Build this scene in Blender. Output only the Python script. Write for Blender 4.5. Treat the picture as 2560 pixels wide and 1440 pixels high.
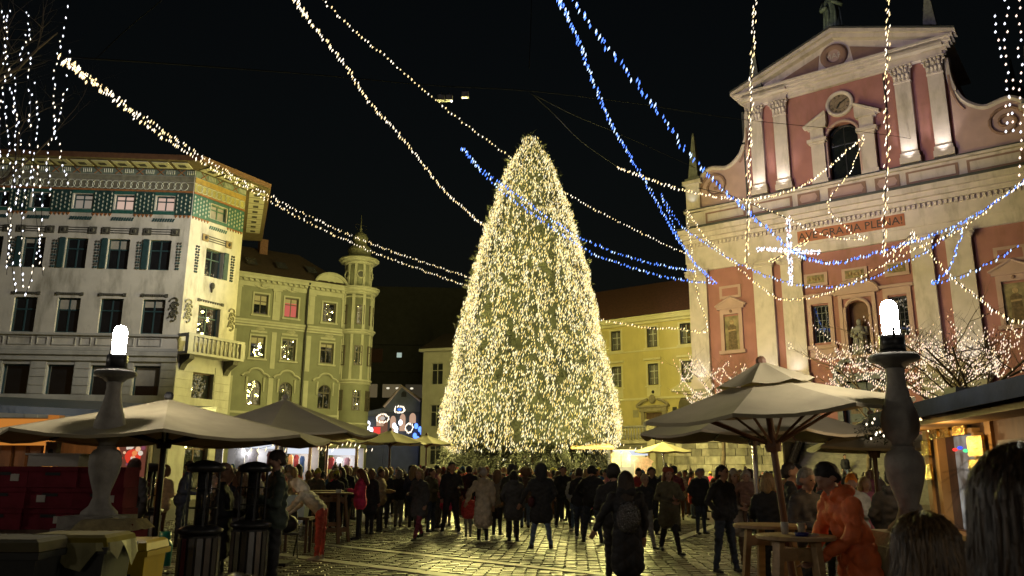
import bpy, bmesh, math, random
import numpy as np
from mathutils import Vector as V, Matrix, noise as mnoise
R = math.radians
SC = bpy.context.scene
COL = SC.collection
for _o in list(bpy.data.objects): bpy.data.objects.remove(_o)
random.seed(7)

# ------------------------------------------------------------------ camera, sky, exposure
CAM_F, CAM_H = 2000.0, 1.6                     # focal length in pixels of a 2560 px wide picture
cam_data = bpy.data.cameras.new('camera'); cam = bpy.data.objects.new('camera', cam_data); COL.objects.link(cam)
CM = Matrix.Rotation(R(103), 4, 'X') @ Matrix.Rotation(R(0.4), 4, 'Z')
cam.matrix_world = Matrix.Translation((0, 0, CAM_H)) @ CM
cam_data.sensor_width = 36; cam_data.lens = 36 * CAM_F / 2560
cam_data.clip_start = 0.05; cam_data.clip_end = 600
cam_data.dof.use_dof = True; cam_data.dof.focus_distance = 30; cam_data.dof.aperture_fstop = 4.5
SC.camera = cam
world = bpy.data.worlds.new('World'); SC.world = world; world.use_nodes = True
wn = world.node_tree.nodes; bg = wn['Background']
sky = wn.new('ShaderNodeTexSky'); sky.sky_type = 'NISHITA'; sky.sun_disc = False
sky.sun_elevation = R(1.0); sky.sun_rotation = R(180); sky.air_density = 1.0; sky.dust_density = 2.0
world.node_tree.links.new(sky.outputs[0], bg.inputs[0]); bg.inputs[1].default_value = 0.004
SC.view_settings.view_transform = 'Standard'; SC.view_settings.look = 'None'
SC.view_settings.exposure = 0.0; SC.view_settings.gamma = 1.0; SC.view_settings.use_curve_mapping = False
cy = SC.cycles
cy.use_denoising = True
try: cy.denoiser = 'OPENIMAGEDENOISE'
except Exception: pass
cy.max_bounces = 5; cy.diffuse_bounces = 2; cy.glossy_bounces = 3; cy.transmission_bounces = 4; cy.transparent_max_bounces = 6
cy.sample_clamp_indirect = 2.0; cy.caustics_reflective = False; cy.caustics_refractive = False
cy.use_light_tree = True

def lamp(kind, name, loc, color, power, radius=0.1, aim=None, angle=60, blend=0.6, parent=None):
    d = bpy.data.lights.new(name, kind); d.energy = power; d.color = color
    if hasattr(d, 'shadow_soft_size'): d.shadow_soft_size = radius
    o = bpy.data.objects.new(name, d); COL.objects.link(o); o.location = loc
    if kind == 'SPOT':
        d.spot_size = R(angle); d.spot_blend = blend
        o.rotation_euler = (V(aim) - V(loc)).to_track_quat('-Z', 'Y').to_euler()
    if parent:
        o.parent = parent; o.matrix_parent_inverse = parent.matrix_world.inverted()
    return o

# ------------------------------------------------------------------ where a direction seen from the bridge meets the place
def ray(px, py): return CM.to_3x3() @ V((px - 1280, 720 - py, -CAM_F))
def at(px, py, Y): r = ray(px, py); return V((0, 0, CAM_H)) + r * (Y / r.y)
def gnd(px, py, z=0.0): r = ray(px, py); return V((0, 0, CAM_H)) + r * ((z - CAM_H) / r.z)
def xat(px, Y, py=1182): return at(px, py, Y).x

# ------------------------------------------------------------------ materials
MATS = {}
def mat(name, col, rough=0.7, var=0.15, scale=3.0, bump=0.0, bscale=20.0, metal=0.0, stain=None, stain_amt=0.0, spec=0.5, stretch=(1, 1, 1), coat=0.0):
    if name in MATS: return MATS[name]
    m = bpy.data.materials.new(name); m.use_nodes = True; MATS[name] = m
    n, L = m.node_tree.nodes, m.node_tree.links; b = n['Principled BSDF']
    b.inputs['Roughness'].default_value = rough; b.inputs['Metallic'].default_value = metal
    b.inputs['Specular IOR Level'].default_value = spec
    if coat: b.inputs['Coat Weight'].default_value = coat
    tc = n.new('ShaderNodeTexCoord'); mp = n.new('ShaderNodeMapping'); mp.inputs['Scale'].default_value = stretch
    L.new(tc.outputs['Object'], mp.inputs['Vector'])
    nz = n.new('ShaderNodeTexNoise'); nz.inputs['Scale'].default_value = scale; nz.inputs['Detail'].default_value = 5
    L.new(mp.outputs[0], nz.inputs['Vector'])
    rp = n.new('ShaderNodeValToRGB')
    rp.color_ramp.elements[0].position = 0.3; rp.color_ramp.elements[1].position = 0.7
    rp.color_ramp.elements[0].color = [max(0, c * (1 - var)) for c in col] + [1]
    rp.color_ramp.elements[1].color = [min(1, c * (1 + var)) for c in col] + [1]
    L.new(nz.outputs[0], rp.inputs[0]); out = rp.outputs[0]
    if stain:
        n2 = n.new('ShaderNodeTexNoise'); n2.inputs['Scale'].default_value = 0.7; n2.inputs['Detail'].default_value = 8; n2.inputs['Roughness'].default_value = 0.65
        mp2 = n.new('ShaderNodeMapping'); mp2.inputs['Scale'].default_value = (1.6, 1.6, 0.45); L.new(tc.outputs['Object'], mp2.inputs[0]); L.new(mp2.outputs[0], n2.inputs['Vector'])
        r2 = n.new('ShaderNodeValToRGB'); r2.color_ramp.elements[0].position = 0.5; r2.color_ramp.elements[1].position = 0.72
        r2.color_ramp.elements[0].color = (0, 0, 0, 1); r2.color_ramp.elements[1].color = (stain_amt,) * 3 + (1,)
        L.new(n2.outputs[0], r2.inputs[0])
        mx = n.new('ShaderNodeMix'); mx.data_type = 'RGBA'; L.new(r2.outputs[0], mx.inputs[0]); L.new(out, mx.inputs[6]); mx.inputs[7].default_value = (*stain, 1); out = mx.outputs[2]
    L.new(out, b.inputs['Base Color'])
    if bump:
        nb = n.new('ShaderNodeTexNoise'); nb.inputs['Scale'].default_value = bscale; nb.inputs['Detail'].default_value = 4; L.new(mp.outputs[0], nb.inputs['Vector'])
        bp = n.new('ShaderNodeBump'); bp.inputs['Strength'].default_value = bump; bp.inputs['Distance'].default_value = 0.02
        L.new(nb.outputs[0], bp.inputs['Height']); L.new(bp.outputs[0], b.inputs['Normal'])
    return m
def emit(name, col, strength, sample=False):
    if name in MATS: return MATS[name]
    m = bpy.data.materials.new(name); m.use_nodes = True; MATS[name] = m
    n, L = m.node_tree.nodes, m.node_tree.links; n.remove(n['Principled BSDF'])
    e = n.new('ShaderNodeEmission'); e.inputs[0].default_value = (*col, 1); e.inputs[1].default_value = strength
    L.new(e.outputs[0], n['Material Output'].inputs[0])
    m.cycles.emission_sampling = 'FRONT' if sample else 'NONE'
    return m
def glass_mat(name, col=(0.012, 0.014, 0.016), rough=0.025, wav=0.035):
    m = mat(name, col, rough, 0.3, 1.2, bump=wav, bscale=1.7, spec=0.9); m.node_tree.nodes['Principled BSDF'].inputs['IOR'].default_value = 2.1; return m

WOOD = mat('wood', (0.30, 0.17, 0.07), 0.6, 0.35, 2.0, 0.15, 30, stretch=(8, 8, 1))
WOODL = mat('wood_light', (0.42, 0.27, 0.13), 0.5, 0.25, 2.0, 0.1, 30, stretch=(1, 8, 8))
WOODD = mat('wood_dark', (0.10, 0.055, 0.03), 0.6, 0.3, 2.0, 0.1, 30, stretch=(6, 6, 1))
BLACK = mat('black_metal', (0.015, 0.015, 0.017), 0.4, 0.3, 5)
STEEL = mat('steel', (0.45, 0.45, 0.46), 0.25, 0.1, 5, metal=1.0)
STONEG = mat('stone_grey', (0.22, 0.21, 0.19), 0.85, 0.3, 5, 0.35, 40, stain=(0.1, 0.1, 0.09), stain_amt=0.6)
CONC = mat('cast_stone', (0.33, 0.31, 0.28), 0.85, 0.22, 9, 0.3, 60, stain=(0.15, 0.14, 0.125), stain_amt=0.5)
GLASS = glass_mat('window_glass')
WIRE = mat('wire_black', (0.018, 0.018, 0.02), 1.0, 0.1, spec=0)
CABLE = mat('steel_cable', (0.02, 0.02, 0.021), 1.0, 0.1, spec=0)
BULB_W = emit('bulb_warm', (1.0, 0.74, 0.36), 2.4)
BULB_WW = emit('bulb_warm_white', (1.0, 0.86, 0.66), 2.6)
BULB_B = emit('bulb_blue', (0.10, 0.24, 1.0), 2.6)
BULB_BW = emit('bulb_blue_white', (0.55, 0.72, 1.0), 2.4)
BULB_C = emit('bulb_cool_white', (0.86, 0.88, 1.0), 3.0)
BULB_P = emit('bulb_pink_white', (1.0, 0.74, 0.6), 2.4)

# ------------------------------------------------------------------ mesh helpers
class Frame:
    """local coordinates of a facade: t along it, o out of it, z up"""
    def __init__(s, origin, d):
        s.o = V(origin); s.d = V((d[0], d[1], 0)).normalized(); s.n = V((s.d.y, -s.d.x, 0))
    def __call__(s, t, o, z): return s.o + s.d * t + s.n * o + V((0, 0, z))
    @property
    def rz(s): return math.atan2(s.d.y, s.d.x)
ID = Frame((0, 0, 0), (1, 0))                    # x = t, -y = out
class MB:
    def __init__(s): s.v = []; s.f = []; s.m = []
    def add(s, vs, fs, mi=0):
        b = len(s.v); s.v += [tuple(v) for v in vs]
        for f in fs: s.f.append(tuple(b + i for i in f)); s.m.append(mi)
    def box(s, fr, t0, t1, o0, o1, z0, z1, mi=0):
        p = [fr(t, o, z) for z in (z0, z1) for (t, o) in ((t0, o0), (t1, o0), (t1, o1), (t0, o1))]
        s.add(p, [(3, 2, 1, 0), (4, 5, 6, 7), (0, 1, 5, 4), (1, 2, 6, 5), (2, 3, 7, 6), (3, 0, 4, 7)], mi)
    def prism(s, fr, pts, o0, o1, mi=0):           # pts: (t, z) outline extruded along o
        n = len(pts); p = [fr(t, o0, z) for t, z in pts] + [fr(t, o1, z) for t, z in pts]
        s.add(p, [tuple(range(n)), tuple(range(2 * n - 1, n - 1, -1))] + [(i, i + n, (i + 1) % n + n, (i + 1) % n) for i in range(n)], mi)
    def slab(s, pts, z0, z1, mi=0):                # pts: (x, y) outline extruded along z
        n = len(pts); p = [V((x, y, z0)) for x, y in pts] + [V((x, y, z1)) for x, y in pts]
        s.add(p, [tuple(range(n)), tuple(range(2 * n - 1, n - 1, -1))] + [(i, i + n, (i + 1) % n + n, (i + 1) % n) for i in range(n)], mi)
    def lathe(s, prof, c=(0, 0, 0), seg=16, mi=0, a0=0.0, a1=2 * math.pi, cap=True):
        c = V(c); full = abs(a1 - a0 - 2 * math.pi) < 1e-4; k = seg if full else seg + 1; vs = []
        for r, z in prof:
            for i in range(k):
                a = a0 + (a1 - a0) * i / seg; vs.append(c + V((r * math.cos(a), r * math.sin(a), z)))
        fs = []
        for j in range(len(prof) - 1):
            for i in range(seg):
                i2 = (i + 1) % k; fs.append((j * k + i, j * k + i2, (j + 1) * k + i2, (j + 1) * k + i))
        if cap and full:
            fs.append(tuple(range(k - 1, -1, -1))); fs.append(tuple((len(prof) - 1) * k + i for i in range(k)))
        s.add(vs, fs, mi)
    def tube(s, pts, r, seg=6, mi=0):
        pts = [V(p) for p in pts]; n = len(pts); rs = r if isinstance(r, (list, tuple)) else [r] * n
        vs = []; up = V((0, 0, 1))
        for i, p in enumerate(pts):
            d = (pts[min(i + 1, n - 1)] - pts[max(i - 1, 0)]).normalized()
            if d.length < 1e-6: d = V((0, 0, 1))
            a = d.cross(up if abs(d.z) < 0.95 else V((1, 0, 0))).normalized(); b = d.cross(a)
            for k in range(seg):
                w = 2 * math.pi * k / seg; vs.append(p + (a * math.cos(w) + b * math.sin(w)) * rs[i])
        fs = [(i * seg + k, i * seg + (k + 1) % seg, (i + 1) * seg + (k + 1) % seg, (i + 1) * seg + k) for i in range(n - 1) for k in range(seg)]
        fs += [tuple(range(seg - 1, -1, -1)), tuple((n - 1) * seg + k for k in range(seg))]
        s.add(vs, fs, mi)
    def ball(s, c, r, seg=8, rings=5, mi=0, sq=(1, 1, 1)):
        c = V(c); vs = [c + V((0, 0, -r * sq[2]))]
        for j in range(1, rings):
            ph = -math.pi / 2 + math.pi * j / rings
            for i in range(seg):
                a = 2 * math.pi * i / seg; vs.append(c + V((r * sq[0] * math.cos(ph) * math.cos(a), r * sq[1] * math.cos(ph) * math.sin(a), r * sq[2] * math.sin(ph))))
        vs.append(c + V((0, 0, r * sq[2]))); fs = []; top = len(vs) - 1
        for i in range(seg):
            i2 = (i + 1) % seg; fs.append((0, 1 + i2, 1 + i)); fs.append((top, 1 + (rings - 2) * seg + i, 1 + (rings - 2) * seg + i2))
            for j in range(rings - 2): fs.append((1 + j * seg + i, 1 + j * seg + i2, 1 + (j + 1) * seg + i2, 1 + (j + 1) * seg + i))
        s.add(vs, fs, mi)
    def bulb(s, c, r, l, tilt=(0, 0), mi=0):       # long six-sided drop
        c = V(c); ax = V((tilt[0], tilt[1], 1)).normalized() * l
        e = [V((r, 0, 0)), V((-0.5 * r, 0.87 * r, 0)), V((-0.5 * r, -0.87 * r, 0))]
        s.add([c + ax, c - ax] + [c + d for d in e], [(0, 2, 3), (0, 3, 4), (0, 4, 2), (1, 3, 2), (1, 4, 3), (1, 2, 4)], mi)
    def mesh(s, name, mats, smooth=False):
        me = bpy.data.meshes.new(name); me.from_pydata(s.v, [], s.f)
        for m in (mats if isinstance(mats, (list, tuple)) else [mats]): me.materials.append(m)
        if any(s.m): me.polygons.foreach_set('material_index', s.m)
        if smooth: me.polygons.foreach_set('use_smooth', [True] * len(s.f))
        me.update(); return me
    def build(s, name, mats, parent=None, smooth=False, loc=None, rz=0.0):
        return put(name, s.mesh(name, mats, smooth), parent, loc, rz)
def put(name, me, parent=None, loc=None, rz=0.0):
    o = bpy.data.objects.new(name, me); COL.objects.link(o)
    if parent: o.parent = parent
    if loc is not None: o.location = loc
    if rz: o.rotation_euler = (0, 0, rz)
    return o
def tag(o, label=None, cat=None, group=None, kind=None):
    if label: o['label'] = label
    if cat: o['category'] = cat
    if group: o['group'] = group
    if kind: o['kind'] = kind
    return o
def thing(name, label, cat, loc=(0, 0, 0), rz=0.0, group=None):
    o = bpy.data.objects.new(name, None); COL.objects.link(o); o.location = loc; o.rotation_euler = (0, 0, rz); o.empty_display_size = 0.2
    return tag(o, label, cat, group)
def dup(o, loc=None, rz=None, label=None, parent=None):
    c = o.copy(); COL.objects.link(c)
    if parent: c.parent = parent
    if loc is not None: c.location = loc
    if rz is not None: c.rotation_euler = (0, 0, rz)
    if label: c['label'] = label
    for ch in list(o.children): dup(ch, parent=c)
    return c
def spline(pts, step):
    """Catmull-Rom through 3D points, resampled at an even step"""
    pts = [V(p) for p in pts]; P = [pts[0] * 2 - pts[1]] + pts + [pts[-1] * 2 - pts[-2]]; out = []
    for i in range(1, len(P) - 2):
        a, b, c, d = P[i - 1], P[i], P[i + 1], P[i + 2]; k = max(2, int((c - b).length / step * 2))
        for j in range(k):
            t = j / k; out.append(0.5 * ((2 * b) + (c - a) * t + (2 * a - 5 * b + 4 * c - d) * t * t + (3 * b - a - 3 * c + d) * t ** 3))
    out.append(pts[-1]); res = [out[0]]; acc = 0.0
    for p, q in zip(out, out[1:]):
        L = (q - p).length; d = step - acc
        while d <= L and L > 0: res.append(p + (q - p) * (d / L)); d += step
        acc = L - (d - step)
    return res
def wall_sheet(mb, fr, t0, t1, z0, z1, holes, depth=0.28, mi=0, mr=None):
    """a wall with real openings and reveals; holes: (t0, t1, z0, z1)"""
    ts = sorted({t0, t1, *[h[0] for h in holes], *[h[1] for h in holes]}); zs = sorted({z0, z1, *[h[2] for h in holes], *[h[3] for h in holes]})
    ts = [t for t in ts if t0 - 1e-6 <= t <= t1 + 1e-6]; zs = [z for z in zs if z0 - 1e-6 <= z <= z1 + 1e-6]
    for a, b in zip(ts, ts[1:]):
        for c, d in zip(zs, zs[1:]):
            tm, zm = (a + b) / 2, (c + d) / 2
            if any(h[0] < tm < h[1] and h[2] < zm < h[3] for h in holes): continue
            mb.add([fr(a, 0, c), fr(b, 0, c), fr(b, 0, d), fr(a, 0, d)], [(0, 1, 2, 3)], mi)
    mr = mi if mr is None else mr
    for a, b, c, d in holes:
        q = [(a, c), (b, c), (b, d), (a, d)]
        for (p, r) in zip(q, q[1:] + q[:1]):
            mb.add([fr(p[0], 0, p[1]), fr(r[0], 0, r[1]), fr(r[0], -depth, r[1]), fr(p[0], -depth, p[1])], [(3, 2, 1, 0)], mr)
def arc(cx, cz, r, a0, a1, n, rz=None):
    rz = r if rz is None else rz
    return [(cx + r * math.cos(a0 + (a1 - a0) * i / n), cz + rz * math.sin(a0 + (a1 - a0) * i / n)) for i in range(n + 1)]
def spandrel(mb, fr, t0, t1, z_spring, z_top, o, mi=0, n=8, th=0.06):
    """fills the corners of a rectangular hole so it reads as an arch"""
    c = (t0 + t1) / 2; r = (t1 - t0) / 2; rz = z_top - z_spring
    L = arc(c, z_spring, r, math.pi, math.pi / 2, n, rz); mb.prism(fr, L + [(t0, z_top + .001)], o - th, o, mi)
    Rr = arc(c, z_spring, r, 0, math.pi / 2, n, rz); mb.prism(fr, Rr + [(t1, z_top + .001)], o - th, o, mi)
WINMESH = {}
def window(parent, fr, tc, z0, w, h, style='cross', frame=None, pane=None, depth=0.2, arched=False, shutters=None, label=None, blind=0):
    """a window part (frame mesh) with its pane as a sub-part, standing in its opening"""
    key = (round(w, 2), round(h, 2), style, frame.name, arched)
    if key not in WINMESH:
        m = MB(); b = 0.07
        if arched:
            zs = h - w / 2; outl = [(-w / 2, 0), (w / 2, 0)] + arc(0, zs, w / 2, 0, math.pi, 12)
            inn = [(-w / 2 + b, b), (w / 2 - b, b)] + arc(0, zs, w / 2 - b, 0, math.pi, 12)
            n = len(outl)
            for i in range(n):
                j = (i + 1) % n
                m.prism(ID, [outl[i], outl[j], inn[j], inn[i]], -0.05, 0.02)
        else:
            m.box(ID, -w / 2, w / 2, -0.05, 0.02, 0, b); m.box(ID, -w / 2, w / 2, -0.05, 0.02, h - b, h)
            m.box(ID, -w / 2, -w / 2 + b, -0.05, 0.02, b, h - b); m.box(ID, w / 2 - b, w / 2, -0.05, 0.02, b, h - b)
        if style in ('cross', 'six'):
            m.box(ID, -0.035, 0.035, -0.045, 0.012, b, h - b - (0.02 if arched else 0)); zt = h * 0.66
            m.box(ID, -w / 2 + b, -0.035, -0.045, 0.012, zt - 0.035, zt + 0.035); m.box(ID, 0.035, w / 2 - b, -0.045, 0.012, zt - 0.035, zt + 0.035)
        if style == 'six':
            for zz in (h * 0.33,):
                m.box(ID, -w / 2 + b, -0.035, -0.04, 0.0, zz - 0.015, zz + 0.015); m.box(ID, 0.035, w / 2 - b, -0.04, 0.0, zz - 0.015, zz + 0.015)
        if style == 'bars':
            for k in range(1, 4):
                x = -w / 2 + w * k / 4; m.box(ID, x - 0.02, x + 0.02, -0.045, 0.012, b, h - b)
            for k in range(1, 5):
                z = h * k / 5; m.box(ID, -w / 2 + b, w / 2 - b, -0.035, 0.004, z - 0.015, z + 0.015)
        p = MB()
        if arched: p.prism(ID, [(-w / 2 + .03, .03), (w / 2 - .03, .03)] + arc(0, h - w / 2, w / 2 - .03, 0, math.pi, 12), -0.034, -0.024)
        else: p.box(ID, -w / 2 + .03, w / 2 - .03, -0.034, -0.024, .03, h - .03)
        WINMESH[key] = (m.mesh('window', frame), p)
    fm, p = WINMESH[key]; pane = pane or GLASS; pk = key + (pane.name,)
    if pk not in WINMESH: WINMESH[pk] = p.mesh('pane', pane)
    w_ = put('window', fm, parent, fr(tc, -depth, z0), fr.rz)
    if label: w_['label'] = label
    put('pane', WINMESH[pk], w_)
    if blind and not arched:
        bk = key + ('blind', blind)
        if bk not in WINMESH: q = MB(); q.box(ID, -w / 2 + .075, w / 2 - .075, -.022, -.016, h - .08 - (h - .16) * blind, h - .08); WINMESH[bk] = q.mesh('blind', mat('roller_blind', (.36, .33, .26), .85, .1, 4))
        put('blind', WINMESH[bk], w_)
    return w_
# ================================================================== BUILDINGS
def text_part(s, size, fr, t, o, z, m, parent, name='lettering', extrude=0.012, shear=0.0):
    c = bpy.data.curves.new(name, 'FONT'); c.body = s; c.size = size; c.extrude = extrude; c.align_x = 'CENTER'; c.align_y = 'CENTER'
    c.resolution_u = 2; c.materials.append(m); c.shear = shear
    ob = text_obj(name, c, m); ob.parent = parent
    ob.location = fr(t, o, z); ob.rotation_euler = (R(90), 0, fr.rz); return ob

def text_obj(name, c, m):
    t_ = bpy.data.objects.new('tmp', c); COL.objects.link(t_); dg = bpy.context.evaluated_depsgraph_get(); dg.update(); me = bpy.data.meshes.new_from_object(t_.evaluated_get(dg)); bpy.data.objects.remove(t_)
    if not me.materials: me.materials.append(m)
    return put(name, me)
# ---- corner house with painted facade (left)
WALL_A = mat('plaster_offwhite', (0.55, 0.51, 0.43), 0.9, 0.10, 1.2, 0.2, 14, stain=(0.22, 0.2, 0.15), stain_amt=0.95)
STONE_A = mat('plaster_base_grey', (0.40, 0.385, 0.34), 0.9, 0.12, 1.5, 0.25, 14, stain=(0.2, 0.19, 0.16), stain_amt=0.6)
TEAL = mat('ceramic_teal', (0.028, 0.105, 0.085), 0.35, 0.25, 6)
TEALD = mat('painted_teal_frame', (0.028, 0.065, 0.068), 0.5, 0.2, 6)
CERW = mat('ceramic_white', (0.55, 0.56, 0.48), 0.35, 0.1, 6)
OCHRE = mat('painted_ochre', (0.36, 0.24, 0.06), 0.7, 0.25, 4)
RUST = mat('painted_rust', (0.28, 0.11, 0.035), 0.7, 0.25, 4)
ORND = mat('relief_dark', (0.07, 0.065, 0.05), 0.8, 0.3, 8)
BRONZE = mat('relief_bronze', (0.22, 0.15, 0.06), 0.6, 0.4, 8)
SOFF = mat('soffit_cream', (0.58, 0.55, 0.40), 0.8, 0.1, 3)
FRIEZE = mat('frieze_teal_faded', (0.17, 0.21, 0.17), 0.8, 0.3, 3)
ROOFD = mat('roof_tile_dark', (0.034, 0.02, 0.016), 0.85, 0.3, 6, 0.4, 25)
ROOFB = mat('eave_brown', (0.15, 0.07, 0.035), 0.7, 0.2, 4)
LITWIN = emit('lit_curtain_pink', (0.95, 0.66, 0.52), 0.62)
LITDIM = emit('lit_curtain_dim', (0.62, 0.53, 0.42), 0.38)
LITRED = emit('lit_room_red', (1.0, 0.22, 0.16), 0.55)
LITWARM = emit('lit_room_warm', (1.0, 0.74, 0.36), 0.7)

cA = at(460, 720, 45); cA = V((cA.x, cA.y, 0))
A = thing('corner_building', 'off-white corner house with teal tile frieze and wide eaves, its narrow corner lit yellow', 'building', cA)
fA1 = Frame((0, 0, 0), (1, .07)); fA2 = Frame((0, 0, 0), (.56, 1)); eA2 = fA2(3.9, 0, 0); fA3 = Frame(eA2, (-.35, 1))
bayA = [-1.58, -3.92, -6.28, -8.66, -11.0, -13.35]
hA1 = []; hA2 = []
for x in bayA:
    hA1 += [(x - .53, x + .53, 16.48, 17.38), (x - .61, x + .61, 12.88, 14.68), (x - .63, x + .63, 9.14, 11.14), (x - .72, x + .72, 5.45, 7.32), (x - .8, x + .8, 0.6, 4.2)]
cx2 = 1.95
hA2 += [(cx2 - .6, cx2 + .6, 16.48, 17.38), (cx2 - .65, cx2 + .65, 12.9, 14.6), (cx2 - .8, cx2 + .8, 9.15, 11.1), (cx2 - .75, cx2 + .75, 5.4, 7.15), (cx2 - .8, cx2 + .8, .3, 4.1)]
m = MB()
wall_sheet(m, fA1, -14.6, 0, 8.12, 19.2, [h for h in hA1 if h[2] > 8], mi=0); wall_sheet(m, fA1, -14.6, 0, 0, 8.12, [h for h in hA1 if h[2] < 8], mi=1)
wall_sheet(m, fA2, 0, 3.9, 8.12, 19.2, [h for h in hA2 if h[2] > 8], mi=0); wall_sheet(m, fA2, 0, 3.9, 0, 8.12, [h for h in hA2 if h[2] < 8], mi=1)
wall_sheet(m, fA3, 0, 12, 0, 19.2, [], mi=0)
lf = fA1(-14.6, 0, 0); back = lf + V((0, 14, 0)); e3 = fA3(12, 0, 0)
m.add([V((lf.x, lf.y, 0)), V((back.x, back.y, 0)), V((back.x, back.y, 19.2)), V((lf.x, lf.y, 19.2))], [(0, 1, 2, 3)])
m.build('wall', [WALL_A, STONE_A], A)
# dark rooms behind the panes
m = MB(); m.box(fA1, -14.4, -.6, -.62, -.6, .2, 19, 0); m.box(fA2, .5, 3.3, -.62, -.6, .2, 19, 0); m.build('room_dark', BLACK, A)
# eave and soffit
def offs(o, z): 
    p0 = fA1(-15.6, o, z); 
    def corner(fa, fb, pt):
        n = (fa.n + fb.n); n = n / n.dot(fa.n); return V((pt.x, pt.y, 0)) + n * o + V((0, 0, z))
    return [p0, corner(fA1, fA2, V((0, 0, 0))), corner(fA2, fA3, eA2), fA3(12, o, z)]
inn = offs(-.3, 19.05); out = offs(1.45, 19.12); outt = offs(1.5, 19.42); top = offs(-6.0, 21.2)
m = MB()
for i in range(3):
    m.add([inn[i], inn[i + 1], out[i + 1], out[i]], [(0, 1, 2, 3)], 0)
    m.add([out[i], out[i + 1], outt[i + 1], outt[i]], [(0, 1, 2, 3)], 1)
    m.add([outt[i], outt[i + 1], top[i + 1], top[i]], [(0, 1, 2, 3)], 1)
m.build('roof', [mat('soffit_brown', (0.16, 0.12, 0.06), 0.8, 0.2, 4), ROOFB], A)
def soffit(fr, t, w=0.92):
    q = MB(); q.box(fr, t - w / 2, t + w / 2, .22, 1.2, 19.03, 19.06, 0)
    q.box(fr, t - .2, t + .2, .52, .86, 19.0, 19.03, 1); return q.build('soffit_panel', [SOFF, ORND], A)
for k in range(13): soffit(fA1, -.55 - k * 1.14)
for k in range(3): soffit(fA2, .62 + k * 1.3, 1.1)
for k in range(8): soffit(fA3, .7 + k * 1.2, 1.0)
# friezes
m = MB(); st = MB()
for fr, a, b in ((fA1, -14.6, -.02), (fA2, .02, 3.88)):
    m.box(fr, a, b, .0, .03, 18.66, 19.05, 0)                         # teal band with crosses
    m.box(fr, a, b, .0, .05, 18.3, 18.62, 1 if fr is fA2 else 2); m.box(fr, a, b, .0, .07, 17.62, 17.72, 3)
    k = 0; t = a + .35
    while t < b - .2:
        c = [V(fr(t + .24 * math.cos(w), .045, 18.0 + .24 * math.sin(w))) for w in [i * math.pi / 5 for i in range(11)]]
        st.tube(c, .022, 4, 0); t += .36
    t = a + .6
    while t < b - .4:
        st.tube([fr(t - .2, .05, 18.68), fr(t + .2, .05, 19.03)], .025, 4, 1); st.tube([fr(t + .2, .05, 18.68), fr(t - .2, .05, 19.03)], .025, 4, 1)
        for q in range(5): st.tube([fr(t + .35 + q * .11, .045, 18.74), fr(t + .35 + q * .11, .045, 18.98)], .03, 4, 0)
        t += 1.2
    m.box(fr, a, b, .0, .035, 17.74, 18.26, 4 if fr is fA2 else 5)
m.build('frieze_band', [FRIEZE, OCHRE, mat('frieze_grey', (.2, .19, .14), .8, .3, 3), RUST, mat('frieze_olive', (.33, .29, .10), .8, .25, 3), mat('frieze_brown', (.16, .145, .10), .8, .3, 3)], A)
tag(st.build('frieze_relief', [CERW, RUST], A), kind='stuff')
m = MB(); dr = MB()
def tiles(fr, a, b, skip):
    segs = []; x = a
    for s0, s1 in skip: segs.append((x, s0)); x = s1
    segs.append((x, b))
    for s0, s1 in segs:
        if s1 - s0 < .1: continue
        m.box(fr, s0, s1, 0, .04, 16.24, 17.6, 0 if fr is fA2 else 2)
        n = max(1, int((s1 - s0) / .2)); 
        for i in range(n):
            t = s0 + (i + .5) * (s1 - s0) / n
            for j in range(5):
                z = 16.42 + j * .25 + (.125 if i % 2 else 0)
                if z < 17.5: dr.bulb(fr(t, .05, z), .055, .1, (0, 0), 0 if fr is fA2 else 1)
            if i % 1 == 0: m.prism(fr, [(t - .09, 16.22), (t + .09, 16.22), (t, 16.06)], .0, .045, 1)
    for s0, s1 in skip: m.box(fr, s0, s1, 0, .045, 16.24, 16.44, 0); m.box(fr, s0, s1, .0, .045, 17.42, 17.6, 0)
sk = sorted((x - .6, x + .6) for x in bayA); tiles(fA1, -14.6, -.02, sk); tiles(fA2, .02, 3.88, [(cx2 - .67, cx2 + .67)])
m.build('tile_frieze', [TEAL, RUST, mat('ceramic_teal_shaded', (.018, .05, .045), .5, .3, 6)], A); tag(dr.build('tile_drops', [CERW, mat('ceramic_white_shaded', (.26, .28, .24), .5, .3, 6)], A), kind='stuff')  # darker tile and drop copies paint in the shade of the dim face
# ornaments of each bay
def plaque(fr, t, w):
    q = MB(); q.box(fr, t - w / 2, t - w / 2 + .44, 0, .07, 14.96, 15.38, 0); q.box(fr, t + w / 2 - .44, t + w / 2, 0, .07, 14.96, 15.38, 0)
    for z in (15.02, 15.16, 15.3): q.box(fr, t - w / 2 + .44, t + w / 2 - .44, 0, .05, z, z + .045, 1)
    for e in (-1, 1): q.ball(fr(t + e * (w / 2 - .22), .07, 15.17), .13, 6, 4, 1, (1, .5, 1))
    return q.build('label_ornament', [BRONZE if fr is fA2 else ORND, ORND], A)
def hatch(fr, t, w):
    q = MB(); n = 9
    for i in range(n):
        x = t - w / 2 + w * i / n; q.prism(fr, [(x, 15.79), (x + .09, 15.79), (x + .17, 16.0), (x + .08, 16.0)], 0, .03)
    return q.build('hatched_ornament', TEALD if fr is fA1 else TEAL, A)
def dropcol(fr, t):
    q = MB()
    for i in range(10):
        z = 14.5 - i * .17; w = .17 * (1 - .05 * i) * (1 if i % 2 else .75)
        for e in (-1, 1): q.ball(fr(t + e * w * .6, .03, z), .075, 6, 4, i % 2, (1, .6, 1))
    return q.build('drop_ornament', [ORND, TEALD], A)
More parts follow.
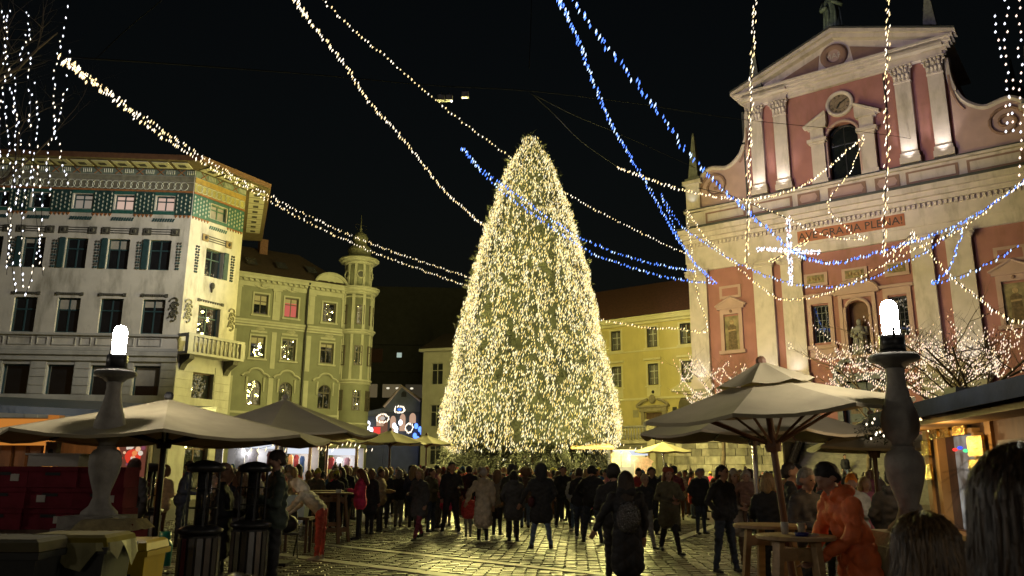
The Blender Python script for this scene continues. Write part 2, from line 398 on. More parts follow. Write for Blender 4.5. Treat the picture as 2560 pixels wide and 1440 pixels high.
def dentil(fr, t, w):
    q = MB()
    for i in range(9): 
        x = t - w / 2 + .25 + i * (w - .5) / 8; q.box(fr, x - .04, x + .04, 0, .06, 11.31, 11.4, 0)
    for e in (-1, 1): q.box(fr, t + e * (w / 2 - .08) - .08, t + e * (w / 2 - .08) + .08, 0, .07, 11.28, 11.46, 0)
    q.box(fr, t - w / 2 + .17, t + w / 2 - .17, 0, .03, 11.40, 11.44, 0)
    return q.build('dentil_ornament', ORND, A)
def shutter(fr, t, z0, h, parent=A):
    q = MB(); q.box(fr, t - .17, t + .17, .03, .075, z0 + .02, z0 + h, 0)
    for i in range(int(h / .12)): q.box(fr, t - .13, t + .13, .075, .095, z0 + .08 + i * .12, z0 + .14 + i * .12, 0)
    return q.build('shutter', TEALD, parent)
for i, x in enumerate(bayA):
    window(A, fA1, x, 16.48, 1.06, .9, 'cross', TEALD, {0: LITWIN, 1: LITWIN, 2: LITDIM}.get(i, GLASS), .18)
    window(A, fA1, x, 12.88, 1.22, 1.8, 'cross', TEALD, None, .16, blind=(0, .3, 0, .15, 0, 0)[i]); window(A, fA1, x, 9.14, 1.26, 2.0, 'cross', TEALD, None, .16, blind=(.2, 0, .35, 0, 0, 0)[i])
    window(A, fA1, x, 5.45, 1.44, 1.87, 'plain', TEALD, None, .24, blind=(.6, .3, 0, 0, 0, 0)[i])
    window(A, fA1, x, .6, 1.6, 3.6, 'cross', WOODD, None, .24)
    plaque(fA1, x, 2.05); hatch(fA1, x, 1.28); dentil(fA1, x, 1.5); shutter(fA1, x - .8, 12.88, 1.8)
for x in [-.5] + [(p + q) / 2 for p, q in zip(bayA, bayA[1:])]: dropcol(fA1, x)
window(A, fA2, cx2, 16.48, 1.2, .9, 'cross', mat('painted_green_frame', (.05, .13, .07), .5), mat('curtain_grey', (.3, .27, .23), .8), .18)
window(A, fA2, cx2, 12.9, 1.3, 1.7, 'cross', TEALD, None, .3); window(A, fA2, cx2, 9.15, 1.6, 1.95, 'cross', TEALD, None, .3)
window(A, fA2, cx2, 5.4, 1.5, 1.75, 'plain', WOODD, None, .3); window(A, fA2, cx2, .3, 1.6, 3.8, 'cross', WOODD, None, .3)
shutter(fA2, cx2 + .84, 12.9, 1.7); plaque(fA2, cx2 + .05, 2.2); hatch(fA2, cx2 + .05, 1.35); dentil(fA2, cx2, 1.9); dropcol(fA2, .65); dropcol(fA2, 3.3)
# relief cartouches round the corner
for fr, t in ((fA1, -.42), (fA2, .42), (fA2, 3.6)):
    q = MB()
    for j in range(5):
        z = 10.1 + j * .24; a = [fr(t + .26 * math.cos(w) * (1 - w / 9) * (1 if j % 2 else -1), .06, z + .2 * math.sin(w)) for w in [i * .7 for i in range(9)]]
        q.tube(a, .045, 5)
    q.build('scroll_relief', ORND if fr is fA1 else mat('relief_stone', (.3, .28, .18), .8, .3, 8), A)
q = MB(); q.ball(fA2(1.9, .1, 12.35), .16, 8, 5, 0, (1, .7, 1.4)); q.prism(fA2, [(1.82, 12.25), (1.98, 12.25), (1.9, 11.95)], .02, .14, 0); q.build('mask_relief', ORND, A)
# string course with panels, cornice, rusticated base joints
m = MB(); m.box(fA1, -14.6, .03, 0, .10, 8.14, 8.3, 0); m.box(fA1, -14.6, .05, 0, .22, 7.86, 8.11, 0); m.box(fA1, -14.6, .03, 0, .12, 7.55, 7.85, 0); m.box(fA1, -14.6, .03, 0, .12, 8.98, 9.1, 0); m.build('string_course', STONE_A, A)
for x in bayA:
    for dx, w in ((0, 1.3), (-1.18, .6)):
        q = MB(); fr = fA1; a, b = x + dx - w / 2, x + dx + w / 2
        for (p0, p1, z0, z1) in ((a, b, 8.42, 8.47), (a, b, 8.84, 8.89), (a, a + .05, 8.47, 8.84), (b - .05, b, 8.47, 8.84)): q.box(fr, p0, p1, 0, .045, z0, z1)
        q.build('parapet_panel', STONE_A, A)
m = MB()
for fr, a, b, holes in ((fA1, -14.6, 0, hA1), (fA2, 0, 3.9, hA2)):
    for j in range(14):
        z = 1.0 + j * .47
        xs = a
        for h in sorted([h for h in holes if h[2] - .1 < z < h[3] + .1]): m.box(fr, xs, h[0] - .05, 0, .035, z, z + .43); xs = h[1] + .05
        if b - xs > .1: m.box(fr, xs, b, 0, .035, z, z + .43)
tag(m.build('rusticated_course', STONE_A, A), kind='stuff')
# balcony
m = MB(); m.box(fA2, -.1, 4.0, .0, .95, 8.0, 8.14, 0); m.build('balcony_slab', STONE_A, A)
m = MB(); m.box(fA2, -.1, 4.0, .72, .95, 9.02, 9.18, 0); m.box(fA2, -.1, .25, .7, .97, 8.14, 9.02, 0); m.box(fA2, 3.7, 4.02, .7, .97, 8.14, 9.02, 0); m.box(fA2, -.1, .1, .0, .7, 9.02, 9.18, 0); m.build('balcony_rail', STONE_A, A)
bal = MB(); bal.lathe([(.05, 0), (.09, .1), (.1, .25), (.05, .5), (.045, .65), (.08, .72), (.08, .88)], seg=8); bme = bal.mesh('baluster', STONE_A, True)
for k in range(11): put('baluster', bme, A, fA2(.42 + k * .31, .84, 8.14))
for t in (.35, 3.5):
    q = MB(); q.prism(Frame(fA2(t, 0, 0), (fA2.n.x, fA2.n.y)), [(0, 8.0), (.85, 8.0), (.8, 7.75), (.3, 7.5), (0, 7.1)], -.18, .18); q.build('balcony_bracket', ORND, A)

# ---- olive house with corner turret
WALL_B = mat('plaster_olive', (0.20, 0.21, 0.16), 0.9, 0.10, 1.2, 0.2, 12, stain=(.15, .15, .09), stain_amt=.5)
TRIM_B = mat('stucco_pale_olive', (0.39, 0.39, 0.32), 0.85, 0.10, 2, 0.15, 14, stain=(.25, .25, .16), stain_amt=.5)
WFR = mat('window_frame_dark', (0.07, 0.055, 0.045), 0.5); WFW = mat('window_frame_grey', (0.25, 0.24, 0.2), 0.5)
cB = at(600, 800, 57); cB = V((cB.x, cB.y, 0))
B = thing('turreted_building', 'olive green stucco house with arched windows and an onion turret, behind the corner house', 'building', cB)
fB = Frame((0, 0, 0), (1.45, 1)); bayB = [-5.1, -2.2, 1.42, 3.72, 6.72]
hB = []
for x in bayB: hB += [(x - .52, x + .52, 12.86, 14.32), (x - .52, x + .52, 9.64, 11.18), (x - .5, x + .5, 6.2, 8.0), (x - .7, x + .7, .8, 4.0)]
m = MB(); wall_sheet(m, fB, -7, 8.2, 0, 15.5, hB, .25)
for x in bayB: spandrel(m, fB, x - .5, x + .5, 7.5, 8.0, -.0, 0)
p1, p2 = fB(-7, 0, 0), fB(-7, -10, 0); m.add([p1, p2, p2 + V((0, 0, 15.5)), p1 + V((0, 0, 15.5))], [(0, 1, 2, 3)])
cT = fB(9.15, -.35, 0); p3, p4 = fB(10.3, -.6, 0), fB(10.3, -11, 0)
m.add([p3, p4, p4 + V((0, 0, 15.5)), p3 + V((0, 0, 15.5))], [(3, 2, 1, 0)]); m.build('wall', WALL_B, B)
m = MB(); m.box(fB, -6.9, 8.2, -.5, -.48, .5, 15.4); m.build('room_dark', BLACK, B)
for i, x in enumerate(bayB):
    window(B, fB, x, 12.86, 1.04, 1.46, 'cross', WFR, LITRED if i == 3 else None, .18, blind=(.3, 0, .5, .22, 0)[i]); window(B, fB, x, 9.64, 1.04, 1.54, 'cross', WFR, None, .18, blind=(0, .4, .28, 0, .15)[i])
    window(B, fB, x, 6.2, 1.0, 1.8, 'cross', WFR, None, .18, arched=True); window(B, fB, x, .8, 1.4, 3.2, 'plain', WFR, None, .2)
    for z0, z1 in ((12.78, 14.36), (9.56, 11.22)):                         # surrounds
        q = MB()
        q.box(fB, x - .64, x - .53, 0, .07, z0, z1); q.box(fB, x + .53, x + .64, 0, .07, z0, z1); q.box(fB, x - .72, x + .72, 0, .13, z0 - .12, z0)
        q.box(fB, x - .64, x + .64, 0, .07, z1, z1 + .1); q.build('window_surround', TRIM_B, B)
    q = MB(); q.box(fB, x - .6, x + .6, 0, .09, 11.45, 11.6); q.ball(fB(x, .06, 11.7), .2, 8, 5, 0, (2.2, .5, .8)); q.build('hood_moulding', TRIM_B, B)
    q = MB(); A_ = arc(x, 8.42, .55, math.pi * .93, math.pi * .07, 12, .42)
    pts = [(x - 1.0, 8.25), (x - .82, 8.42)] + A_ + [(x + .82, 8.42), (x + 1.0, 8.25)]
    q.tube([fB(t, .10, z) for t, z in pts], .085, 6); q.tube([fB(x - .62, .06, 8.2), fB(x - .64, .06, 7.2)], [.1, .05], 6); q.tube([fB(x + .62, .06, 8.2), fB(x + .64, .06, 7.2)], [.1, .05], 6)
    q.build('arched_hood', TRIM_B, B)
m = MB()
piers = [-6.3, -3.65, -.36, 2.57, 5.22, 8.0]
for x in piers:                                                            # top floor pilasters, recessed fields
    m.box(fB, x - .28, x + .28, 0, .09, 12.5, 15.2); m.box(fB, x - .36, x + .36, 0, .13, 14.7, 14.85); m.box(fB, x - .15, x + .15, .09, .14, 13.9, 14.6)
    m.box(fB, x - .18, x + .18, 0, .05, 8.9, 11.6); m.box(fB, x - .18, x + .18, 0, .05, 5.0, 8.2)
m.box(fB, -7, 8.2, 0, .06, 14.85, 15.2); m.build('pilasters', TRIM_B, B)
m = MB(); m.box(fB, -7, 8.1, 0, .28, 12.2, 12.36); m.box(fB, -7, 8.1, 0, .16, 12.02, 12.2); m.box(fB, -7, 8.1, 0, .12, 11.85, 11.98); m.build('string_course', TRIM_B, B)
m = MB(); m.box(fB, -7, 8.1, 0, .2, 15.2, 15.38); m.box(fB, -7, 8.1, 0, .42, 15.38, 15.62); m.box(fB, -7, 8.1, 0, .5, 15.62, 15.76)
k = -6.8
while k < 8: m.box(fB, k, k + .14, .0, .38, 15.22, 15.37); k += .42
m.build('cornice', TRIM_B, B)
for x in bayB[:4]:                                                         # relief garlands under the cornice
    q = MB(); q.tube([fB(x + d, .08, 15.05 - .25 * math.cos(d * 2.2)) for d in [-.6 + i * .12 for i in range(11)]], [.03 + .05 * math.sin(math.pi * i / 10) for i in range(11)], 6); q.ball(fB(x, .08, 15.0), .16, 8, 5); q.build('garland_relief', TRIM_B, B)
m = MB(); m.box(fB, -7, 8.1, 0, .10, 4.4, 4.7); m.box(fB, -7, 8.1, 0, .06, 5.6, 5.75); m.build('plinth_band', TRIM_B, B)
# curved gable
m = MB(); outl = [(5.1, 15.76)] + [(5.3, 15.9)] + arc(6.72, 15.72, 1.28, math.pi * .97, math.pi * .03, 14, .92) + [(8.14, 15.9), (8.3, 15.76)]
m.prism(fB, outl, -.5, .12, 0); q_ = arc(6.72, 15.72, 1.28, math.pi * .97, math.pi * .03, 14, .92)
m.tube([fB(t, .16, z) for t, z in [(5.0, 15.8), (5.35, 15.82)] + q_ + [(8.1, 15.82), (8.4, 15.8)]], .13, 6, 0); m.build('curved_gable', TRIM_B, B)
q = MB(); q.tube([fB(6.72 + .34 * math.cos(w), .16, 15.75 + .34 * math.sin(w)) for w in [i * .52 for i in range(13)]], .07, 6); q.ball(fB(6.72, .14, 15.75), .22, 8, 5, 0, (1, .5, 1))
for e in (-1, 1): q.tube([fB(6.72 + e * (.4 + .5 * i / 6), .14, 15.7 + .18 * math.sin(i)) for i in range(7)], .06, 5)
q.build('gable_relief', TRIM_B, B)
m = MB(); g0, g1 = fB(-7.2, .45, 15.77), fB(8.2, .45, 15.77); h0, h1 = fB(-7.2, -3.4, 18.7), fB(5.2, -3.4, 18.7); m.add([g0, g1, h1, h0], [(0, 1, 2, 3)])
i1 = fB(9.0, -7, 15.77); m.add([g1, i1, h1], [(0, 1, 2)]); i0 = fB(-7.2, -7.5, 15.77); m.add([h0, h1, i1, i0], [(0, 1, 2, 3)]); m.build('roof', ROOFD, B)
for t in (.3, 2.6, 5.0):
    q = MB(); 
    fr = fB; d0, d1 = .9, 1.5
    q.add([fr(t, -d0 + .5, 16.62), fr(t + .8, -d0 + .5, 16.62), fr(t + .8, -d1 + .3, 17.3), fr(t, -d1 + .3, 17.3)], [(0, 1, 2, 3)]); sk_ = q.build('skylight', mat('skylight_glass', (.05, .05, .06), .15, .2), B)
q = MB(); q.box(fB, 1.8, 2.4, -3.2, -2.6, 17.5, 19.3); q.build('chimney', mat('brick_dark', (.14, .07, .05), .9, .3, 8), B)
q = MB(); q.tube([fB(4.9, .5, 15.6), fB(4.9, .18, 15.2), fB(4.9, .16, 12.5), fB(4.9, .32, 12.25), fB(4.9, .16, 11.9), fB(4.9, .14, 1)], .07, 8); q.build('downpipe', BLACK, B)
# turret
def cyl(mb, prof, mi=0, seg=28): mb.lathe(prof, (cT.x, cT.y, 0), seg, mi)
m = MB(); cyl(m, [(1.28, 0), (1.28, 15.2)]); cyl(m, [(1.0, 15.7), (1.0, 17.9)]); m.build('turret_wall', WALL_B, B, True)
for z, h, r in ((8.3, .2, 1.42), (8.1, .18, 1.36), (12.02, .18, 1.42), (12.2, .17, 1.55), (15.2, .2, 1.45), (15.4, .22, 1.65), (15.62, .14, 1.75), (17.7, .2, 1.2), (17.9, .14, 1.5), (18.04, .12, 1.62), (5.0, .2, 1.4), (14.9, .12, 1.36)): m = MB(); cyl(m, [(r - .1, z), (r, z + h * .5), (r, z + h)]); m.build('turret_moulding', TRIM_B, B)
for k in range(10):
    a = k * math.pi / 5 + .3; f_ = Frame(cT + V((1.26 * math.cos(a), 1.26 * math.sin(a), 0)), (-math.sin(a), math.cos(a))); m = MB(); m.box(f_, -.12, .12, -.05, .1, 12.4, 15.2); m.build('turret_pilaster', TRIM_B, B); m = MB(); m.box(f_, -.1, .1, -.05, .07, 8.5, 12.0); m.build('turret_pilaster', TRIM_B, B)
    f_ = Frame(cT + V((1.0 * math.cos(a), 1.0 * math.sin(a), 0)), (-math.sin(a), math.cos(a))); m = MB(); m.box(f_, -.1, .1, -.05, .08, 15.76, 17.7); m.build('turret_pilaster', TRIM_B, B)
COP = mat('turret_copper', (.13, .13, .09), .6, .3, 5)
m = MB(); cyl(m, [(1.62, 18.16), (1.5, 18.28), (1.05, 18.45), (.85, 18.7), (.95, 18.95), (.9, 19.2), (.6, 19.45), (.5, 19.7), (.62, 19.85), (.62, 20.1), (.5, 20.35), (.2, 20.55), (.08, 20.7), (.14, 20.85), (.05, 21.0), (.03, 22.1)]); m.build('onion_cupola', COP, B, True)
q = MB(); q.tube([cT + V((-.35, -.35, 21.2)), cT + V((.35, .35, 21.2))], .03, 5); q.tube([cT + V((-.2, -.2, 20.75)), cT + V((-.4, -.4, 21.0))], .03, 5); q.tube([cT + V((.2, .2, 20.75)), cT + V((.4, .4, 21.0))], .03, 5); q.build('finial', BLACK, B)
for a_, zs in ((-2.2, (13.55, 10.35, 6.9)), (-1.15, (13.55, 10.35, 6.9)), (-.3, (13.55, 10.35, 6.9))):
    base = cT + V((1.25 * math.cos(a_), 1.25 * math.sin(a_), 0)); f_ = Frame(base, (-math.sin(a_), math.cos(a_)))
    for z in zs: window(B, f_, 0, z - .78, .62, 1.55, 'cross', WFR, None, -.07)
for a_ in (-2.35, -1.2, -.1):
    base = cT + V((.99 * math.cos(a_), .99 * math.sin(a_), 0)); f_ = Frame(base, (-math.sin(a_), math.cos(a_)))
    q = MB(); q.prism(f_, arc(0, 16.85, .26, 0, 2 * math.pi, 16)[:-1], 0, .06); o_ = q.build('oculus', BLACK, B)
    q = MB(); q.tube([f_(.3 * math.cos(w), .08, 16.85 + .3 * math.sin(w)) for w in [i * math.pi / 8 for i in range(17)]], .06, 5); q.build('oculus_ring', TRIM_B, B)

# ---- dark modern block, side house and gabled shop between the olive house and the tree
DK = mat('concrete_dark', (.06, .06, .055), .9, .15, 1.5)
cD = at(925, 1100, 105); D = thing('modern_office_block', 'dark flat-roofed concrete block with a few lit windows, far behind the gabled shop', 'building', (cD.x - 6, 105, 0))
fD = Frame((0, 0, 0), (1, .05)); m = MB()
m.box(fD, -8, 22, -12, 0, 0, 26); m.box(fD, -8, 16, -11, .6, 18.0, 19.0); m.box(fD, -8, 16, 0, .5, 14.4, 15.4); m.box(fD, 13.5, 17.2, -8, 1.5, 12, 20.3); m.build('wall', DK, D)
def plainwin(parent, fr, t0, t1, z0, z1, pane, fm, o=.01):
    q = MB(); q.box(fr, t0, t1, o, o + .04, z0, z1); p = q.build('window', fm, parent); q = MB(); q.box(fr, t0 + .08, t1 - .08, o + .045, o + .06, z0 + .08, z1 - .08); q.build('pane', pane, p); return p
for t, w in ((4.5, 2.2), (7.2, 2.6), (10.2, 2.4), (13.0, 2.0)):
    plainwin(D, fD, t, t + w, 11.0, 12.9, emit('office_lit', (1, .78, .4), .10) if t < 9 else emit('office_dim', (1, .82, .5), .035), BLACK)
plainwin(D, fD, 8.9, 9.7, 16.3, 17.1, emit('office_cool', (.8, 1, .85), .45), BLACK)
for t in (5, 12.6): plainwin(D, fD, t, t + 2.2, 15.6, 17.6, GLASS, BLACK)
q = MB()
for t in (8.0, 9.2, 11.1): q.ball(fD(t, .12, 12.3), .14, 8, 5, 0, (1.6, .3, 1.0))
q.build('ceiling_lamp', emit('office_lamp', (1, .92, .7), .9), D)
cE = at(1055, 1000, 70); E_ = thing('plain_grey_house', 'plain grey house with small dark windows at the left edge of the big tree', 'building', (cE.x, 70, 0))
fE = Frame((0, 0, 0), (1.0, -.35)); WE = mat('plaster_grey', (.30, .29, .25), .9, .1, 1.5, .2, 12, stain=(.2, .19, .16), stain_amt=.5)
hE = [(t - .55, t + .55, z, z + 1.9) for t in (1.35, 3.75, 6.1, 8.5) for z in (2.2, 5.4, 9.0)]
m = MB(); wall_sheet(m, fE, 0, 11, 0, 11.9, hE, .2); p = fE(0, 0, 0); m.add([p, fE(0, -10, 0), fE(0, -10, 11.9), fE(0, 0, 11.9)], [(0, 1, 2, 3)]); m.build('wall', WE, E_)
for h in hE: window(E_, fE, (h[0] + h[1]) / 2, h[2], 1.1, 1.9, 'cross', WFW, None, .15)
m = MB(); m.box(fE, -.3, 11, -.1, .35, 11.9, 12.15); m.build('cornice', WE, E_)
m = MB(); m.add([fE(-.3, .4, 12.15), fE(11, .4, 12.15), fE(11, -5, 14.4), fE(-.3, -5, 14.4)], [(0, 1, 2, 3)]); m.build('roof', ROOFD, E_)
m = MB(); m.box(fE, .1, 10.9, -.4, -.38, .2, 11.8); m.build('room_dark', BLACK, E_)
# gabled shop with lit decorations
cS = at(915, 1130, 78); S = thing('gabled_shop', 'small dark gabled shop front glowing with wreaths, arches and blue light', 'building', (cS.x, 78, 0))
fS = Frame((0, 0, 0), (1, -.06)); zp = lambda py: at(1000, py, 78).z
tS = lambda px: at(px, 1050, 78).x - cS.x
WS = mat('shop_front_dark', (.055, .06, .075), .7, .15, 2); WS2 = mat('shop_plaster', (.12, .13, .15), .8, .15, 2)
gx0, gx1, gxa = tS(962), tS(1050), tS(1002); m = MB()
m.prism(fS, [(gx0, 0), (gx1, 0), (gx1, zp(1005)), (gxa, zp(968)), (gx0, zp(1018))], -8, 0, 1); m.prism(fS, [(-.6, 0), (gx0 - .01, 0), (gx0 - .01, zp(1019)), (-.6, zp(1032))], -8, -.05, 1)
m.box(fS, -.6, gx0 - .02, -.04, .1, 0, zp(1040), 0); m.box(fS, gx0, gx1, .02, .08, 0, zp(1030), 0); m.build('wall', [WS, WS2], S)
q = MB(); q.tube([fS(gx0 - .1, .15, zp(1018)), fS(gxa, .15, zp(966)), fS(gx1 + .1, .15, zp(1003))], .14, 4); q.build('gable_trim', mat('gable_trim_pink', (.55, .42, .34), .7), S)
q = MB(); q.prism(fS, [(gxa - .0, zp(993)), (gxa + .5, zp(993))] + arc(gxa + .25, zp(985), .25, 0, math.pi, 8), 0.01, .05); q.build('attic_window', BLACK, S)
q = MB(); q.tube([fS(gx1 + .15, .1, zp(1003)), fS(gx1 + .15, .1, 0)], .1, 6); q.build('downpipe', BLACK, S)
PEACH = emit('shop_arch_lit', (1, .62, .42), .55)
for px, pw, ty, by in ((984, 7, 1040, 1085), (1008, 7, 1035, 1078), (1033, 8, 1033, 1058)):
    t, w = tS(px), pw / 2000 * 78; q = MB(); q.prism(fS, [(t - w, zp(by)), (t + w, zp(by))] + arc(t, zp(ty + 12), w, 0, math.pi, 10, zp(ty) - zp(ty + 12)), .09, .14); q.build('lit_arch', PEACH, S)
for px, ty, by, c_ in ((945, 1068, 1088, emit('shop_red', (1, .08, .06), .9)), (962, 1052, 1090, emit('shop_brown', (.35, .16, .1), .5)), (952, 1040, 1066, PEACH)):
    t = tS(px); q = MB(); q.box(fS, t - .35, t + .35, .15, .2, zp(by), zp(ty)); q.build('lit_panel', c_, S)
def bulb_ring(name, label, cx_, cy_, rx, ry, Y, n, mats_, core=None, catg='light wreath', grp=None):
    c = at(cx_, cy_, Y); w = thing(name, label, catg, c, 0, grp); q = MB(); sx, sz = rx * Y / 2000, ry * Y / 2000
    for i in range(n):
        a = 2 * math.pi * i / n + random.random() * .1; rr = 1 + random.uniform(-.12, .12); q.bulb((sx * rr * math.cos(a), -.1, sz * rr * math.sin(a)), .055, .13, (.25, 0), i % len(mats_))
    tag(q.build('bulbs', mats_, w), kind='stuff'); q = MB(); q.tube([(sx * math.cos(a), 0, sz * math.sin(a)) for a in [i * math.pi / 10 for i in range(21)]], .06, 5); q.build('ring', BLACK, w)
    if core: q = MB(); q.ball((0, -.05, 0), .5, 10, 6, 0, (sx * .9, .2, sz * .9)); q.build('core', core, w)
    return w
bulb_ring('light_wreath', 'oval bulb wreath with a blue centre high on the gabled shop', 999, 1024, 13, 8, 77.2, 22, [BULB_WW], emit('shop_blue', (.1, .28, 1), .9))
bulb_ring('light_wreath', 'square bulb wreath with a white centre on the left of the gabled shop', 957, 1046, 14, 10, 77.2, 24, [BULB_WW], emit('shop_white', (1, .9, .8), .55))
bulb_ring('light_wreath', 'round bulb wreath with a dark hole low on the right of the gabled shop', 1023, 1070, 9, 11, 77.2, 18, [BULB_WW])
for px, py, c_, nm in ((917, 1063, BULB_BW, 'pale blue'), (1047, 1084, BULB_B, 'deep blue'), (993, 1075, BULB_C, 'cool white'), (928, 1078, BULB_C, 'white violet')):
    o = at(px, py, 77); q = MB()
    for k in range(5): q.ball((random.uniform(-.4, .4), 0, -.5 + k * .3), .2, 7, 5, 0, (1, .6, 1.4))
    b_ = q.build('light_ball', c_, None, False, o); tag(b_, 'cluster of %s glowing balls on the gabled shop front' % nm, 'light ball', 'glowing balls on the gabled shop'); 
lamp('POINT', 'shop_glow', fS(tS(1000), 4.5, 3.2) + V((cS.x, 78, 0)), (.65, .72, 1.0), 130, .5)
# ================================================================== CHURCH, YELLOW HOUSE, TERRACE
RED = mat('plaster_red', (0.325, 0.14, 0.14), 0.9, 0.10, 1.0, 0.15, 12, stain=(.22, .105, .08), stain_amt=.7)
CRM = mat('stucco_cream', (0.55, 0.46, 0.455), 0.88, 0.09, 1.4, 0.15, 12, stain=(.30, .25, .22), stain_amt=.85)
PINKT = mat('stucco_pink', (0.43, 0.28, 0.275), 0.88, 0.08, 1.4, 0.15, 12)
MAUV = mat('moulding_brown', (0.24, 0.14, 0.12), 0.85, 0.1, 2)
LEAD = mat('lead_flashing', (0.05, 0.05, 0.052), 0.6, 0.2, 3)
FRES = mat('fresco', (0.22, 0.17, 0.10), 0.8, 0.5, 2.5); FRES2 = mat('fresco_figure', (0.13, 0.085, 0.05), 0.8, 0.4, 6); FRES3 = mat('fresco_flesh', (0.36, 0.24, 0.14), 0.8, 0.3, 6)
STAT = mat('statue_bronze', (0.10, 0.13, 0.11), 0.6, 0.4, 5)
cC = at(1725, 700, 62); cC = V((cC.x, cC.y, 0))
C = thing('church', 'tall red and cream baroque church with clock, pediment statue and scrolls, right of the tree', 'church', cC)
fC = Frame((0, 0, 0), (1.281, -1)); ZB = 4.0; WID = 25.0
hC = [(9.33, 10.5, 10.7, 13.4), (14.45, 15.6, 10.7, 13.4), (11.75, 13.1, 9.6, 13.4), (10.95, 14.0, 4.1, 7.9)]
hU = [(11.45, 13.55, 22.35, 26.7)]
m = MB(); wall_sheet(m, fC, 0, WID, 0, 17.2, hC, .45); wall_sheet(m, fC, 5.5, 19.6, 22.3, 29.7, hU, .5)
spandrel(m, fC, 11.45, 13.55, 25.65, 26.7, 0); spandrel(m, fC, 11.75, 13.1, 12.72, 13.4, 0)
a, b = fC(0, 0, 0), fC(0, -24, 0); m.add([a, b, b + V((0, 0, 20.8)), a + V((0, 0, 20.8))], [(0, 1, 2, 3)])
for t in (5.5, 19.6): a, b = fC(t, 0, 20.8), fC(t, -14, 20.8); m.add([a, b, b + V((0, 0, 9)), a + V((0, 0, 9))], [(0, 1, 2, 3)])
m.build('wall', RED, C)
m = MB(); m.box(fC, 8.9, 15.9, -.9, -.88, 4.1, 13.9); m.box(fC, 11.2, 13.8, -.9, -.88, 22.35, 27); m.build('interior_dark', mat('room_black', (.01, .01, .01), 1.0, .2, 2, spec=0), C)
m = MB(); m.box(fC, 11.6, 13.2, -.6, -.52, 9.5, 13.5); m.build('niche_back', mat('niche_brown', (.13, .07, .05), .95, .2, 2), C)
# entablature of the lower storey
m = MB()
m.box(fC, -.1, WID, 0, .25, 17.2, 17.9, 0); m.box(fC, -.15, WID, 0, .32, 17.9, 19.1, 0); m.box(fC, -.2, WID, 0, .55, 19.45, 19.75, 0); m.box(fC, -.3, WID, 0, .85, 19.75, 20.1, 0); m.box(fC, -.4, WID, 0, 1.1, 20.1, 20.5, 0); m.box(fC, -.45, WID, -.5, 1.2, 20.5, 20.66, 1)
m.box(fC, 0, WID, -.6, .25, 20.66, 22.05, 0); m.box(fC, -.05, WID, -.6, .5, 22.05, 22.22, 0); m.box(fC, -.1, WID, -.6, .55, 22.22, 22.3, 1)
m.build('entablature', [CRM, LEAD], C)
m = MB(); k = 0.0
m.box(fC, -.15, WID, 0, .36, 19.1, 19.44, 0)
while k < WID: m.box(fC, k, k + .16, .36, .5, 19.14, 19.42, 0); k += .32
tag(m.build('dentils', CRM, C), kind='stuff')
for a, b in ((1.7, 5.0), (5.4, 8.6), (9.1, 15.9), (16.4, 19.6), (20.1, 23.3)):           # frieze plaques and attic panels
    if a > 9 and a < 10:
        q = MB(); q.box(fC, 8.8, 16.05, .32, .36, 18.12, 18.98, 0); q.build('inscription_panel', mat('panel_rust', (.36, .13, .075), .85, .1, 2), C)
        text_part('AVE GRATIA PLENA!', .78, fC, 12.42, .37, 18.52, mat('letter_dark', (.035, .025, .02), .6), C, 'inscription')
        for s0, s1 in ((9.0, 10.6), (11.2, 13.8), (14.4, 16.0)):
            q = MB(); q.box(fC, s0, s1, .25, .3, 20.95, 21.85, 0); q.prism(fC, [(s0 + .15, 21.4)] + [(s0 + .3, 21.1), (s1 - .3, 21.1), (s1 - .15, 21.4), (s1 - .3, 21.7), (s0 + .3, 21.7)], .3, .33, 1); q.build('attic_panel', [MAUV, PINKT], C)
    else:
        q = MB(); q.box(fC, a, b, .25, .29, 20.95, 21.85, 0); q.box(fC, a + .18, b - .18, .29, .32, 21.1, 21.7, 1); q.build('attic_panel', [MAUV, CRM], C)
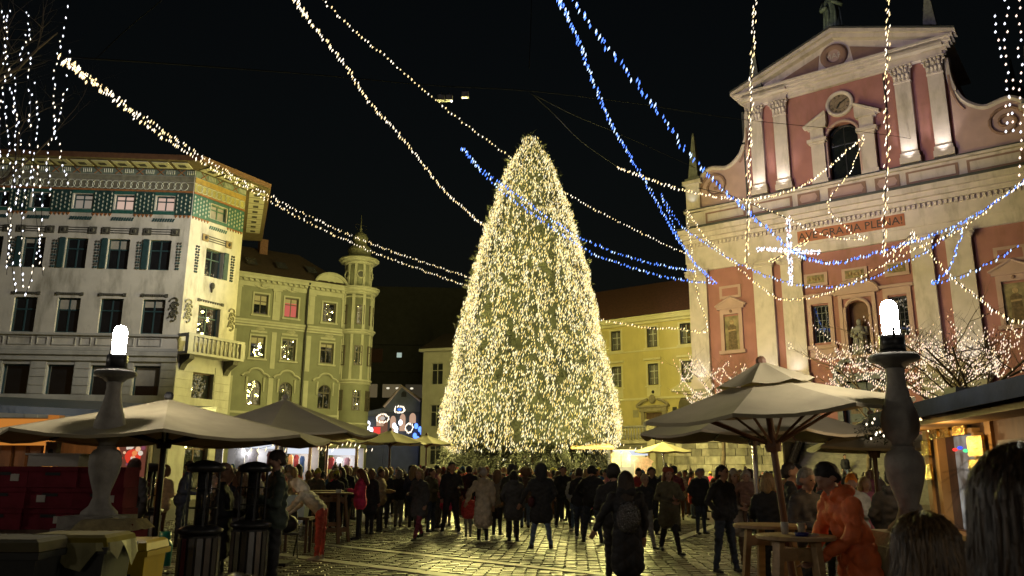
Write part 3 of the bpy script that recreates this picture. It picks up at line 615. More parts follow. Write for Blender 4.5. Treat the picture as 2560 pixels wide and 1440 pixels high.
# pilasters
def pilaster(t0, t1, zb, zt, ionic, parent=C, base=True):
    w = t1 - t0; q = MB(); q.box(fC, t0, t1, 0, .3, zb, zt); 
    if base: q.box(fC, t0 - .08, t1 + .08, 0, .42, zb, zb + .3); q.box(fC, t0 - .14, t1 + .14, 0, .48, zb - .45, zb)
    p = q.build('pilaster', CRM, parent); q = MB()
    if ionic:
        q.box(fC, t0 - .06, t1 + .06, 0, .4, zt, zt + .12); q.box(fC, t0 - .25, t1 + .25, 0, .55, zt + .42, zt + .52)
        q.box(fC, t0 - .1, t1 + .1, 0, .42, zt + .12, zt + .42)
        for e in (t0 - .02, t1 + .02):
            q.tube([fC(e + .22 * math.cos(w_) * (1 - w_ / 14), .5, zt + .2 + .22 * math.sin(w_) * (1 - w_ / 14)) for w_ in [i * .8 for i in range(12)]], .06, 5)
            q.ball(fC(e, .45, zt + .2), .2, 8, 5, 0, (1, 1, 1))
        q.tube([fC(t0 + (t1 - t0) * i / 8, .5, zt + .28 - .1 * math.sin(math.pi * i / 8)) for i in range(9)], .05, 5)
    else:
        H_ = 29.7 - zt - .15
        q.box(fC, t0 - .04, t1 + .04, 0, .36, zt, zt + .1); q.box(fC, t0 - .2, t1 + .2, 0, .55, 29.6, 29.72)
        q.prism(fC, [(t0, zt + .1), (t1, zt + .1), (t1 + .12, 29.6), (t0 - .12, 29.6)], .1, .34)
        for row, (zz, n, hh) in enumerate(((zt + .12, 4, .42), (zt + .45, 3, .45), (zt + .75, 4, .4))):
            for i in range(n):
                x = t0 + (i + .5) * w / n; q.tube([fC(x, .34, zz), fC(x, .42, zz + hh * .6), fC(x, .56, zz + hh), fC(x, .6, zz + hh * .75)], [.13, .12, .09, .04], 6)
        for e, s in ((t0, -1), (t1, 1)): q.tube([fC(e + s * .05, .5, zt + .6), fC(e + s * .1, .52, zt + .95), fC(e + s * .22, .55, zt + 1.05), fC(e + s * .22, .55, zt + .9), fC(e + s * .12, .55, zt + .88)], .06, 5)
    q.build('capital', CRM, p)
for t0, t1 in ((0.02, 1.5), (5.25, 6.72), (7.36, 8.86), (16.17, 17.48), (18.3, 19.8), (23.5, 24.9)): pilaster(t0, t1, 8.4, 16.7, True)
for t0, t1 in ((5.75, 6.72), (7.62, 8.6), (16.3, 17.33), (18.41, 19.4)): pilaster(t0, t1, 22.9, 28.45, False)
for t0, t1 in ((-.1, 1.6), (5.1, 9.0), (16.0, 19.95), (23.4, 25)): m = MB(); m.box(fC, t0, t1, 0, .5, 4, 7.95); m.build('plinth', mat('plinth_stone', (.32, .29, .25), .9, .2, 2, .3, 20), C)
# side niches with painted saints
def saint_niche(tc, z0, z1, w):
    q = MB(); a, b = tc - w / 2, tc + w / 2
    q.box(fC, a - .3, a - .02, 0, .2, z0, z1 + .15); q.box(fC, b + .02, b + .3, 0, .2, z0, z1 + .15); q.box(fC, a - .3, b + .3, 0, .2, z1 + .15, z1 + .55); q.box(fC, a - .5, b + .5, 0, .32, z1 + .55, z1 + .75); q.box(fC, a - .45, b + .45, 0, .3, z0 - .25, z0)
    q.prism(fC, [(a - .62, z1 + .76), (b + .62, z1 + .76), (tc, z1 + 1.45)], 0, .22); q.tube([fC(a - .66, .25, z1 + .8), fC(tc, .25, z1 + 1.5), fC(b + .66, .25, z1 + .8)], .09, 5); q.ball(fC(tc, .2, z1 + .36), .13, 8, 5, 1)
    n_ = q.build('niche_frame', [PINKT, MAUV], C)
    q = MB(); q.box(fC, a, b, .02, .05, z0 + .02, z1); s = (z1 - z0)
    q.prism(fC, [(tc - .38, z0 + .1), (tc + .38, z0 + .1), (tc + .3, z0 + s * .55), (tc + .33, z0 + s * .68), (tc + .12, z0 + s * .75), (tc - .12, z0 + s * .75), (tc - .33, z0 + s * .68), (tc - .28, z0 + s * .5)], .05, .075, 1)
    q.prism(fC, arc(tc, z0 + s * .82, .17, 0, 2 * math.pi, 12)[:-1], .05, .08, 2); q.prism(fC, [(tc - .3, z0 + s * .55), (tc + .3, z0 + s * .57), (tc + .28, z0 + s * .61), (tc - .3, z0 + s * .6)], .075, .09, 2)
    q.build('painting', [FRES, FRES2, FRES3], n_)
saint_niche(3.3, 10.72, 13.35, 1.15); saint_niche(21.8, 10.72, 13.35, 1.35)
for a, b in ((2.45, 4.16), (20.9, 22.7)):
    q = MB(); q.box(fC, a, b, 0, .12, 14.95 - .2, 15.75, 0); q.box(fC, a + .22, b - .22, .12, .13, 14.95, 15.55, 1); q.build('blind_panel', [PINKT, RED], C)
# windows beside the statue niche
for tc in (9.91, 15.03):
    window(C, fC, tc, 10.7, 1.16, 2.7, 'bars', BLACK, None, .25)
    q = MB(); a, b = tc - .58, tc + .58
    q.box(fC, a - .3, a - .02, 0, .15, 10.5, 13.5); q.box(fC, b + .02, b + .3, 0, .15, 10.5, 13.5); q.box(fC, a - .3, b + .3, 0, .15, 13.5, 14.0); q.box(fC, a - .5, b + .5, 0, .3, 14.0, 14.2); q.box(fC, a - .42, b + .42, 0, .26, 10.25, 10.5); q.box(fC, a - .3, b + .3, 0, .12, 9.6, 10.25); q.build('window_surround', PINKT, C)
q = MB(); q.tube([fC(t, .14, z) for t, z in [(11.6, 9.6)] + [(11.6, 12.7)] + arc(12.42, 12.72, .82, math.pi, 0, 12, .82) + [(13.24, 9.6)]], .12, 6)
q.box(fC, 11.2, 11.45, 0, .15, 9.6, 13.9); q.box(fC, 13.4, 13.65, 0, .15, 9.6, 13.9); q.box(fC, 11.2, 13.65, 0, .14, 13.62, 13.95); q.prism(fC, [(10.95, 13.97)] + arc(12.42, 13.97, 1.47, math.pi, 0, 14, .85) + [(13.9, 13.97)], 0, .2); q.tube([fC(t, .24, z) for t, z in arc(12.42, 13.97, 1.5, math.pi, 0, 14, .88)], .1, 5); q.box(fC, 10.9, 13.95, 0, .3, 13.9, 14.05); q.box(fC, 11.1, 13.75, 0, .4, 9.4, 9.6); q.build('niche_frame', PINKT, C)
def robed(mb, c, h, mi=0, fr=fC):
    for z, r in ((.0, .2), (.15, .21), (.35, .18), (.55, .17), (.7, .2), (.78, .16)): pass
    mb.lathe([(r * h * .9, z * h) for z, r in ((0, .2), (.12, .205), (.32, .17), (.52, .155), (.68, .17), (.76, .13), (.8, .06))], c, 12, mi)
    mb.ball(V(c) + V((0, 0, .88 * h)), .075 * h, 10, 7, mi, (.9, 1, 1.25))
    n, d = fr.n, fr.d; c = V(c)
    mb.tube([c + d * (.16 * h) + V((0, 0, .73 * h)), c + d * (.2 * h) + n * (.05 * h) + V((0, 0, .55 * h)), c + n * (.2 * h) + d * .05 * h + V((0, 0, .6 * h))], [.055 * h, .05 * h, .035 * h], 7, mi)
    mb.tube([c - d * (.16 * h) + V((0, 0, .73 * h)), c - d * (.19 * h) + n * (.06 * h) + V((0, 0, .52 * h)), c + n * (.19 * h) - d * .06 * h + V((0, 0, .5 * h))], [.055 * h, .05 * h, .035 * h], 7, mi)
    for k in range(7):
        a_ = k * .9; mb.tube([c + V((.17 * h * math.cos(a_), .17 * h * math.sin(a_), .0)), c + V((.155 * h * math.cos(a_ + .2), .155 * h * math.sin(a_ + .2), .35 * h)), c + V((.13 * h * math.cos(a_ + .1), .13 * h * math.sin(a_ + .1), .68 * h))], [.035 * h, .03 * h, .015 * h], 5, mi)
q = MB(); robed(q, (0, 0, 0), 2.6); st_ = q.build('niche_statue', mat('statue_stone', (.2, .19, .2), .8, .3, 5), None, True, V(cC) + fC(12.42, .0, 9.6)); tag(st_, 'dark stone saint standing in the arched church niche above the door', 'statue')
for a, b in ((8.95, 10.6), (11.6, 13.3), (14.4, 15.95)):
    q = MB(); q.box(fC, a, b, 0, .12, 14.8, 15.75, 0) if a != 11.6 else q.box(fC, a, b, 0, .12, 14.92, 15.75, 0)
    z0 = 15.02; q.box(fC, a + .22, b - .22, .12, .135, z0, 15.6, 1)
    for k in range(5): q.ball(fC(a + .4 + k * (b - a - .8) / 4, .15, z0 + .28 + .08 * math.sin(k * 2)), .13, 7, 5, 2, (1, .5, 1.2))
    q.build('relief_panel', [PINKT, FRES, FRES3], C)
# door
DGRY = mat('portal_stone_grey', (.16, .165, .19), .8, .3, 3, .3, 20); DOORC = mat('door_dark_green', (.05, .06, .075), .5, .3, 3)
q = MB(); q.box(fC, 10.6, 10.95, 0, .35, 4, 7.9); q.box(fC, 14.0, 14.35, 0, .35, 4, 7.9); q.box(fC, 10.5, 14.45, 0, .4, 7.9, 8.35)
for e in (-1, 1): q.tube([fC(12.47 + e * (1.9 - 1.2 * i / 8), .35, 8.4 + .9 * math.sin(i / 8 * 2.2)) for i in range(9)], [.22 - .012 * i for i in range(9)], 7)
q.ball(fC(12.47, .4, 9.0), .45, 9, 6, 0, (1, .6, .9)); q.build('portal', DGRY, C)
for a, b in ((10.98, 12.44), (12.5, 13.97)):
    q = MB(); q.box(fC, a, b, -.4, -.33, 4.05, 7.8, 0)
    for z0, z1 in ((4.3, 5.3), (5.5, 6.5), (6.75, 7.6)): q.box(fC, a + .2, b - .2, -.33, -.3, z0, z1, 0); q.box(fC, a + .35, b - .35, -.3, -.285, z0 + .18, z1 - .18, 1); q.ball(fC((a + b) / 2, -.29, (z0 + z1) / 2), .12, 8, 5, 0)
    q.build('door', [DOORC, WOODD], C)
# upper storey window and aedicule
window(C, fC, 12.5, 22.35, 2.06, 4.3, 'cross', BLACK, None, .35, arched=True)
for t0, t1, e in ((10.3, 11.25, -1), (13.75, 14.7, 1)):
    q = MB(); q.box(fC, t0, t1, 0, .38, 22.35, 25.35); q.box(fC, t0 - .1, t1 + .1, 0, .46, 22.3, 22.6); q.box(fC, t0 - .08, t1 + .08, 0, .46, 25.35, 25.5); q.box(fC, t0 - .22, t1 + .22, 0, .6, 25.5, 25.75); q.box(fC, t0, t1, 0, .36, 25.75, 26.6); q.box(fC, t0 - .2, t1 + .2, 0, .5, 26.6, 26.75)
    xo, xi = (t0 - .45, t1 + .25) if e < 0 else (t1 + .45, t0 - .25)
    q.prism(fC, [(xo, 26.76), (xi, 26.76), (xi, 27.75), (xi + e * .0, 27.75)][:3] if e > 0 else [(xo, 26.76), (xi, 26.76), (xi, 27.7)], 0, .45)
    q.tube([fC(xo, .5, 26.8), fC(xi, .5, 27.72)], .12, 5); q.build('aedicule_column', CRM, C)
q = MB(); q.tube([fC(t, .1, z) for t, z in [(11.35, 22.4), (11.35, 25.6)] + arc(12.5, 25.65, 1.15, math.pi, 0, 14, 1.17) + [(13.65, 22.4)]], .11, 6); q.build('arch_surround', PINKT, C)
# clock
q = MB(); q.lathe([(.72, 0), (.72, .1), (.8, .2), (.95, .22), (1.0, .12), (1.0, 0)], seg=36, cap=False); clk = q.build('clock', CRM, C, True)
clk.location = fC(12.5, .02, 28.2); clk.rotation_euler = (R(90), 0, fC.rz)
q = MB(); q.lathe([(.74, .0), (.74, .06)], seg=36); o_ = q.build('dial', mat('clock_dial', (.22, .16, .12), .6, .2, 3), clk)
q = MB()
for k in range(12):
    a = math.pi / 2 - k * math.pi / 6; n = [3, 1, 2, 3, 2, 1, 2, 3, 4, 2, 1, 2][k]
    for j in range(n):
        off = (j - (n - 1) / 2) * .045; c = V((.6 * math.cos(a), .6 * math.sin(a), .075)); d = V((math.cos(a), math.sin(a), 0)); s_ = V((-math.sin(a), math.cos(a), 0)); p = c + s_ * off
        q.add([p - d * .09 - s_ * .014, p + d * .09 - s_ * .014, p + d * .09 + s_ * .014, p - d * .09 + s_ * .014], [(0, 1, 2, 3)])
q.lathe([(.4, .066), (.38, .07)], seg=30, cap=False); q.build('numerals', BLACK, clk)
def hand(name, ang, ln, w):
    q = MB(); d = V((math.cos(ang), math.sin(ang), 0)); s_ = V((-d.y, d.x, 0)); z = V((0, 0, .1))
    q.add([z - d * .15 - s_ * w, z + d * ln * .7 - s_ * w * 1.6, z + d * ln, z + d * ln * .7 + s_ * w * 1.6, z - d * .15 + s_ * w], [(0, 1, 2, 3, 4)]); q.build(name, BLACK, clk)
hand('hour_hand', math.pi / 2 - 7.17 * math.pi / 6, .42, .045); hand('minute_hand', math.pi / 2 - 2 * math.pi / 6, .62, .035)
# upper entablature and pediment
m = MB(); m.box(fC, 5.4, 19.7, 0, .3, 29.72, 30.0); m.box(fC, 5.3, 19.8, 0, .4, 30.0, 30.2); m.box(fC, 5.1, 20.0, 0, .75, 30.2, 30.4); m.box(fC, 4.95, 20.15, 0, .95, 30.4, 30.62); m.box(fC, 4.8, 20.3, -.5, 1.1, 30.62, 30.78)
for a, b in ((5.6, 8.8), (16.1, 19.5)): m.box(fC, a, b, .3, .42, 29.72, 30.0); m.box(fC, a - .1, b + .1, .75, .95, 30.2, 30.62)
m.build('upper_entablature', CRM, C)
m = MB(); m.prism(fC, [(5.0, 30.79), (20.1, 30.79), (12.55, 33.6)], -8, .2, 0); m.build('tympanum', CRM, C)
m = MB(); 
for (x0, z0), (x1, z1) in (((4.6, 30.79), (12.55, 33.9)), ((20.5, 30.79), (12.55, 33.9))):
    L = V((x1 - x0, z1 - z0, 0)).normalized(); nx, nz = -L.y, L.x
    if nz < 0: nx, nz = -nx, -nz
    m.prism(fC, [(x0, z0 + .02), (x1, z1 - .3), (x1, z1 - .62), (x0 + (.75 if x0 < 12 else -.75), z0 + .02)], .2, .75, 0); m.prism(fC, [(x0, z0 + .25), (x1, z1), (x1, z1 - .29), (x0, z0 + .03)], .0, 1.05, 0); m.prism(fC, [(x0, z0 + .36), (x1, z1 + .11), (x1, z1 + .01), (x0, z0 + .26)], -.4, 1.15, 1)
m.build('raking_cornice', [CRM, LEAD], C)
m = MB()
for a, b in ((7.6, 10.9), (14.1, 17.4)): pass
for tri in ([(7.6, 30.95), (11.2, 30.95), (11.4, 32.4)], [(17.5, 30.95), (13.8, 30.95), (13.6, 32.4)]): m = MB(); m.prism(fC, tri, .2, .25); m.build('tympanum_panel', MAUV, C)
q = MB(); q.lathe([(.5, .2), (.62, .26), (.8, .28), (.95, .2), (.95, 0)], seg=32, cap=False); md = q.build('medallion', MAUV, C, True); md.location = fC(12.45, .22, 31.95); md.rotation_euler = (R(90), 0, fC.rz)
q = MB(); q.lathe([(.66, 0.02), (.66, .06)], seg=28); q.build('medallion_field', PINKT, md)
text_part('MAR', .62, fC, 12.45, .33, 31.95, CRM, C, 'monogram')
# scrolls
SCR_ = [(19.65, 29.4), (19.75, 27.7), (20.2, 26.3), (20.9, 25.55), (21.55, 25.25), (22.2, 25.38), (22.85, 25.5), (23.4, 25.25), (23.85, 24.7), (24.05, 24.0), (24.0, 23.2)]
for e in (-1, 1):
    mir = lambda t: t if e > 0 else 25.1 - t
    sp_ = spline([V((mir(t), 0, z)) for t, z in SCR_], .22); outl = [(p.x, p.z) for p in sp_]; tx = mir(19.62)
    q = MB(); q.prism(fC, ([(tx, 22.32)] + outl + [(mir(24.0), 22.32)])[::(1 if e < 0 else 1)], -.45, .12, 0); q.tube([fC(t, .02, z + .06) for t, z in outl], .2, 6, 1)
    q.tube([fC(mir(22.55 + (1.15 - w / 11.5) * math.cos(w)), .16, 23.95 + (1.15 - w / 11.5) * math.sin(w)) for w in [i * .4 for i in range(29)]], .11, 6, 2)
    q.tube([fC(t, .14, z - .55) for t, z in outl[3:17]], .1, 5, 2); q.build('scroll', [PINKT, CRM, MAUV], C)
# obelisks
def obelisk(t, z, h, w, o, lit=False):
    q = MB(); 
    if lit: q.box(fC, t - w * .7, t + w * .7, o - w * .7, o + w * .7, z - 2.6, z - .55, 1); q.box(fC, t - w * .95, t + w * .95, o - w * .95, o + w * .95, z - .55, z - .25, 1); q.box(fC, t - w * .8, t + w * .8, o - w * .8, o + w * .8, z - 2.95, z - 2.6, 1)
    q.box(fC, t - w * .75, t + w * .75, o - w * .75, o + w * .75, z - .25, z, 0); 
    b = [fC(t - w / 2, o + w / 2, z), fC(t + w / 2, o + w / 2, z), fC(t + w / 2, o - w / 2, z), fC(t - w / 2, o - w / 2, z)]; k = w * .1; tp = [fC(t - k, o + k, z + h), fC(t + k, o + k, z + h), fC(t + k, o - k, z + h), fC(t - k, o - k, z + h)]
    q.add(b + tp + [fC(t, o, z + h + .25)], [(0, 1, 5, 4), (1, 2, 6, 5), (2, 3, 7, 6), (3, 0, 4, 7), (4, 5, 8), (5, 6, 8), (6, 7, 8), (7, 4, 8)], 0); q.build('obelisk', [mat('obelisk_stone', (.17, .17, .16), .85, .3, 4), CRM], C)
obelisk(.75, 25.0, 3.9, .85, -.2, True); obelisk(24.2, 25.0, 3.9, .85, -.2, True); obelisk(6.35, 31.4, 3.6, .85, .0); obelisk(18.95, 31.6, 3.6, .95, .0)
q = MB(); q.box(fC, 12.0, 13.1, -.5, .5, 33.6, 34.1); q.build('statue_plinth', LEAD, C)
q = MB(); robed(q, (0, 0, 0), 3.6); ps = q.build('madonna_statue', STAT, None, True, V(cC) + fC(12.55, 0, 34.1)); tag(ps, 'green bronze robed statue standing on the tip of the church pediment', 'statue')
m = MB(); g = [fC(0, -.6, 22.2), fC(WID, -.6, 22.2), fC(WID, -24, 22.2), fC(0, -24, 22.2)]; m.add(g, [(0, 1, 2, 3)]); m.build('roof', ROOFD, C)
q = MB(); q.tube([fC(5.15, .1, 29.6), fC(5.15, .1, 22.4)], .08, 6); q.build('downpipe', LEAD, C); q = MB(); q.tube([fC(15.6, .06, 29.6), fC(15.6, .06, 26.5)], .05, 5); q.build('downpipe', LEAD, C)
tw = at(2520, 250, 92); q = MB(); q.lathe([(2.2, 0), (2.2, 38), (2.7, 38.3), (2.5, 39), (2.9, 41), (2.2, 43.5), (1.0, 45), (.8, 47.5), (1.1, 48.5), (.3, 50), (.1, 53)], seg=16); tb = q.build('church_tower', mat('tower_dark', (.05, .055, .05), .8, .3, 2), None, True, (tw.x + 1, 92, 0)); tag(tb, 'dark onion-domed bell tower far behind the right scroll of the church', 'tower')

# ---- yellow house
YEL = mat('plaster_yellow', (0.50, 0.42, 0.17), 0.9, 0.07, 1.0, 0.15, 12, stain=(.36, .30, .13), stain_amt=.5); YELT = mat('trim_pale_yellow', (0.56, 0.51, 0.30), 0.88, 0.07, 2, 0.1, 12)
Fo = V((cC.x, cC.y + 1.5, 0)); F = thing('yellow_house', 'plain yellow three storey house with dark sash windows between the tree and the church', 'building', Fo)
fF = Frame((0, 0, 0), (1.281, -1)); bayF = [-17.0, -13.6, -10.15, -6.7, -3.25, -.25]
hF = []
for x in bayF: hF += [(x - .47, x + .47, 11.8, 13.48), (x - .47, x + .47, 8.68, 10.42)]
hF += [(-4.05, -2.5, 4.1, 6.45)]
m = MB(); wall_sheet(m, fF, -20, 1.2, 0, 14.1, hF, .3); m.build('wall', YEL, F)
m = MB(); m.box(fF, -19.5, 1.0, -.6, -.58, 4, 14); m.build('room_dark', BLACK, F)
for x in bayF:
    window(F, fF, x, 11.8, .94, 1.68, 'six', mat('sash_white', (.42, .42, .36), .6), None, .2); window(F, fF, x, 8.68, .94, 1.74, 'six', mat('sash_white', (.42, .42, .36), .6), None, .2)
    for z0, z1 in ((11.8, 13.48), (8.68, 10.42)):
        q = MB()
        q.box(fF, x - .62, x - .49, 0, .06, z0 - .05, z1 + .12, 1); q.box(fF, x + .49, x + .62, 0, .06, z0 - .05, z1 + .12, 1); q.box(fF, x - .49, x + .49, 0, .06, z1 + .01, z1 + .12, 1); q.box(fF, x - .72, x + .72, 0, .16, z0 - .18, z0 - .06, 0)
        for (u0, u1, v0, v1) in ((x - .49, x - .4, z0, z1), (x + .4, x + .49, z0, z1), (x - .4, x + .4, z1 - .09, z1), (x - .4, x + .4, z0, z0 + .06)): q.box(fF, u0, u1, -.17, -.03, v0, v1, 2)
        q.build('window_surround', [YELT, YELT, BLACK], F)
    q = MB(); q.box(fF, x - .78, x + .78, 0, .2, 10.72, 10.88, 0); q.build('hood_moulding', YELT, F); q = MB(); q.box(fF, x - .6, x + .6, 0, .05, 7.75, 8.5, 0); q.build('apron_panel', YELT, F)
m = MB(); m.box(fF, -20, 1.2, 0, .1, 11.5, 11.62); m.box(fF, -20, 1.2, 0, .12, 7.5, 7.68); m.box(fF, -20, 1.2, 0, .2, 13.8, 14.0); m.box(fF, -20, 1.2, 0, .5, 14.0, 14.3); m.box(fF, -20, 1.2, .0, .6, 14.3, 14.42); m.build('cornice', YELT, F)
m = MB(); m.add([fF(-20, .7, 14.43), fF(1.2, .7, 14.43), fF(1.2, -5.5, 18.6), fF(-20, -5.5, 18.6)], [(0, 1, 2, 3)]); m.build('roof', mat('roof_tile_brown', (.12, .05, .035), .85, .25, 6, .4, 25), F)
q = MB(); q.box(fF, -4.05, -2.5, -.2, -.12, 4.1, 6.45)
for k in range(6): q.box(fF, -4.0 + k * .25, -3.8 + k * .25, -.12, -.1, 4.2, 6.4)
q.build('door', WOODD, F)
q = MB(); q.box(fF, -4.4, -4.08, 0, .2, 4.0, 6.5); q.box(fF, -2.47, -2.15, 0, .2, 4.0, 6.5); q.box(fF, -4.5, -2.05, 0, .28, 6.5, 6.85); q.box(fF, -4.7, -1.85, 0, .45, 6.85, 7.0); q.tube([fF(-4.7, .3, 7.0), fF(-4.2, .3, 7.35), fF(-3.7, .3, 7.5)], .12, 6); q.tube([fF(-1.85, .3, 7.0), fF(-2.35, .3, 7.35), fF(-2.85, .3, 7.5)], .12, 6); q.ball(fF(-3.27, .3, 7.5), .3, 9, 6, 0, (1, .6, 1.2)); q.build('door_surround', mat('door_stone', (.26, .22, .14), .85, .2, 4), F)
q = MB(); q.box(fF, -3.7, -2.9, .06, .1, 7.9, 8.4, 0); q.ball(fF(-3.27, .1, 8.1), .14, 7, 5, 1); q.build('plaque', [YELT, BLACK], F)
q = MB(); q.box(fF, -1.6, -1.25, .0, .08, 6.2, 6.8); q.build('notice_box', BLACK, F)
q = MB(); q.box(fF, -5.2, -4.7, .0, .05, 6.1, 6.7); q.build('wall_tablet', mat('tablet_grey', (.3, .27, .16), .8), F)
q = MB(); q.prism(fF, [(-1.6, 8.2), (-.4, 8.75), (1.0, 8.2), (1.0, 8.0), (-1.6, 8.0)], 0, .35); q.prism(fF, [(-1.1, 4.2), (1.0, 4.2), (1.0, 7.9)] + arc(0, 6.8, 1.1, .6, math.pi, 8), 0, .02, 1); q.build('side_portal', [YELT, mat('portal_dark', (.10, .085, .05), .9)], F)
SLZ = 4.0
# ---- raised terrace with balustrade, stone wall and church steps
RW = mat('rough_stone', (0.30, 0.27, 0.20), 0.9, 0.35, 2.2, 0.5, 12, stain=(.07, .065, .05), stain_amt=.9)
TO = 5.2
RWS = [RW, RW, mat('rough_stone_pale', (.38, .35, .26), .9, .3, 2.5, .5, 12, stain=(.1, .09, .07), stain_amt=.9), mat('rough_stone_dark', (.17, .155, .115), .9, .35, 2.5, .5, 12, stain=(.05, .045, .04), stain_amt=.9)]
T = thing('terrace', 'raised stone terrace with rough block wall in front of the church and the yellow house', 'terrace', cC)
fT = Frame(fC(0, TO, 0), (1.281, -1))
m = MB(); m.box(fT, -22, 8.2, -6.4, -.02, 0, SLZ - .28, 0); m.box(fT, -22, 8.3, -6.4, .12, SLZ - .27, SLZ, 1); m.box(fT, 8.21, 40, -6.4, -4.4, 0, SLZ, 0); m.build('terrace_body', [mat('wall_dark_plaster', (.13, .12, .09), .9, .3, 2, .3, 10), RW], T)
random.seed(21); z = .05; row = 0
bl = []
while z < 3.65:
    h = random.uniform(.38, .62); h = min(h, 3.68 - z); t = .0 + random.random() * .3
    while t < 8.0:
        w = random.uniform(.5, 1.25); w = min(w, 8.1 - t)
        if w > .2:
            q = MB(); q.box(fT, t + .015, t + w - .015, -.02, random.uniform(.03, .12), z + .015, z + h - .015); q.build('stone_block', random.choice(RWS), T)
        t += w
    z += h
for t in (-1.0, 8.15): q = MB(); q.box(fT, t - .32, t + .32, 0, .3, 0, SLZ + 1.25); q.box(fT, t - .4, t + .4, -.05, .38, SLZ + 1.25, SLZ + 1.4); q.build('pillar', mat('pillar_stone', (.36, .32, .22), .9, .2, 3, .3, 15), T)
# steps up to the church door
q0 = 8.6
for k in range(18):
    q = MB(); q.box(fT, q0, 20, -4.4 + .0, .9 - k * .29, k * .22 + .0 if k else 0, (k + 1) * .222); q.build('step', mat('step_stone', (.2, .185, .15), .9, .25, 3, .3, 15), T)
def balustrade(label, t0, t1, z, posts, z1=None, grp='terrace balustrades'):
    n = max(2, int(abs(t1 - t0) / .24)); bt = thing('balustrade', label, 'balustrade', cC, 0, grp); z1 = z if z1 is None else z1
    b_ = MB(); b_.lathe([(.05, 0), (.08, .15), (.09, .3), (.045, .55), (.06, .75), (.05, .85)], seg=6); bm_ = b_.mesh('baluster', STONEG, True)
    for i in range(n):
        s = (i + .5) / n; put('baluster', bm_, bt, fT(t0 + (t1 - t0) * s, .0, z + (z1 - z) * s + .02))
    q = MB(); q.tube([fT(t0, .0, z + .93), fT(t1, .0, z1 + .93)], .1, 4); q.build('rail', STONEG, bt)
    for p in posts: s = (p - t0) / (t1 - t0); zz = z + (z1 - z) * s; q = MB(); q.box(fT, p - .2, p + .2, -.2, .2, zz, zz + 1.12); q.box(fT, p - .27, p + .27, -.27, .27, zz + 1.12, zz + 1.22); q.build('post', STONEG, bt)
balustrade('stone balustrade of the terrace below the yellow house door', -8.0, -1.4, SLZ, (-7.6, -4.3)); balustrade('stone balustrade on the terrace between pillar and church steps', -.6, 7.8, SLZ, ())
balustrade('sloping balustrade beside the dark church steps', 8.3, 8.31, .3, (), grp='stair balustrades') if False else None
fTs = Frame(fC(8.4, TO + .9, 0), (-1, -1.281))
bt = thing('stair_balustrade', 'sloping stone balustrade climbing along the church steps', 'balustrade', cC)
b_ = MB(); b_.lathe([(.05, 0), (.08, .15), (.09, .3), (.045, .55), (.06, .75), (.05, .85)], seg=6); bm_ = b_.mesh('baluster', STONEG, True)
for i in range(18):
    o = .9 - 5.2 * i / 17; put('baluster', bm_, bt, fT(8.42, o, .15 + 3.95 * i / 17))
q = MB(); q.tube([fT(8.42, 1.0, 1.0), fT(8.42, -4.4, 5.0)], .11, 5); q.build('rail', STONEG, bt); q = MB(); q.box(fT, 8.2, 8.62, .95, 1.35, 0, 1.3); q.build('post', STONEG, bt)
# floods at the foot of the pilasters
for t in (6.2, 8.1, 16.8, 18.9):
    lamp('SPOT', 'pilaster_flood', cC + fC(t, .95, 22.35), (1.0, .97, .82), 420, .08, cC + fC(t, .1, 26.5), 70, 1.0)
for t in (.75, 6.0, 8.1, 16.8, 19.05, 24.2):
    lamp('SPOT', 'pilaster_flood', cC + fC(t, 1.1, 7.95), (1.0, .98, .85), 210, .1, cC + fC(t, .1, 12.5), 80, 1.0)
lamp('SPOT', 'pilaster_flood', cC + fC(.75, .9, 22.6), (.85, 1, .9), 40, .08, cC + fC(.75, 0, 25), 80, 1.0)
# ================================================================== GROUND
GRD = mat('paving_wet', (0.07, 0.06, 0.04), 0.42, 0.35, 3, 0.35, 30, spec=0.6)
COB = mat('cobble_stone', (0.085, 0.073, 0.045), 0.36, 0.4, 2.2, 0.3, 40, spec=0.65)
BAND = mat('paving_band', (0.30, 0.285, 0.25), 0.5, 0.2, 3, 0.2, 30)
m = MB(); m.add([V((-200, -40, 0)), V((200, -40, 0)), V((200, 260, 0)), V((-200, 260, 0))], [(0, 1, 2, 3)])
ground = m.build('ground', GRD); tag(ground, kind='structure')
# setts laid in slightly wavy rows across the square
random.seed(3); setts = []
row = 0; y = 9.2
sm = []
for k in range(5):
    q = MB(); w, d, h = .196, .132, .024; j = lambda: random.uniform(-.008, .008)
    b = [V((sx * w / 2 + j(), sy * d / 2 + j(), 0)) for sx, sy in ((-1, -1), (1, -1), (1, 1), (-1, 1))]; c = [V((p.x * .91 + j(), p.y * .87 + j(), h + j() * .6)) for p in b]
    q.add(b + c, [(4, 5, 6, 7), (0, 1, 5, 4), (1, 2, 6, 5), (2, 3, 7, 6), (3, 0, 4, 7)]); sm.append(q)
pos = []
while y < 27:
    half = .64 * y + 1.5; x = -half + (.1 if row % 2 else 0)
    while x < half: pos.append((x + random.uniform(-.012, .012), y + .05 * math.sin(x * .8) + .04 * math.sin(x * 2.3 + y), random.uniform(-.04, .04), random.randrange(5), random.uniform(-.007, .009))); x += .205
    y += .142; row += 1
bands = [((742, 1357), (1500, 1440), .28), ((712, 1392), (1250, 1460), .30), ((1690, 1352), (1790, 1316), .28)]
bandseg = []
for p, q_, w in bands:
    a, b = gnd(*p), gnd(*q_); d = (b - a).normalized(); a2 = a - d * (3.0 if p[0] < 1000 else .2); b2 = b + d * (2 if p[0] < 1000 else .2); bandseg.append((a2, b2, w))
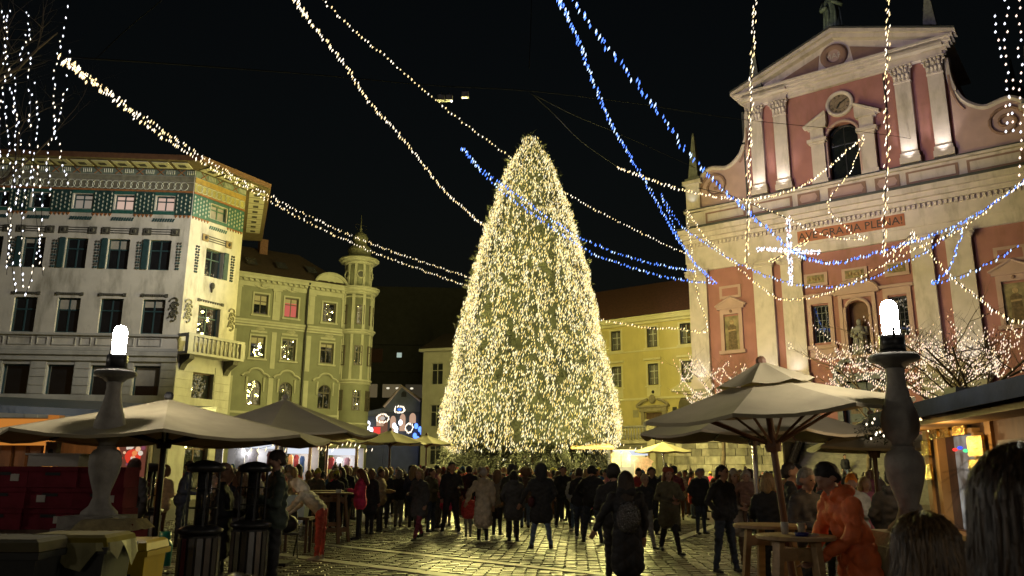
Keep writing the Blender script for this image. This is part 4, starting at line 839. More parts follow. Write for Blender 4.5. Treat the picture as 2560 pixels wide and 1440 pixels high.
def inband(x, y):
    for a, b, w in bandseg:
        d = b - a; L = d.length; d = d / L; r = V((x, y, 0)) - a; s = r.dot(d)
        if -.1 < s < L + .1 and abs(r.x * d.y - r.y * d.x) < w / 2 + .1: return True
    return False
pos = [p for p in pos if not inband(p[0], p[1])]
clear = [i for i, p in enumerate(pos) if 10.8 < p[1] < 16.5 and abs(p[0] - p[1] * .03) < 3.2]
random.shuffle(clear)
near = set(sorted(clear, key=lambda i: pos[i][1])[:300])
smesh = [q.mesh('cobblestone', COB) for q in sm]; big = MB()
for i, (x, yy, a, k, dz) in enumerate(pos):
    if i in near: o = put('cobblestone', smesh[k], ground, (x, yy, dz + .004), a)
    else:
        ca, sa = math.cos(a), math.sin(a); big.add([V((x + v[0] * ca - v[1] * sa, yy + v[0] * sa + v[1] * ca, v[2] + dz + .004)) for v in sm[k].v], sm[k].f)
tag(big.build('cobblestones', COB, ground), kind='stuff')
for a, b, w in bandseg:
    d = (b - a).normalized(); n = V((-d.y, d.x, 0)); L = (b - a).length; k = 0.0
    while k < L:
        l = min(random.uniform(.5, .9), L - k); q = MB(); p0, p1 = a + d * (k + .008), a + d * (k + l - .008)
        q.add([p0 - n * w / 2, p1 - n * w / 2, p1 + n * w / 2, p0 + n * w / 2] + [p + V((0, 0, .034 + random.uniform(0, .004))) for p in (p0 - n * w / 2, p1 - n * w / 2, p1 + n * w / 2, p0 + n * w / 2)], [(4, 5, 6, 7), (0, 1, 5, 4), (1, 2, 6, 5), (2, 3, 7, 6), (3, 0, 4, 7)]); q.build('band_slab', BAND, ground); k += l
m = MB(); m.box(ID, -1.5, 3.0, -9, -4, .0, .002); 

# ================================================================== CHRISTMAS TREE
random.seed(11)
TX, TY, KT = 1.12, 47.8, 1.195
xmas = thing('christmas_tree', 'huge conical Christmas tree covered in thousands of warm lights in the middle of the square', 'Christmas tree', (TX, TY, 1.6 * (1 - KT))); xmas.scale = (KT,) * 3
NEED = mat('fir_needles', (0.011, 0.0135, 0.004), 0.75, 0.4, 1.5); NEED2 = mat('fir_needles_light', (0.019, 0.021, 0.005), 0.75, 0.4, 1.5)
ZT, ZB_ = 19.1, 2.7
PROF = [(2.4, 3.9), (2.9, 4.65), (3.6, 4.78), (5.5, 4.45), (8.0, 3.92), (10.0, 3.5), (12.0, 3.0), (14.0, 2.45), (16.0, 1.85), (17.2, 1.38), (18.0, .92), (18.6, .55), (19.3, .08)]
PROF = [(z, max(.05, r * .935 - .12)) for z, r in PROF]
def prof(z):
    for (z0, r0), (z1, r1) in zip(PROF, PROF[1:]):
        if z0 <= z <= z1: return r0 + (r1 - r0) * (z - z0) / (z1 - z0)
    return PROF[0][1] if z < PROF[0][0] else .1
def lump(a, z): return .22 * mnoise.noise(V((math.cos(a) * 2.2, math.sin(a) * 2.2, z * .55))) + .16 * mnoise.noise(V((math.cos(a) * 6, math.sin(a) * 6, z * 1.6 + 9)))
def spray(mb, p, d, L, w, mi):                    # a flat fir twig: a midrib of paired needles
    d = d.normalized(); s = d.cross(V((0, 0, 1))); s = s.normalized() if s.length > .01 else V((1, 0, 0)); u = s.cross(d)
    a = random.uniform(-.7, .7); s2 = s * math.cos(a) + u * math.sin(a); vs = [p]; fs = []
    for k in range(3):
        q = p + d * (L * (k + .2) / 3.4); t = d * (L * .3) ; b = len(vs); wd = w * (1 - .22 * k)
        vs += [q, q + s2 * wd + t, q + d * L * .12, q - s2 * wd + t]; fs += [(b, b + 1, b + 2), (b, b + 2, b + 3)]
    b = len(vs); vs += [p + d * L * .7, p + d * L + s2 * .015, p + d * L - s2 * .015]; fs.append((b, b + 1, b + 2)); mb.add(vs, fs, mi)
m = MB()
core = [(max(.05, r - .55), z) for z, r in PROF]; m.lathe([(.2, 2.6)] + core, seg=28, mi=0)
def area_z():
    while True:
        z = random.uniform(2.4, 19.15)
        if random.random() < (prof(z) + .25) / 5.0: return z
for i in range(15500):
    z = area_z(); a = random.uniform(0, 2 * math.pi)
    if math.sin(a) > .55 and random.random() < .7: continue
    r = prof(z) + lump(a, z) - random.random() ** 2 * .5 - .22; p = V((r * math.cos(a), r * math.sin(a), z))
    d = V((math.cos(a), math.sin(a), random.uniform(-.55, .25))) + V((random.uniform(-.5, .5), random.uniform(-.5, .5), 0))
    if z > 17.5: d.z = abs(d.z) + random.random()
    spray(m, p, d, random.uniform(.3, .65), random.uniform(.07, .14), 0 if random.random() < .6 else 1)
for i in range(2200):                              # drooping skirt below the lights
    a = random.uniform(0, 2 * math.pi); z = random.uniform(1.7, 2.9); r = random.uniform(2.6, 4.3); p = V((r * math.cos(a), r * math.sin(a), z)); spray(m, p, V((math.cos(a) * .5, math.sin(a) * .5, random.uniform(-1.2, -.1))), random.uniform(.4, .8), .14, 0)
for i in range(60):                                # leader twigs standing out of the outline
    z = random.uniform(4, 19.2); a = random.choice((0, math.pi)) + random.uniform(-.5, .5) if z < 17.8 else random.uniform(0, 6.28); r = prof(z) - .1; d = V((math.cos(a), math.sin(a), random.uniform(.5, 1.4)))
    for k in range(4): spray(m, V((r * math.cos(a), r * math.sin(a), z)) + V((random.uniform(-.1, .1), 0, random.uniform(-.1, .1))), d + V((random.uniform(-.4, .4), 0, random.uniform(-.3, .3))), .55, .13, 1)
m.build('crown', [NEED, NEED2], xmas)
m = MB(); m.lathe([(.42, 0), (.36, 2), (.3, 6), (.1, 17)], seg=12); m.build('trunk', mat('bark_brown', (.10, .06, .03), .9, .3, 4, .5, 12), xmas)
m = MB(); n_l = 0
NS = 150                                           # strings of bulbs hung down over the crown
for sidx in range(NS):
    a = random.uniform(0, 2 * math.pi)
    if math.sin(a) > .5 and random.random() < .75: continue
    ztop = 19.1 - (random.random() ** .75) * 15.0; ln = random.uniform(2.0, 6.5); z = ztop; ph = random.random() * 6; dr = random.uniform(-.035, .035)
    while z > max(2.55, ztop - ln):
        aa = a + dr * (ztop - z) + .05 * math.sin(z * 2 + ph) * 3 / max(prof(z), .6); r = prof(z) + lump(aa, z) + random.uniform(-.05, .22)
        hole = mnoise.noise(V((math.cos(aa) * 9, math.sin(aa) * 9, z * 2.0 + 3)))
        if hole > -.42 or random.random() < .25:
            q = V((r * math.cos(aa), r * math.sin(aa), z)); m.bulb(q, random.uniform(.018, .03), random.uniform(.05, .11), (random.uniform(-.1, .45), 0), random.choice((0, 0, 0, 1, 1, 2))); n_l += 1
        z -= random.uniform(.1, .17)
for i in range(30000):
    z = area_z(); a = random.uniform(0, 2 * math.pi)
    if z < 2.5 or (math.sin(a) > .5 and random.random() < .75): continue
    if mnoise.noise(V((math.cos(a) * 9, math.sin(a) * 9, z * 2.0 + 3))) < -.31: continue
    r = prof(z) + lump(a, z) + random.uniform(-.05, .2); m.bulb(V((r * math.cos(a), r * math.sin(a), z)), random.uniform(.016, .029), random.uniform(.045, .10), (random.uniform(-.1, .45), 0), random.choice((0, 0, 0, 1, 1, 2))); n_l += 1
for i in range(150):
    a = random.uniform(math.pi, 2 * math.pi); r = random.uniform(.5, 3.0); z = random.uniform(.7, 2.4); m.bulb(V((.4 + r * math.cos(a) * (.35 if z < 1.8 else 1), -abs(r * math.sin(a)) * .6, z)), .035, .09, (.3, 0), i % 2)
print('tree bulbs', n_l)
tag(m.build('tree_lights', [emit('tree_bulb_gold', (1.0, .79, .32), 1.4), emit('tree_bulb_pale', (1.0, .89, .58), 1.6), emit('tree_bulb_amber', (1.0, .70, .18), 1.05)], xmas), kind='stuff')
# the light the bulbs throw on the square
YL = (1.0, .88, .27); NG = 620
for k in range(NG):
    z = area_z(); z = min(max(z, 3.0), 17.5); a = math.pi * (1 + (k * .618034) % 1.0 * 1.35 - .17); r = prof(z) + random.uniform(.55, 1.1); p = V((TX + KT * r * math.cos(a), TY + KT * r * math.sin(a), KT * z + 1.6 * (1 - KT))); lamp('POINT', 'tree_glow', p, YL, 46, .045)

# ================================================================== STRINGS OF LIGHTS AND CABLES
def garland(label, pts, mats_, r=.035, step=.24, l=.085, sag=0.0, wire=.012, group='strings of lights over the square', jitter=.06, name='light_garland', cat='light string', pairs=1):
    P = [at(px, py, Y) for px, py, Y in pts]; g = thing(name, label, cat, P[0], 0, group); sp = spline(P, step); m = MB(); w = MB()
    m_ = [p - P[0] for p in sp]; w.tube(m_[::max(1, int(.8 / step))] + [m_[-1]], wire, 4); w.build('wire', WIRE, g)
    for p in m_:
        for k in range(pairs):
            q = p + V((random.uniform(-1, 1) * jitter, random.uniform(-1, 1) * jitter, random.uniform(-1.3, .4) * jitter)); m.bulb(q, r * random.uniform(.75, 1.15), l * random.uniform(.7, 1.2), (random.uniform(.1, .5), 0), random.randrange(len(mats_)))
    tag(m.build('bulbs', mats_, g), kind='stuff'); return g
def ramp(xy, Y0, Y1):
    n = len(xy) - 1; return [(x, y, Y0 + (Y1 - Y0) * i / n) for i, (x, y) in enumerate(xy)]
W2 = [BULB_W, BULB_WW]; B2 = [BULB_B, BULB_B, BULB_BW]
garland('warm string falling from top left of centre to the left side of the tree', ramp([(700, -70), (740, 0), (790, 70), (862, 160), (920, 250), (985, 320), (1050, 400), (1110, 475), (1170, 530), (1215, 568), (1270, 600)], 16, 53), W2, .032, .2)
garland('warm string from top centre passing behind the tree top', ramp([(770, -40), (808, 0), (880, 70), (950, 130), (1050, 215), (1150, 300), (1260, 380), (1340, 440), (1420, 485), (1500, 530), (1600, 580), (1700, 627), (1800, 657), (1838, 671)], 34, 68), W2, .05, .3)
garland('upper warm string of the pair from the left tree to the big tree', ramp([(155, 140), (240, 203), (340, 278), (440, 347), (540, 412), (640, 468), (740, 523), (860, 580), (960, 620), (1060, 655), (1165, 690), (1230, 705)], 13, 53), [BULB_WW, BULB_W], .023, .19, l=.06)
garland('lower warm string of the pair from the left tree to the big tree', ramp([(158, 148), (242, 213), (340, 292), (440, 363), (540, 425), (640, 482), (740, 539), (860, 597), (960, 640), (1060, 676), (1155, 710), (1220, 730)], 13, 53), W2, .023, .19, l=.06)
garland('blue string on the left of the two falling from the top centre', ramp([(1385, -60), (1400, 0), (1440, 90), (1475, 180), (1510, 270), (1550, 350), (1600, 430), (1650, 520), (1690, 590), (1735, 655), (1790, 706)], 15, 50), B2, .03, .15)
garland('long blue string from the top centre sweeping past the star to the right edge', ramp([(1415, -60), (1440, 0), (1500, 90), (1570, 180), (1640, 270), (1720, 380), (1790, 455), (1860, 520), (1930, 580), (1985, 628), (2035, 648), (2090, 656), (2160, 640), (2250, 612), (2330, 587), (2400, 557), (2470, 517), (2560, 452), (2600, 425)], 15, 40), B2, .03, .15)
garland('upper blue string of the pair crossing in front of the tree', ramp([(1155, 368), (1200, 418), (1260, 463), (1330, 512), (1400, 562), (1465, 600), (1540, 630), (1620, 655), (1700, 671), (1740, 678)], 33, 47), B2, .038, .19)
garland('lower blue string of the pair crossing in front of the tree', ramp([(1157, 374), (1205, 430), (1265, 485), (1330, 533), (1400, 583), (1480, 632), (1560, 661), (1640, 686), (1720, 701), (1790, 709)], 33, 47), B2, .038, .19)
garland('warm double string sweeping up from above the yellow house to the arched church window', ramp([(1545, 418), (1600, 438), (1660, 460), (1720, 477), (1800, 493), (1870, 498), (1950, 484), (2020, 455), (2080, 410), (2130, 365), (2162, 337)], 44, 40), W2, .045, .2, pairs=2)
garland('warm zigzag string dropping from the arched church window below the inscription', ramp([(2160, 340), (2150, 375), (2125, 425), (2070, 508), (2095, 550), (2130, 580), (2166, 596), (2080, 591), (2000, 561), (1960, 541), (1900, 516), (1868, 500)], 40, 42), W2, .04, .18)
garland('vertical warm string hanging in front of the left church pilasters', ramp([(1889, -40), (1887, 30), (1880, 150), (1876, 300), (1871, 450), (1868, 560), (1867, 665)], 24, 24), W2, .026, .1, jitter=.07)
garland('vertical warm string hanging in front of the right church pilasters', ramp([(2220, -40), (2220, 30), (2219, 100), (2215, 250), (2219, 350), (2214, 480), (2210, 560), (2208, 640)], 22, 22), W2, .024, .1, jitter=.07)
garland('long warm swag from the left church corner rising to the right edge', ramp([(1718, 528), (1760, 588), (1820, 645), (1900, 715), (1960, 748), (2040, 740), (2110, 715), (2180, 676), (2250, 640), (2320, 607), (2400, 573), (2480, 512), (2560, 450), (2600, 420)], 48, 30), W2, .036, .18)
garland('long blue swag under the star with a folded blue point on its right', ramp([(1652, 485), (1700, 560), (1760, 605), (1840, 655), (1920, 690), (2000, 712), (2080, 716), (2160, 700), (2240, 665), (2320, 625), (2400, 568), (2393, 620), (2365, 680), (2330, 706), (2400, 690), (2470, 657), (2550, 612)], 48, 30), B2, .036, .18)
garland('short blue string beside the left church corner', ramp([(1654, 490), (1670, 530), (1700, 600), (1740, 660), (1772, 700)], 48, 49), B2, .04, .19)
garland('warm string dropping along the left church corner and back to the tree', ramp([(1718, 530), (1722, 580), (1732, 650), (1745, 740), (1768, 825), (1700, 821), (1620, 818), (1540, 805), (1490, 796)], 48, 46), W2, .038, .19)
garland('warm string falling to the right edge over the bare trees', ramp([(2280, 575), (2330, 640), (2400, 710), (2460, 755), (2510, 790), (2570, 812)], 28, 25), W2, .024, .12, jitter=.04)
garland('warm string climbing from the arch of swags to the top of the second vertical string', ramp([(2208, 640), (2260, 605), (2285, 580), (2275, 600), (2230, 640)], 27, 27), W2, .026, .14)
# star
sc = at(1973, 627, 36); star = thing('light_star', 'white and blue cross shaped star of bulbs hanging before the church', 'light star', sc); m = MB(); w = MB()
for (x0, y0), (x1, y1), k, ms in (((1970, 545), (1977, 711), 120, (0, 1, 2)), ((1893, 622), (2053, 632), 120, (0, 1, 2)), ((1925, 655), (2022, 601), 40, (3,))):
    a, b = at(x0, y0, 36) - sc, at(x1, y1, 36.4) - sc; w.tube([a, b], .03, 5)
    for i in range(k): q = a + (b - a) * (i / (k - 1)); m.bulb(q + V((random.uniform(-1, 1), random.uniform(-1, 1), random.uniform(-1, 1))) * .09, .035, .07, (.3, 0), random.choice(ms))
w.build('star_frame', STEEL, star); tag(m.build('bulbs', [BULB_BW, BULB_C, emit('bulb_rose', (1, .6, .55), 2), BULB_W], star), kind='stuff')
def cable(label, pts, r=.02, m=CABLE):
    P = [at(px, py, Y) for px, py, Y in pts]; q = MB(); q.tube([p - P[0] for p in spline(P, 1.2)], r, 5); o = q.build('overhead_cable', m, None, True, P[0]); return tag(o, label, 'cable', 'overhead cables')
cable('main span cable carrying the floodlights across the sky', ramp([(155, 142), (500, 165), (800, 188), (1100, 215), (1330, 228), (1600, 260), (1850, 298), (2200, 335), (2420, 372)], 13, 55), .017)
cable('thin cable rising from the left end of the span cable', ramp([(240, 147), (320, 70), (405, 0), (440, -40)], 16, 22), .012, WIRE)
cable('thin vertical cable from the top to the middle of the span', ramp([(1330, -40), (1329, 0), (1325, 120), (1320, 228)], 30, 31), .016)
cable('cable falling from the span to the warm string right of the tree', ramp([(1325, 230), (1390, 290), (1455, 355), (1545, 418)], 32, 44), .018)
cable('fainter cable falling from the span towards the church corner', ramp([(1325, 232), (1440, 290), (1560, 340), (1750, 425)], 32, 58), .016)
cable('slack cable on the church from obelisk to star', ramp([(1745, 470), (1830, 490), (1900, 520), (1968, 545)], 50, 37), .02, WIRE)
fl = at(1117, 234, 34); 
def floodlight(px, py, label, aim, col, pw, ang):
    p = at(px, py, 34); f = thing('floodlight', label, 'floodlight', p, 0, 'floodlights on the span cable'); q = MB(); q.box(ID, -.16, .16, -.12, .12, -.3, -.05); q.build('housing', mat('flood_housing', (.25, .25, .26), .4), f)
    q = MB(); q.tube([(0, 0, -.05), (0, 0, .12)], .025, 5); q.build('bracket', BLACK, f); q = MB(); q.box(ID, -.13, .13, .125, .14, -.28, -.07); q.build('lens', mat('flood_glass', (.5, .5, .55), .2), f)
    lamp('SPOT', 'added_flood_beam', p + V((0, 0, -.5)), col, pw, .25, aim, ang, .7)  # beam added to brighten a facade; the cable fixture itself looks unlit
floodlight(1103, 237, 'left of three floodlights on the cable', cA + V((-7, 0, 12)), (1.0, .96, .87), 15000, 42)
floodlight(1123, 237, 'middle of three floodlights on the cable', cC + fC(12.5, 0, 27), (.82, .74, 1.0), 12500, 42)
floodlight(1163, 229, 'right of three floodlights on the cable', cC + fC(10, 0, 10), (1.0, .82, .80), 6300, 62)

# ================================================================== BARE TREES
BARK = mat('bark_dark', (0.13, 0.095, 0.065), 0.9, 0.35, 5, 0.5, 25)
def bare_tree(label, base, h, spread, seed, levels=4, trunk=.16, lean=(0, 0), lights=None, nstr=0, dens=.12, group='bare trees with lights', dirn=None, lr=.03, hang=0.0, top=None):
    rnd = random.Random(seed); t = thing('bare_tree', label, 'tree', base, 0, group); tr = MB(); br = MB(); tips = []; segs = []
    def grow(p, d, L, r, lev):
        n = 4; pts = [p]; rs = [r]
        for i in range(n):
            d = (d + V((rnd.uniform(-1, 1), rnd.uniform(-1, 1), rnd.uniform(-.5, .7))) * (.22 if lev else .1)).normalized(); p = p + d * (L / n); pts.append(p); rs.append(r * (1 - .42 * (i + 1) / n))
        (tr if lev == 0 else br).tube(pts, rs, 7 if lev < 2 else 4); segs.append((pts, lev))
        if lev >= levels: tips.append(p); return
        k = rnd.randint(3, 4) if lev else rnd.randint(4, 6)
        for i in range(k):
            s = rnd.uniform(.35, 1.0) if lev else rnd.uniform(.72, 1.0); j = min(n - 1, int(s * n)); q = pts[j] + (pts[j + 1] - pts[j]) * (s * n - j if s < 1 else 1)
            a = rnd.uniform(0, 6.283); nd = (d * .55 + V((math.cos(a) * spread, math.sin(a) * spread, rnd.uniform(.0, .7)))).normalized()
            if dirn: nd = (nd + V(dirn) * .35).normalized()
            grow(q, nd, L * rnd.uniform(.5, .75), rs[j] * .6, lev + 1)
    grow(V((0, 0, 0)), V((lean[0], lean[1], 1)).normalized(), h * .45, trunk, 0)
    tr.build('trunk', BARK, t, True); br.build('branches', BARK, t, True)
    if lights:
        m = MB()
        for pts, lev in segs:
            if lev == 0 and hang == 0: continue
            if lev > 2 and rnd.random() < .45: continue
            for p, q in zip(pts, pts[1:]):
                L = (q - p).length; k = 0.0
                while k < L:
                    if rnd.random() < dens: m.bulb(p + (q - p) * (k / L) + V((rnd.uniform(-.06, .06), rnd.uniform(-.06, .06), rnd.uniform(-.1, .06))), lr, lr * 2.4, (rnd.uniform(.1, .5), 0), rnd.randrange(len(lights)))
                    k += .1
        if hang:
            for i in range(nstr):                          # strings draped from twig to twig
                a_, b_ = rnd.choice(tips), rnd.choice(tips); L = (b_ - a_).length
                if L < 1.0 or L > 6: continue
                sag = rnd.uniform(.2, .45) * L * hang; n_ = int(L * 1.3 / .13)
                for k in range(n_):
                    f = k / n_; p = a_.lerp(b_, f) - V((0, 0, sag * 4 * f * (1 - f))); m.bulb(p + V((rnd.uniform(-.03, .03), rnd.uniform(-.03, .03), rnd.uniform(-.04, .03))), lr, lr * 2.4, (rnd.uniform(.1, .4), 0), rnd.randrange(len(lights)))
        tag(m.build('bulbs', lights, t), kind='stuff')
    return t
PK = [emit('branch_bulb_pink', (1.0, .7, .55), 1.5), emit('branch_bulb_white', (1.0, .84, .62), 1.5), emit('branch_bulb_warm', (1.0, .74, .42), 1.3)]
b0 = at(1800, 1150, 52); bare_tree('bare tree wrapped in pinkish lights left of the big double umbrella', (b0.x, 52, 0), 12.0, 1.0, 5, 4, .17, (.05, 0), PK, dens=.16, lr=.034, hang=1.0, nstr=22)
b0 = at(2130, 1150, 44); bare_tree('bare tree with pinkish lights in front of the church door', (b0.x + .8, 44, 0), 12.5, 1.0, 9, 4, .16, (0, 0), PK, dens=.09, lr=.03, hang=1.1, nstr=24)
b0 = at(2330, 1150, 36); bare_tree('large bare tree with light strings right of the right street lamp', (b0.x, 36, 0), 11.0, 1.05, 12, 4, .18, (.1, 0), PK, dens=.05, lr=.025, hang=1.1, nstr=26)
b0 = at(2500, 1150, 33); bare_tree('spreading bare tree with light strings above the right kiosk', (b0.x, 33, 0), 10.5, 1.1, 17, 4, .17, (-.1, 0), PK, dens=.05, lr=.024, hang=1.1, nstr=26)
# left foreground tree with hanging strings
lt = thing('bare_tree', 'tall bare tree at the left edge hung with long strings of cool white lights', 'tree', (-10.2, 15, 0)); rnd = random.Random(4); tr = MB(); br = MB()
tr.tube([(-1.6, 0, 0), (-1.5, 0, 3), (-1.3, .1, 6), (-1.0, 0, 9), (-.8, 0, 12)], [.32, .28, .22, .14, .06], 9)
def twig(p, d, L, r, lev):
    pts = [p]; rs = [r]
    for i in range(5): d = (d + V((rnd.uniform(-1, 1), rnd.uniform(-1, 1), rnd.uniform(-.6, .8))) * .25).normalized(); p = p + d * L / 5; pts.append(p); rs.append(r * (1 - .16 * (i + 1)))
    br.tube(pts, rs, 5 if lev < 2 else 3)
    if lev < 4:
        for i in range(4):
            j = rnd.randint(1, 5); a = rnd.uniform(0, 6.28); twig(pts[j], (d * .6 + V((math.cos(a), math.sin(a), rnd.uniform(-.2, 1)))).normalized(), L * rnd.uniform(.45, .7), rs[j] * .6, lev + 1)
for z in (4.0, 4.8, 5.6, 6.3, 7.0, 7.8, 8.6, 9.6, 10.6): twig(V((-1.2, 0, z)), V((rnd.uniform(.5, 1.0), rnd.uniform(-.9, .1), rnd.uniform(.3, .9))), 2.7, .06, 1)
tr.build('trunk', BARK, lt, True); br.build('branches', BARK, lt, True); m = MB(); w = MB()
for xs, ya, yb in (((5, 20, 45, 35), -30, 480), ((30, 10, 25, 60), -20, 560), ((70, 75, 85, 110), -30, 690), ((78, 40, 60, 30, 45), 60, 745), ((88, 95, 60, 60), 180, 720), ((185, 150, 140, 175), -30, 470), ((175, 160, 120, 130), 130, 500), ((0, 8, 22, 20), 250, 690), ((100, 105, 95, 62), 420, 745)):
    P = [at(x - rnd.uniform(0, 6), ya + (yb - ya) * i / (len(xs) - 1), 12.5) - V((-10.2, 15, 0)) for i, x in enumerate(xs)]; sp = spline(P, .115); w.tube(sp[::4] + [sp[-1]], .005, 3)
    for p in sp:
        if rnd.random() < .86: m.bulb(p + V((rnd.uniform(-.03, .03), 0, rnd.uniform(-.03, .03))), rnd.uniform(.009, .016), rnd.uniform(.018, .036), (rnd.uniform(-.3, .3), 0), rnd.randrange(3))
w.build('wire', WIRE, lt); lamp('POINT', 'string_glow', (-8.0, 12.6, 7.5), (.95, .95, 1), 22, .3); lamp('POINT', 'string_glow', (-8.2, 12.8, 5.2), (.95, .95, 1), 14, .3); tag(m.build('bulbs', [BULB_C, BULB_C, BULB_WW], lt), kind='stuff')
rt = thing('bare_tree', 'dark bare branches with cool pink lights at the upper right edge', 'tree', (11.2, 14, 0)); rnd = random.Random(8); tr = MB(); br = MB(); tr.tube([(1.6, 0, 0), (1.5, 0, 5), (1.3, 0, 9), (1.2, 0, 12)], [.25, .2, .14, .05], 8)
for z in (6.0, 7.2, 8.2, 9.2, 10.2): twig(V((1.3, 0, z)), V((rnd.uniform(-1, -.4), rnd.uniform(-.6, .6), rnd.uniform(.3, .9))), 2.0, .06, 1)
tr.build('trunk', BARK, rt, True); br.build('branches', BARK, rt, True); m = MB()
for xs, ya, yb in (((2492, 2490, 2500, 2498), 40, 160), ((2518, 2515, 2520, 2520), -20, 330), ((2545, 2550, 2555, 2552), -20, 470), ((2530, 2525, 2533), 200, 340)):
    P = [at(x, ya + (yb - ya) * i / (len(xs) - 1), 12) - V((11.2, 14, 0)) for i, x in enumerate(xs)]
    for p in spline(P, .15): m.bulb(p + V((rnd.uniform(-.04, .04), 0, 0)), .02, .03, (.2, 0), rnd.randrange(2))
tag(m.build('bulbs', [BULB_P, BULB_C], rt), kind='stuff')
# ================================================================== UMBRELLAS, LAMPS, TABLES, STALLS
random.seed(31)
CANV = mat('canvas_taupe', (0.43, 0.37, 0.235), 0.9, 0.16, 1.5, 0.12, 60, stain=(.28, .24, .16), stain_amt=.6); CANVY = mat('canvas_cream', (0.50, 0.45, 0.28), 0.9, 0.08, 1.5, 0.1, 60); CANVD = mat('canvas_brown_grey', (0.44, 0.385, 0.275), 0.9, 0.12, 1.5, 0.12, 60)
def umbrella(label, base, R_, zr, za, n=8, rot=.2, canvas=CANV, pole=BLACK, pr=.035, vent=None, tilt=(0, 0), hubz=None, val=.035, group='market umbrellas'):
    u = thing('umbrella', label, 'umbrella', base, 0, group); u.rotation_euler = (R(tilt[0]), R(tilt[1]), 0)
    r0 = .3 * R_ if vent else 0.02; z0 = za - .22 if vent else za
    def pt(k, s, sag): a = rot + 2 * math.pi * k / n; r = r0 + (R_ - r0) * s; z = z0 + (zr - z0) * (s ** .92) - sag; return V((r * math.cos(a), r * math.sin(a), z))
    for k in range(n):
        m = MB(); g = []
        for i in range(6):
            s = i / 5
            for j in range(5):
                f = j / 4; p = pt(k, s, 0).lerp(pt(k + 1, s, 0), f); bow = math.sin(math.pi * f); p.z -= .045 * R_ * bow * s * (1 - .2 * s); p *= 1 - .012 * bow * s if False else 1; g.append(p)
        m.add(g, [(i * 5 + j, i * 5 + j + 1, (i + 1) * 5 + j + 1, (i + 1) * 5 + j) for i in range(5) for j in range(4)])
        e = g[-5:]; m.add(e + [p - V((0, 0, val)) + V((p.x, p.y, 0)) * .004 for p in e], [(j, j + 1, j + 6, j + 5) for j in range(4)]); m.build('canopy_panel', canvas, u, True)
    hz = hubz or zr - .1
    m = MB(); m.tube([(0, 0, 0), (0, 0, za + .02)], pr, 10); m.ball((0, 0, za + .04), pr * 1.6, 8, 5); m.build('pole', pole, u)
    m = MB(); m.lathe([(pr * 2.1, hz - .06), (pr * 2.4, hz), (pr * 2.1, hz + .06)], seg=12); m.build('hub', pole, u)
    m = MB(); m.box(ID, -.28, .28, -.28, .28, 0, .08); m.build('base', BLACK, u)
    for k in range(n):
        q = MB(); a, b = pt(k, 0.02, .03), pt(k, .99, .03); q.tube([a, b], pr * .42, 4); rb = q.build('rib', pole, u); q = MB(); q.tube([V((0, 0, hz)), pt(k, .52, .04)], pr * .45, 4); q.build('strut', pole, rb)
    if vent:
        vr, vz0, vz1 = vent
        for k in range(n):
            m = MB(); g = []
            for i in range(4):
                s = i / 3
                for j in range(4):
                    f = j / 3; pa = [V((vr * max(s, .02) * math.cos(rot + 2 * math.pi * q_ / n), vr * max(s, .02) * math.sin(rot + 2 * math.pi * q_ / n), vz1 + (vz0 - vz1) * s)) for q_ in (k, k + 1)]; p = pa[0].lerp(pa[1], f); p.z -= .03 * math.sin(math.pi * f) * s; g.append(p)
            m.add(g, [(i * 4 + j, i * 4 + j + 1, (i + 1) * 4 + j + 1, (i + 1) * 4 + j) for i in range(3) for j in range(3)]); m.build('vent_panel', canvas, u, True)
    return u
umbrella('very wide taupe umbrella on a black pole in front of the left kiosk', (xat(403, 10.5), 10.5, 0), 2.12, 2.03, 2.5, 8, .39, CANV, BLACK, .04)
umbrella('brownish grey umbrella with one lit side behind the wide left umbrella', (xat(700, 14.5), 14.5, 0), 1.68, 2.27, 2.86, 8, .15, CANVD, mat('pole_grey', (.25, .23, .2), .5), .035)
umbrella('small cream umbrella lit yellow, left of the two far market umbrellas', (xat(815, 33), 33, 0), 1.25, 2.78, 3.2, 8, .2, CANVY, WOODD, .04)
umbrella('cream umbrella lit yellow before the gabled shop, wider of the far two', (xat(972, 32), 32, 0), 1.45, 2.72, 3.2, 8, .3, CANVY, WOODD, .04)
umbrella('dim cream umbrella half hidden by the lower left edge of the tree', (xat(1064, 35), 35, 0), 1.2, 2.78, 3.15, 8, .3, CANVY, WOODD, .04)
umbrella('small pale cream umbrella in front of the terrace pillar', (xat(1660, 42), 42, 0), 1.55, 2.72, 3.2, 8, .2, CANVY, STEEL, .035)
hp = at(1933, 1112, 8.5); tx, ty = R(2.5), R(-5.5); ax = V((math.sin(ty), -math.sin(tx), 1)); bs = hp - ax * hp.z
umbrella('big double topped umbrella on a wooden pole over the two round tables', (bs.x, bs.y, 0), 1.40, 2.27, 2.75, 8, .25, CANV, mat('pole_red_brown', (.16, .08, .045), .5, .2, 3), .036, vent=(.52, 2.56, 2.79), tilt=(2.5, -5.5), hubz=1.9)
umbrella('dark brownish umbrella edge peeking out behind the big double umbrella', (xat(1890, 11.6), 11.6, 0), 1.65, 2.16, 2.75, 8, .1, CANVD, STEEL, .035)
umbrella('low brown umbrella left of the right street lamp', (xat(2190, 12.6), 12.6, 0), 1.25, 2.02, 2.5, 4, .55, CANVD, WOODD, .035)

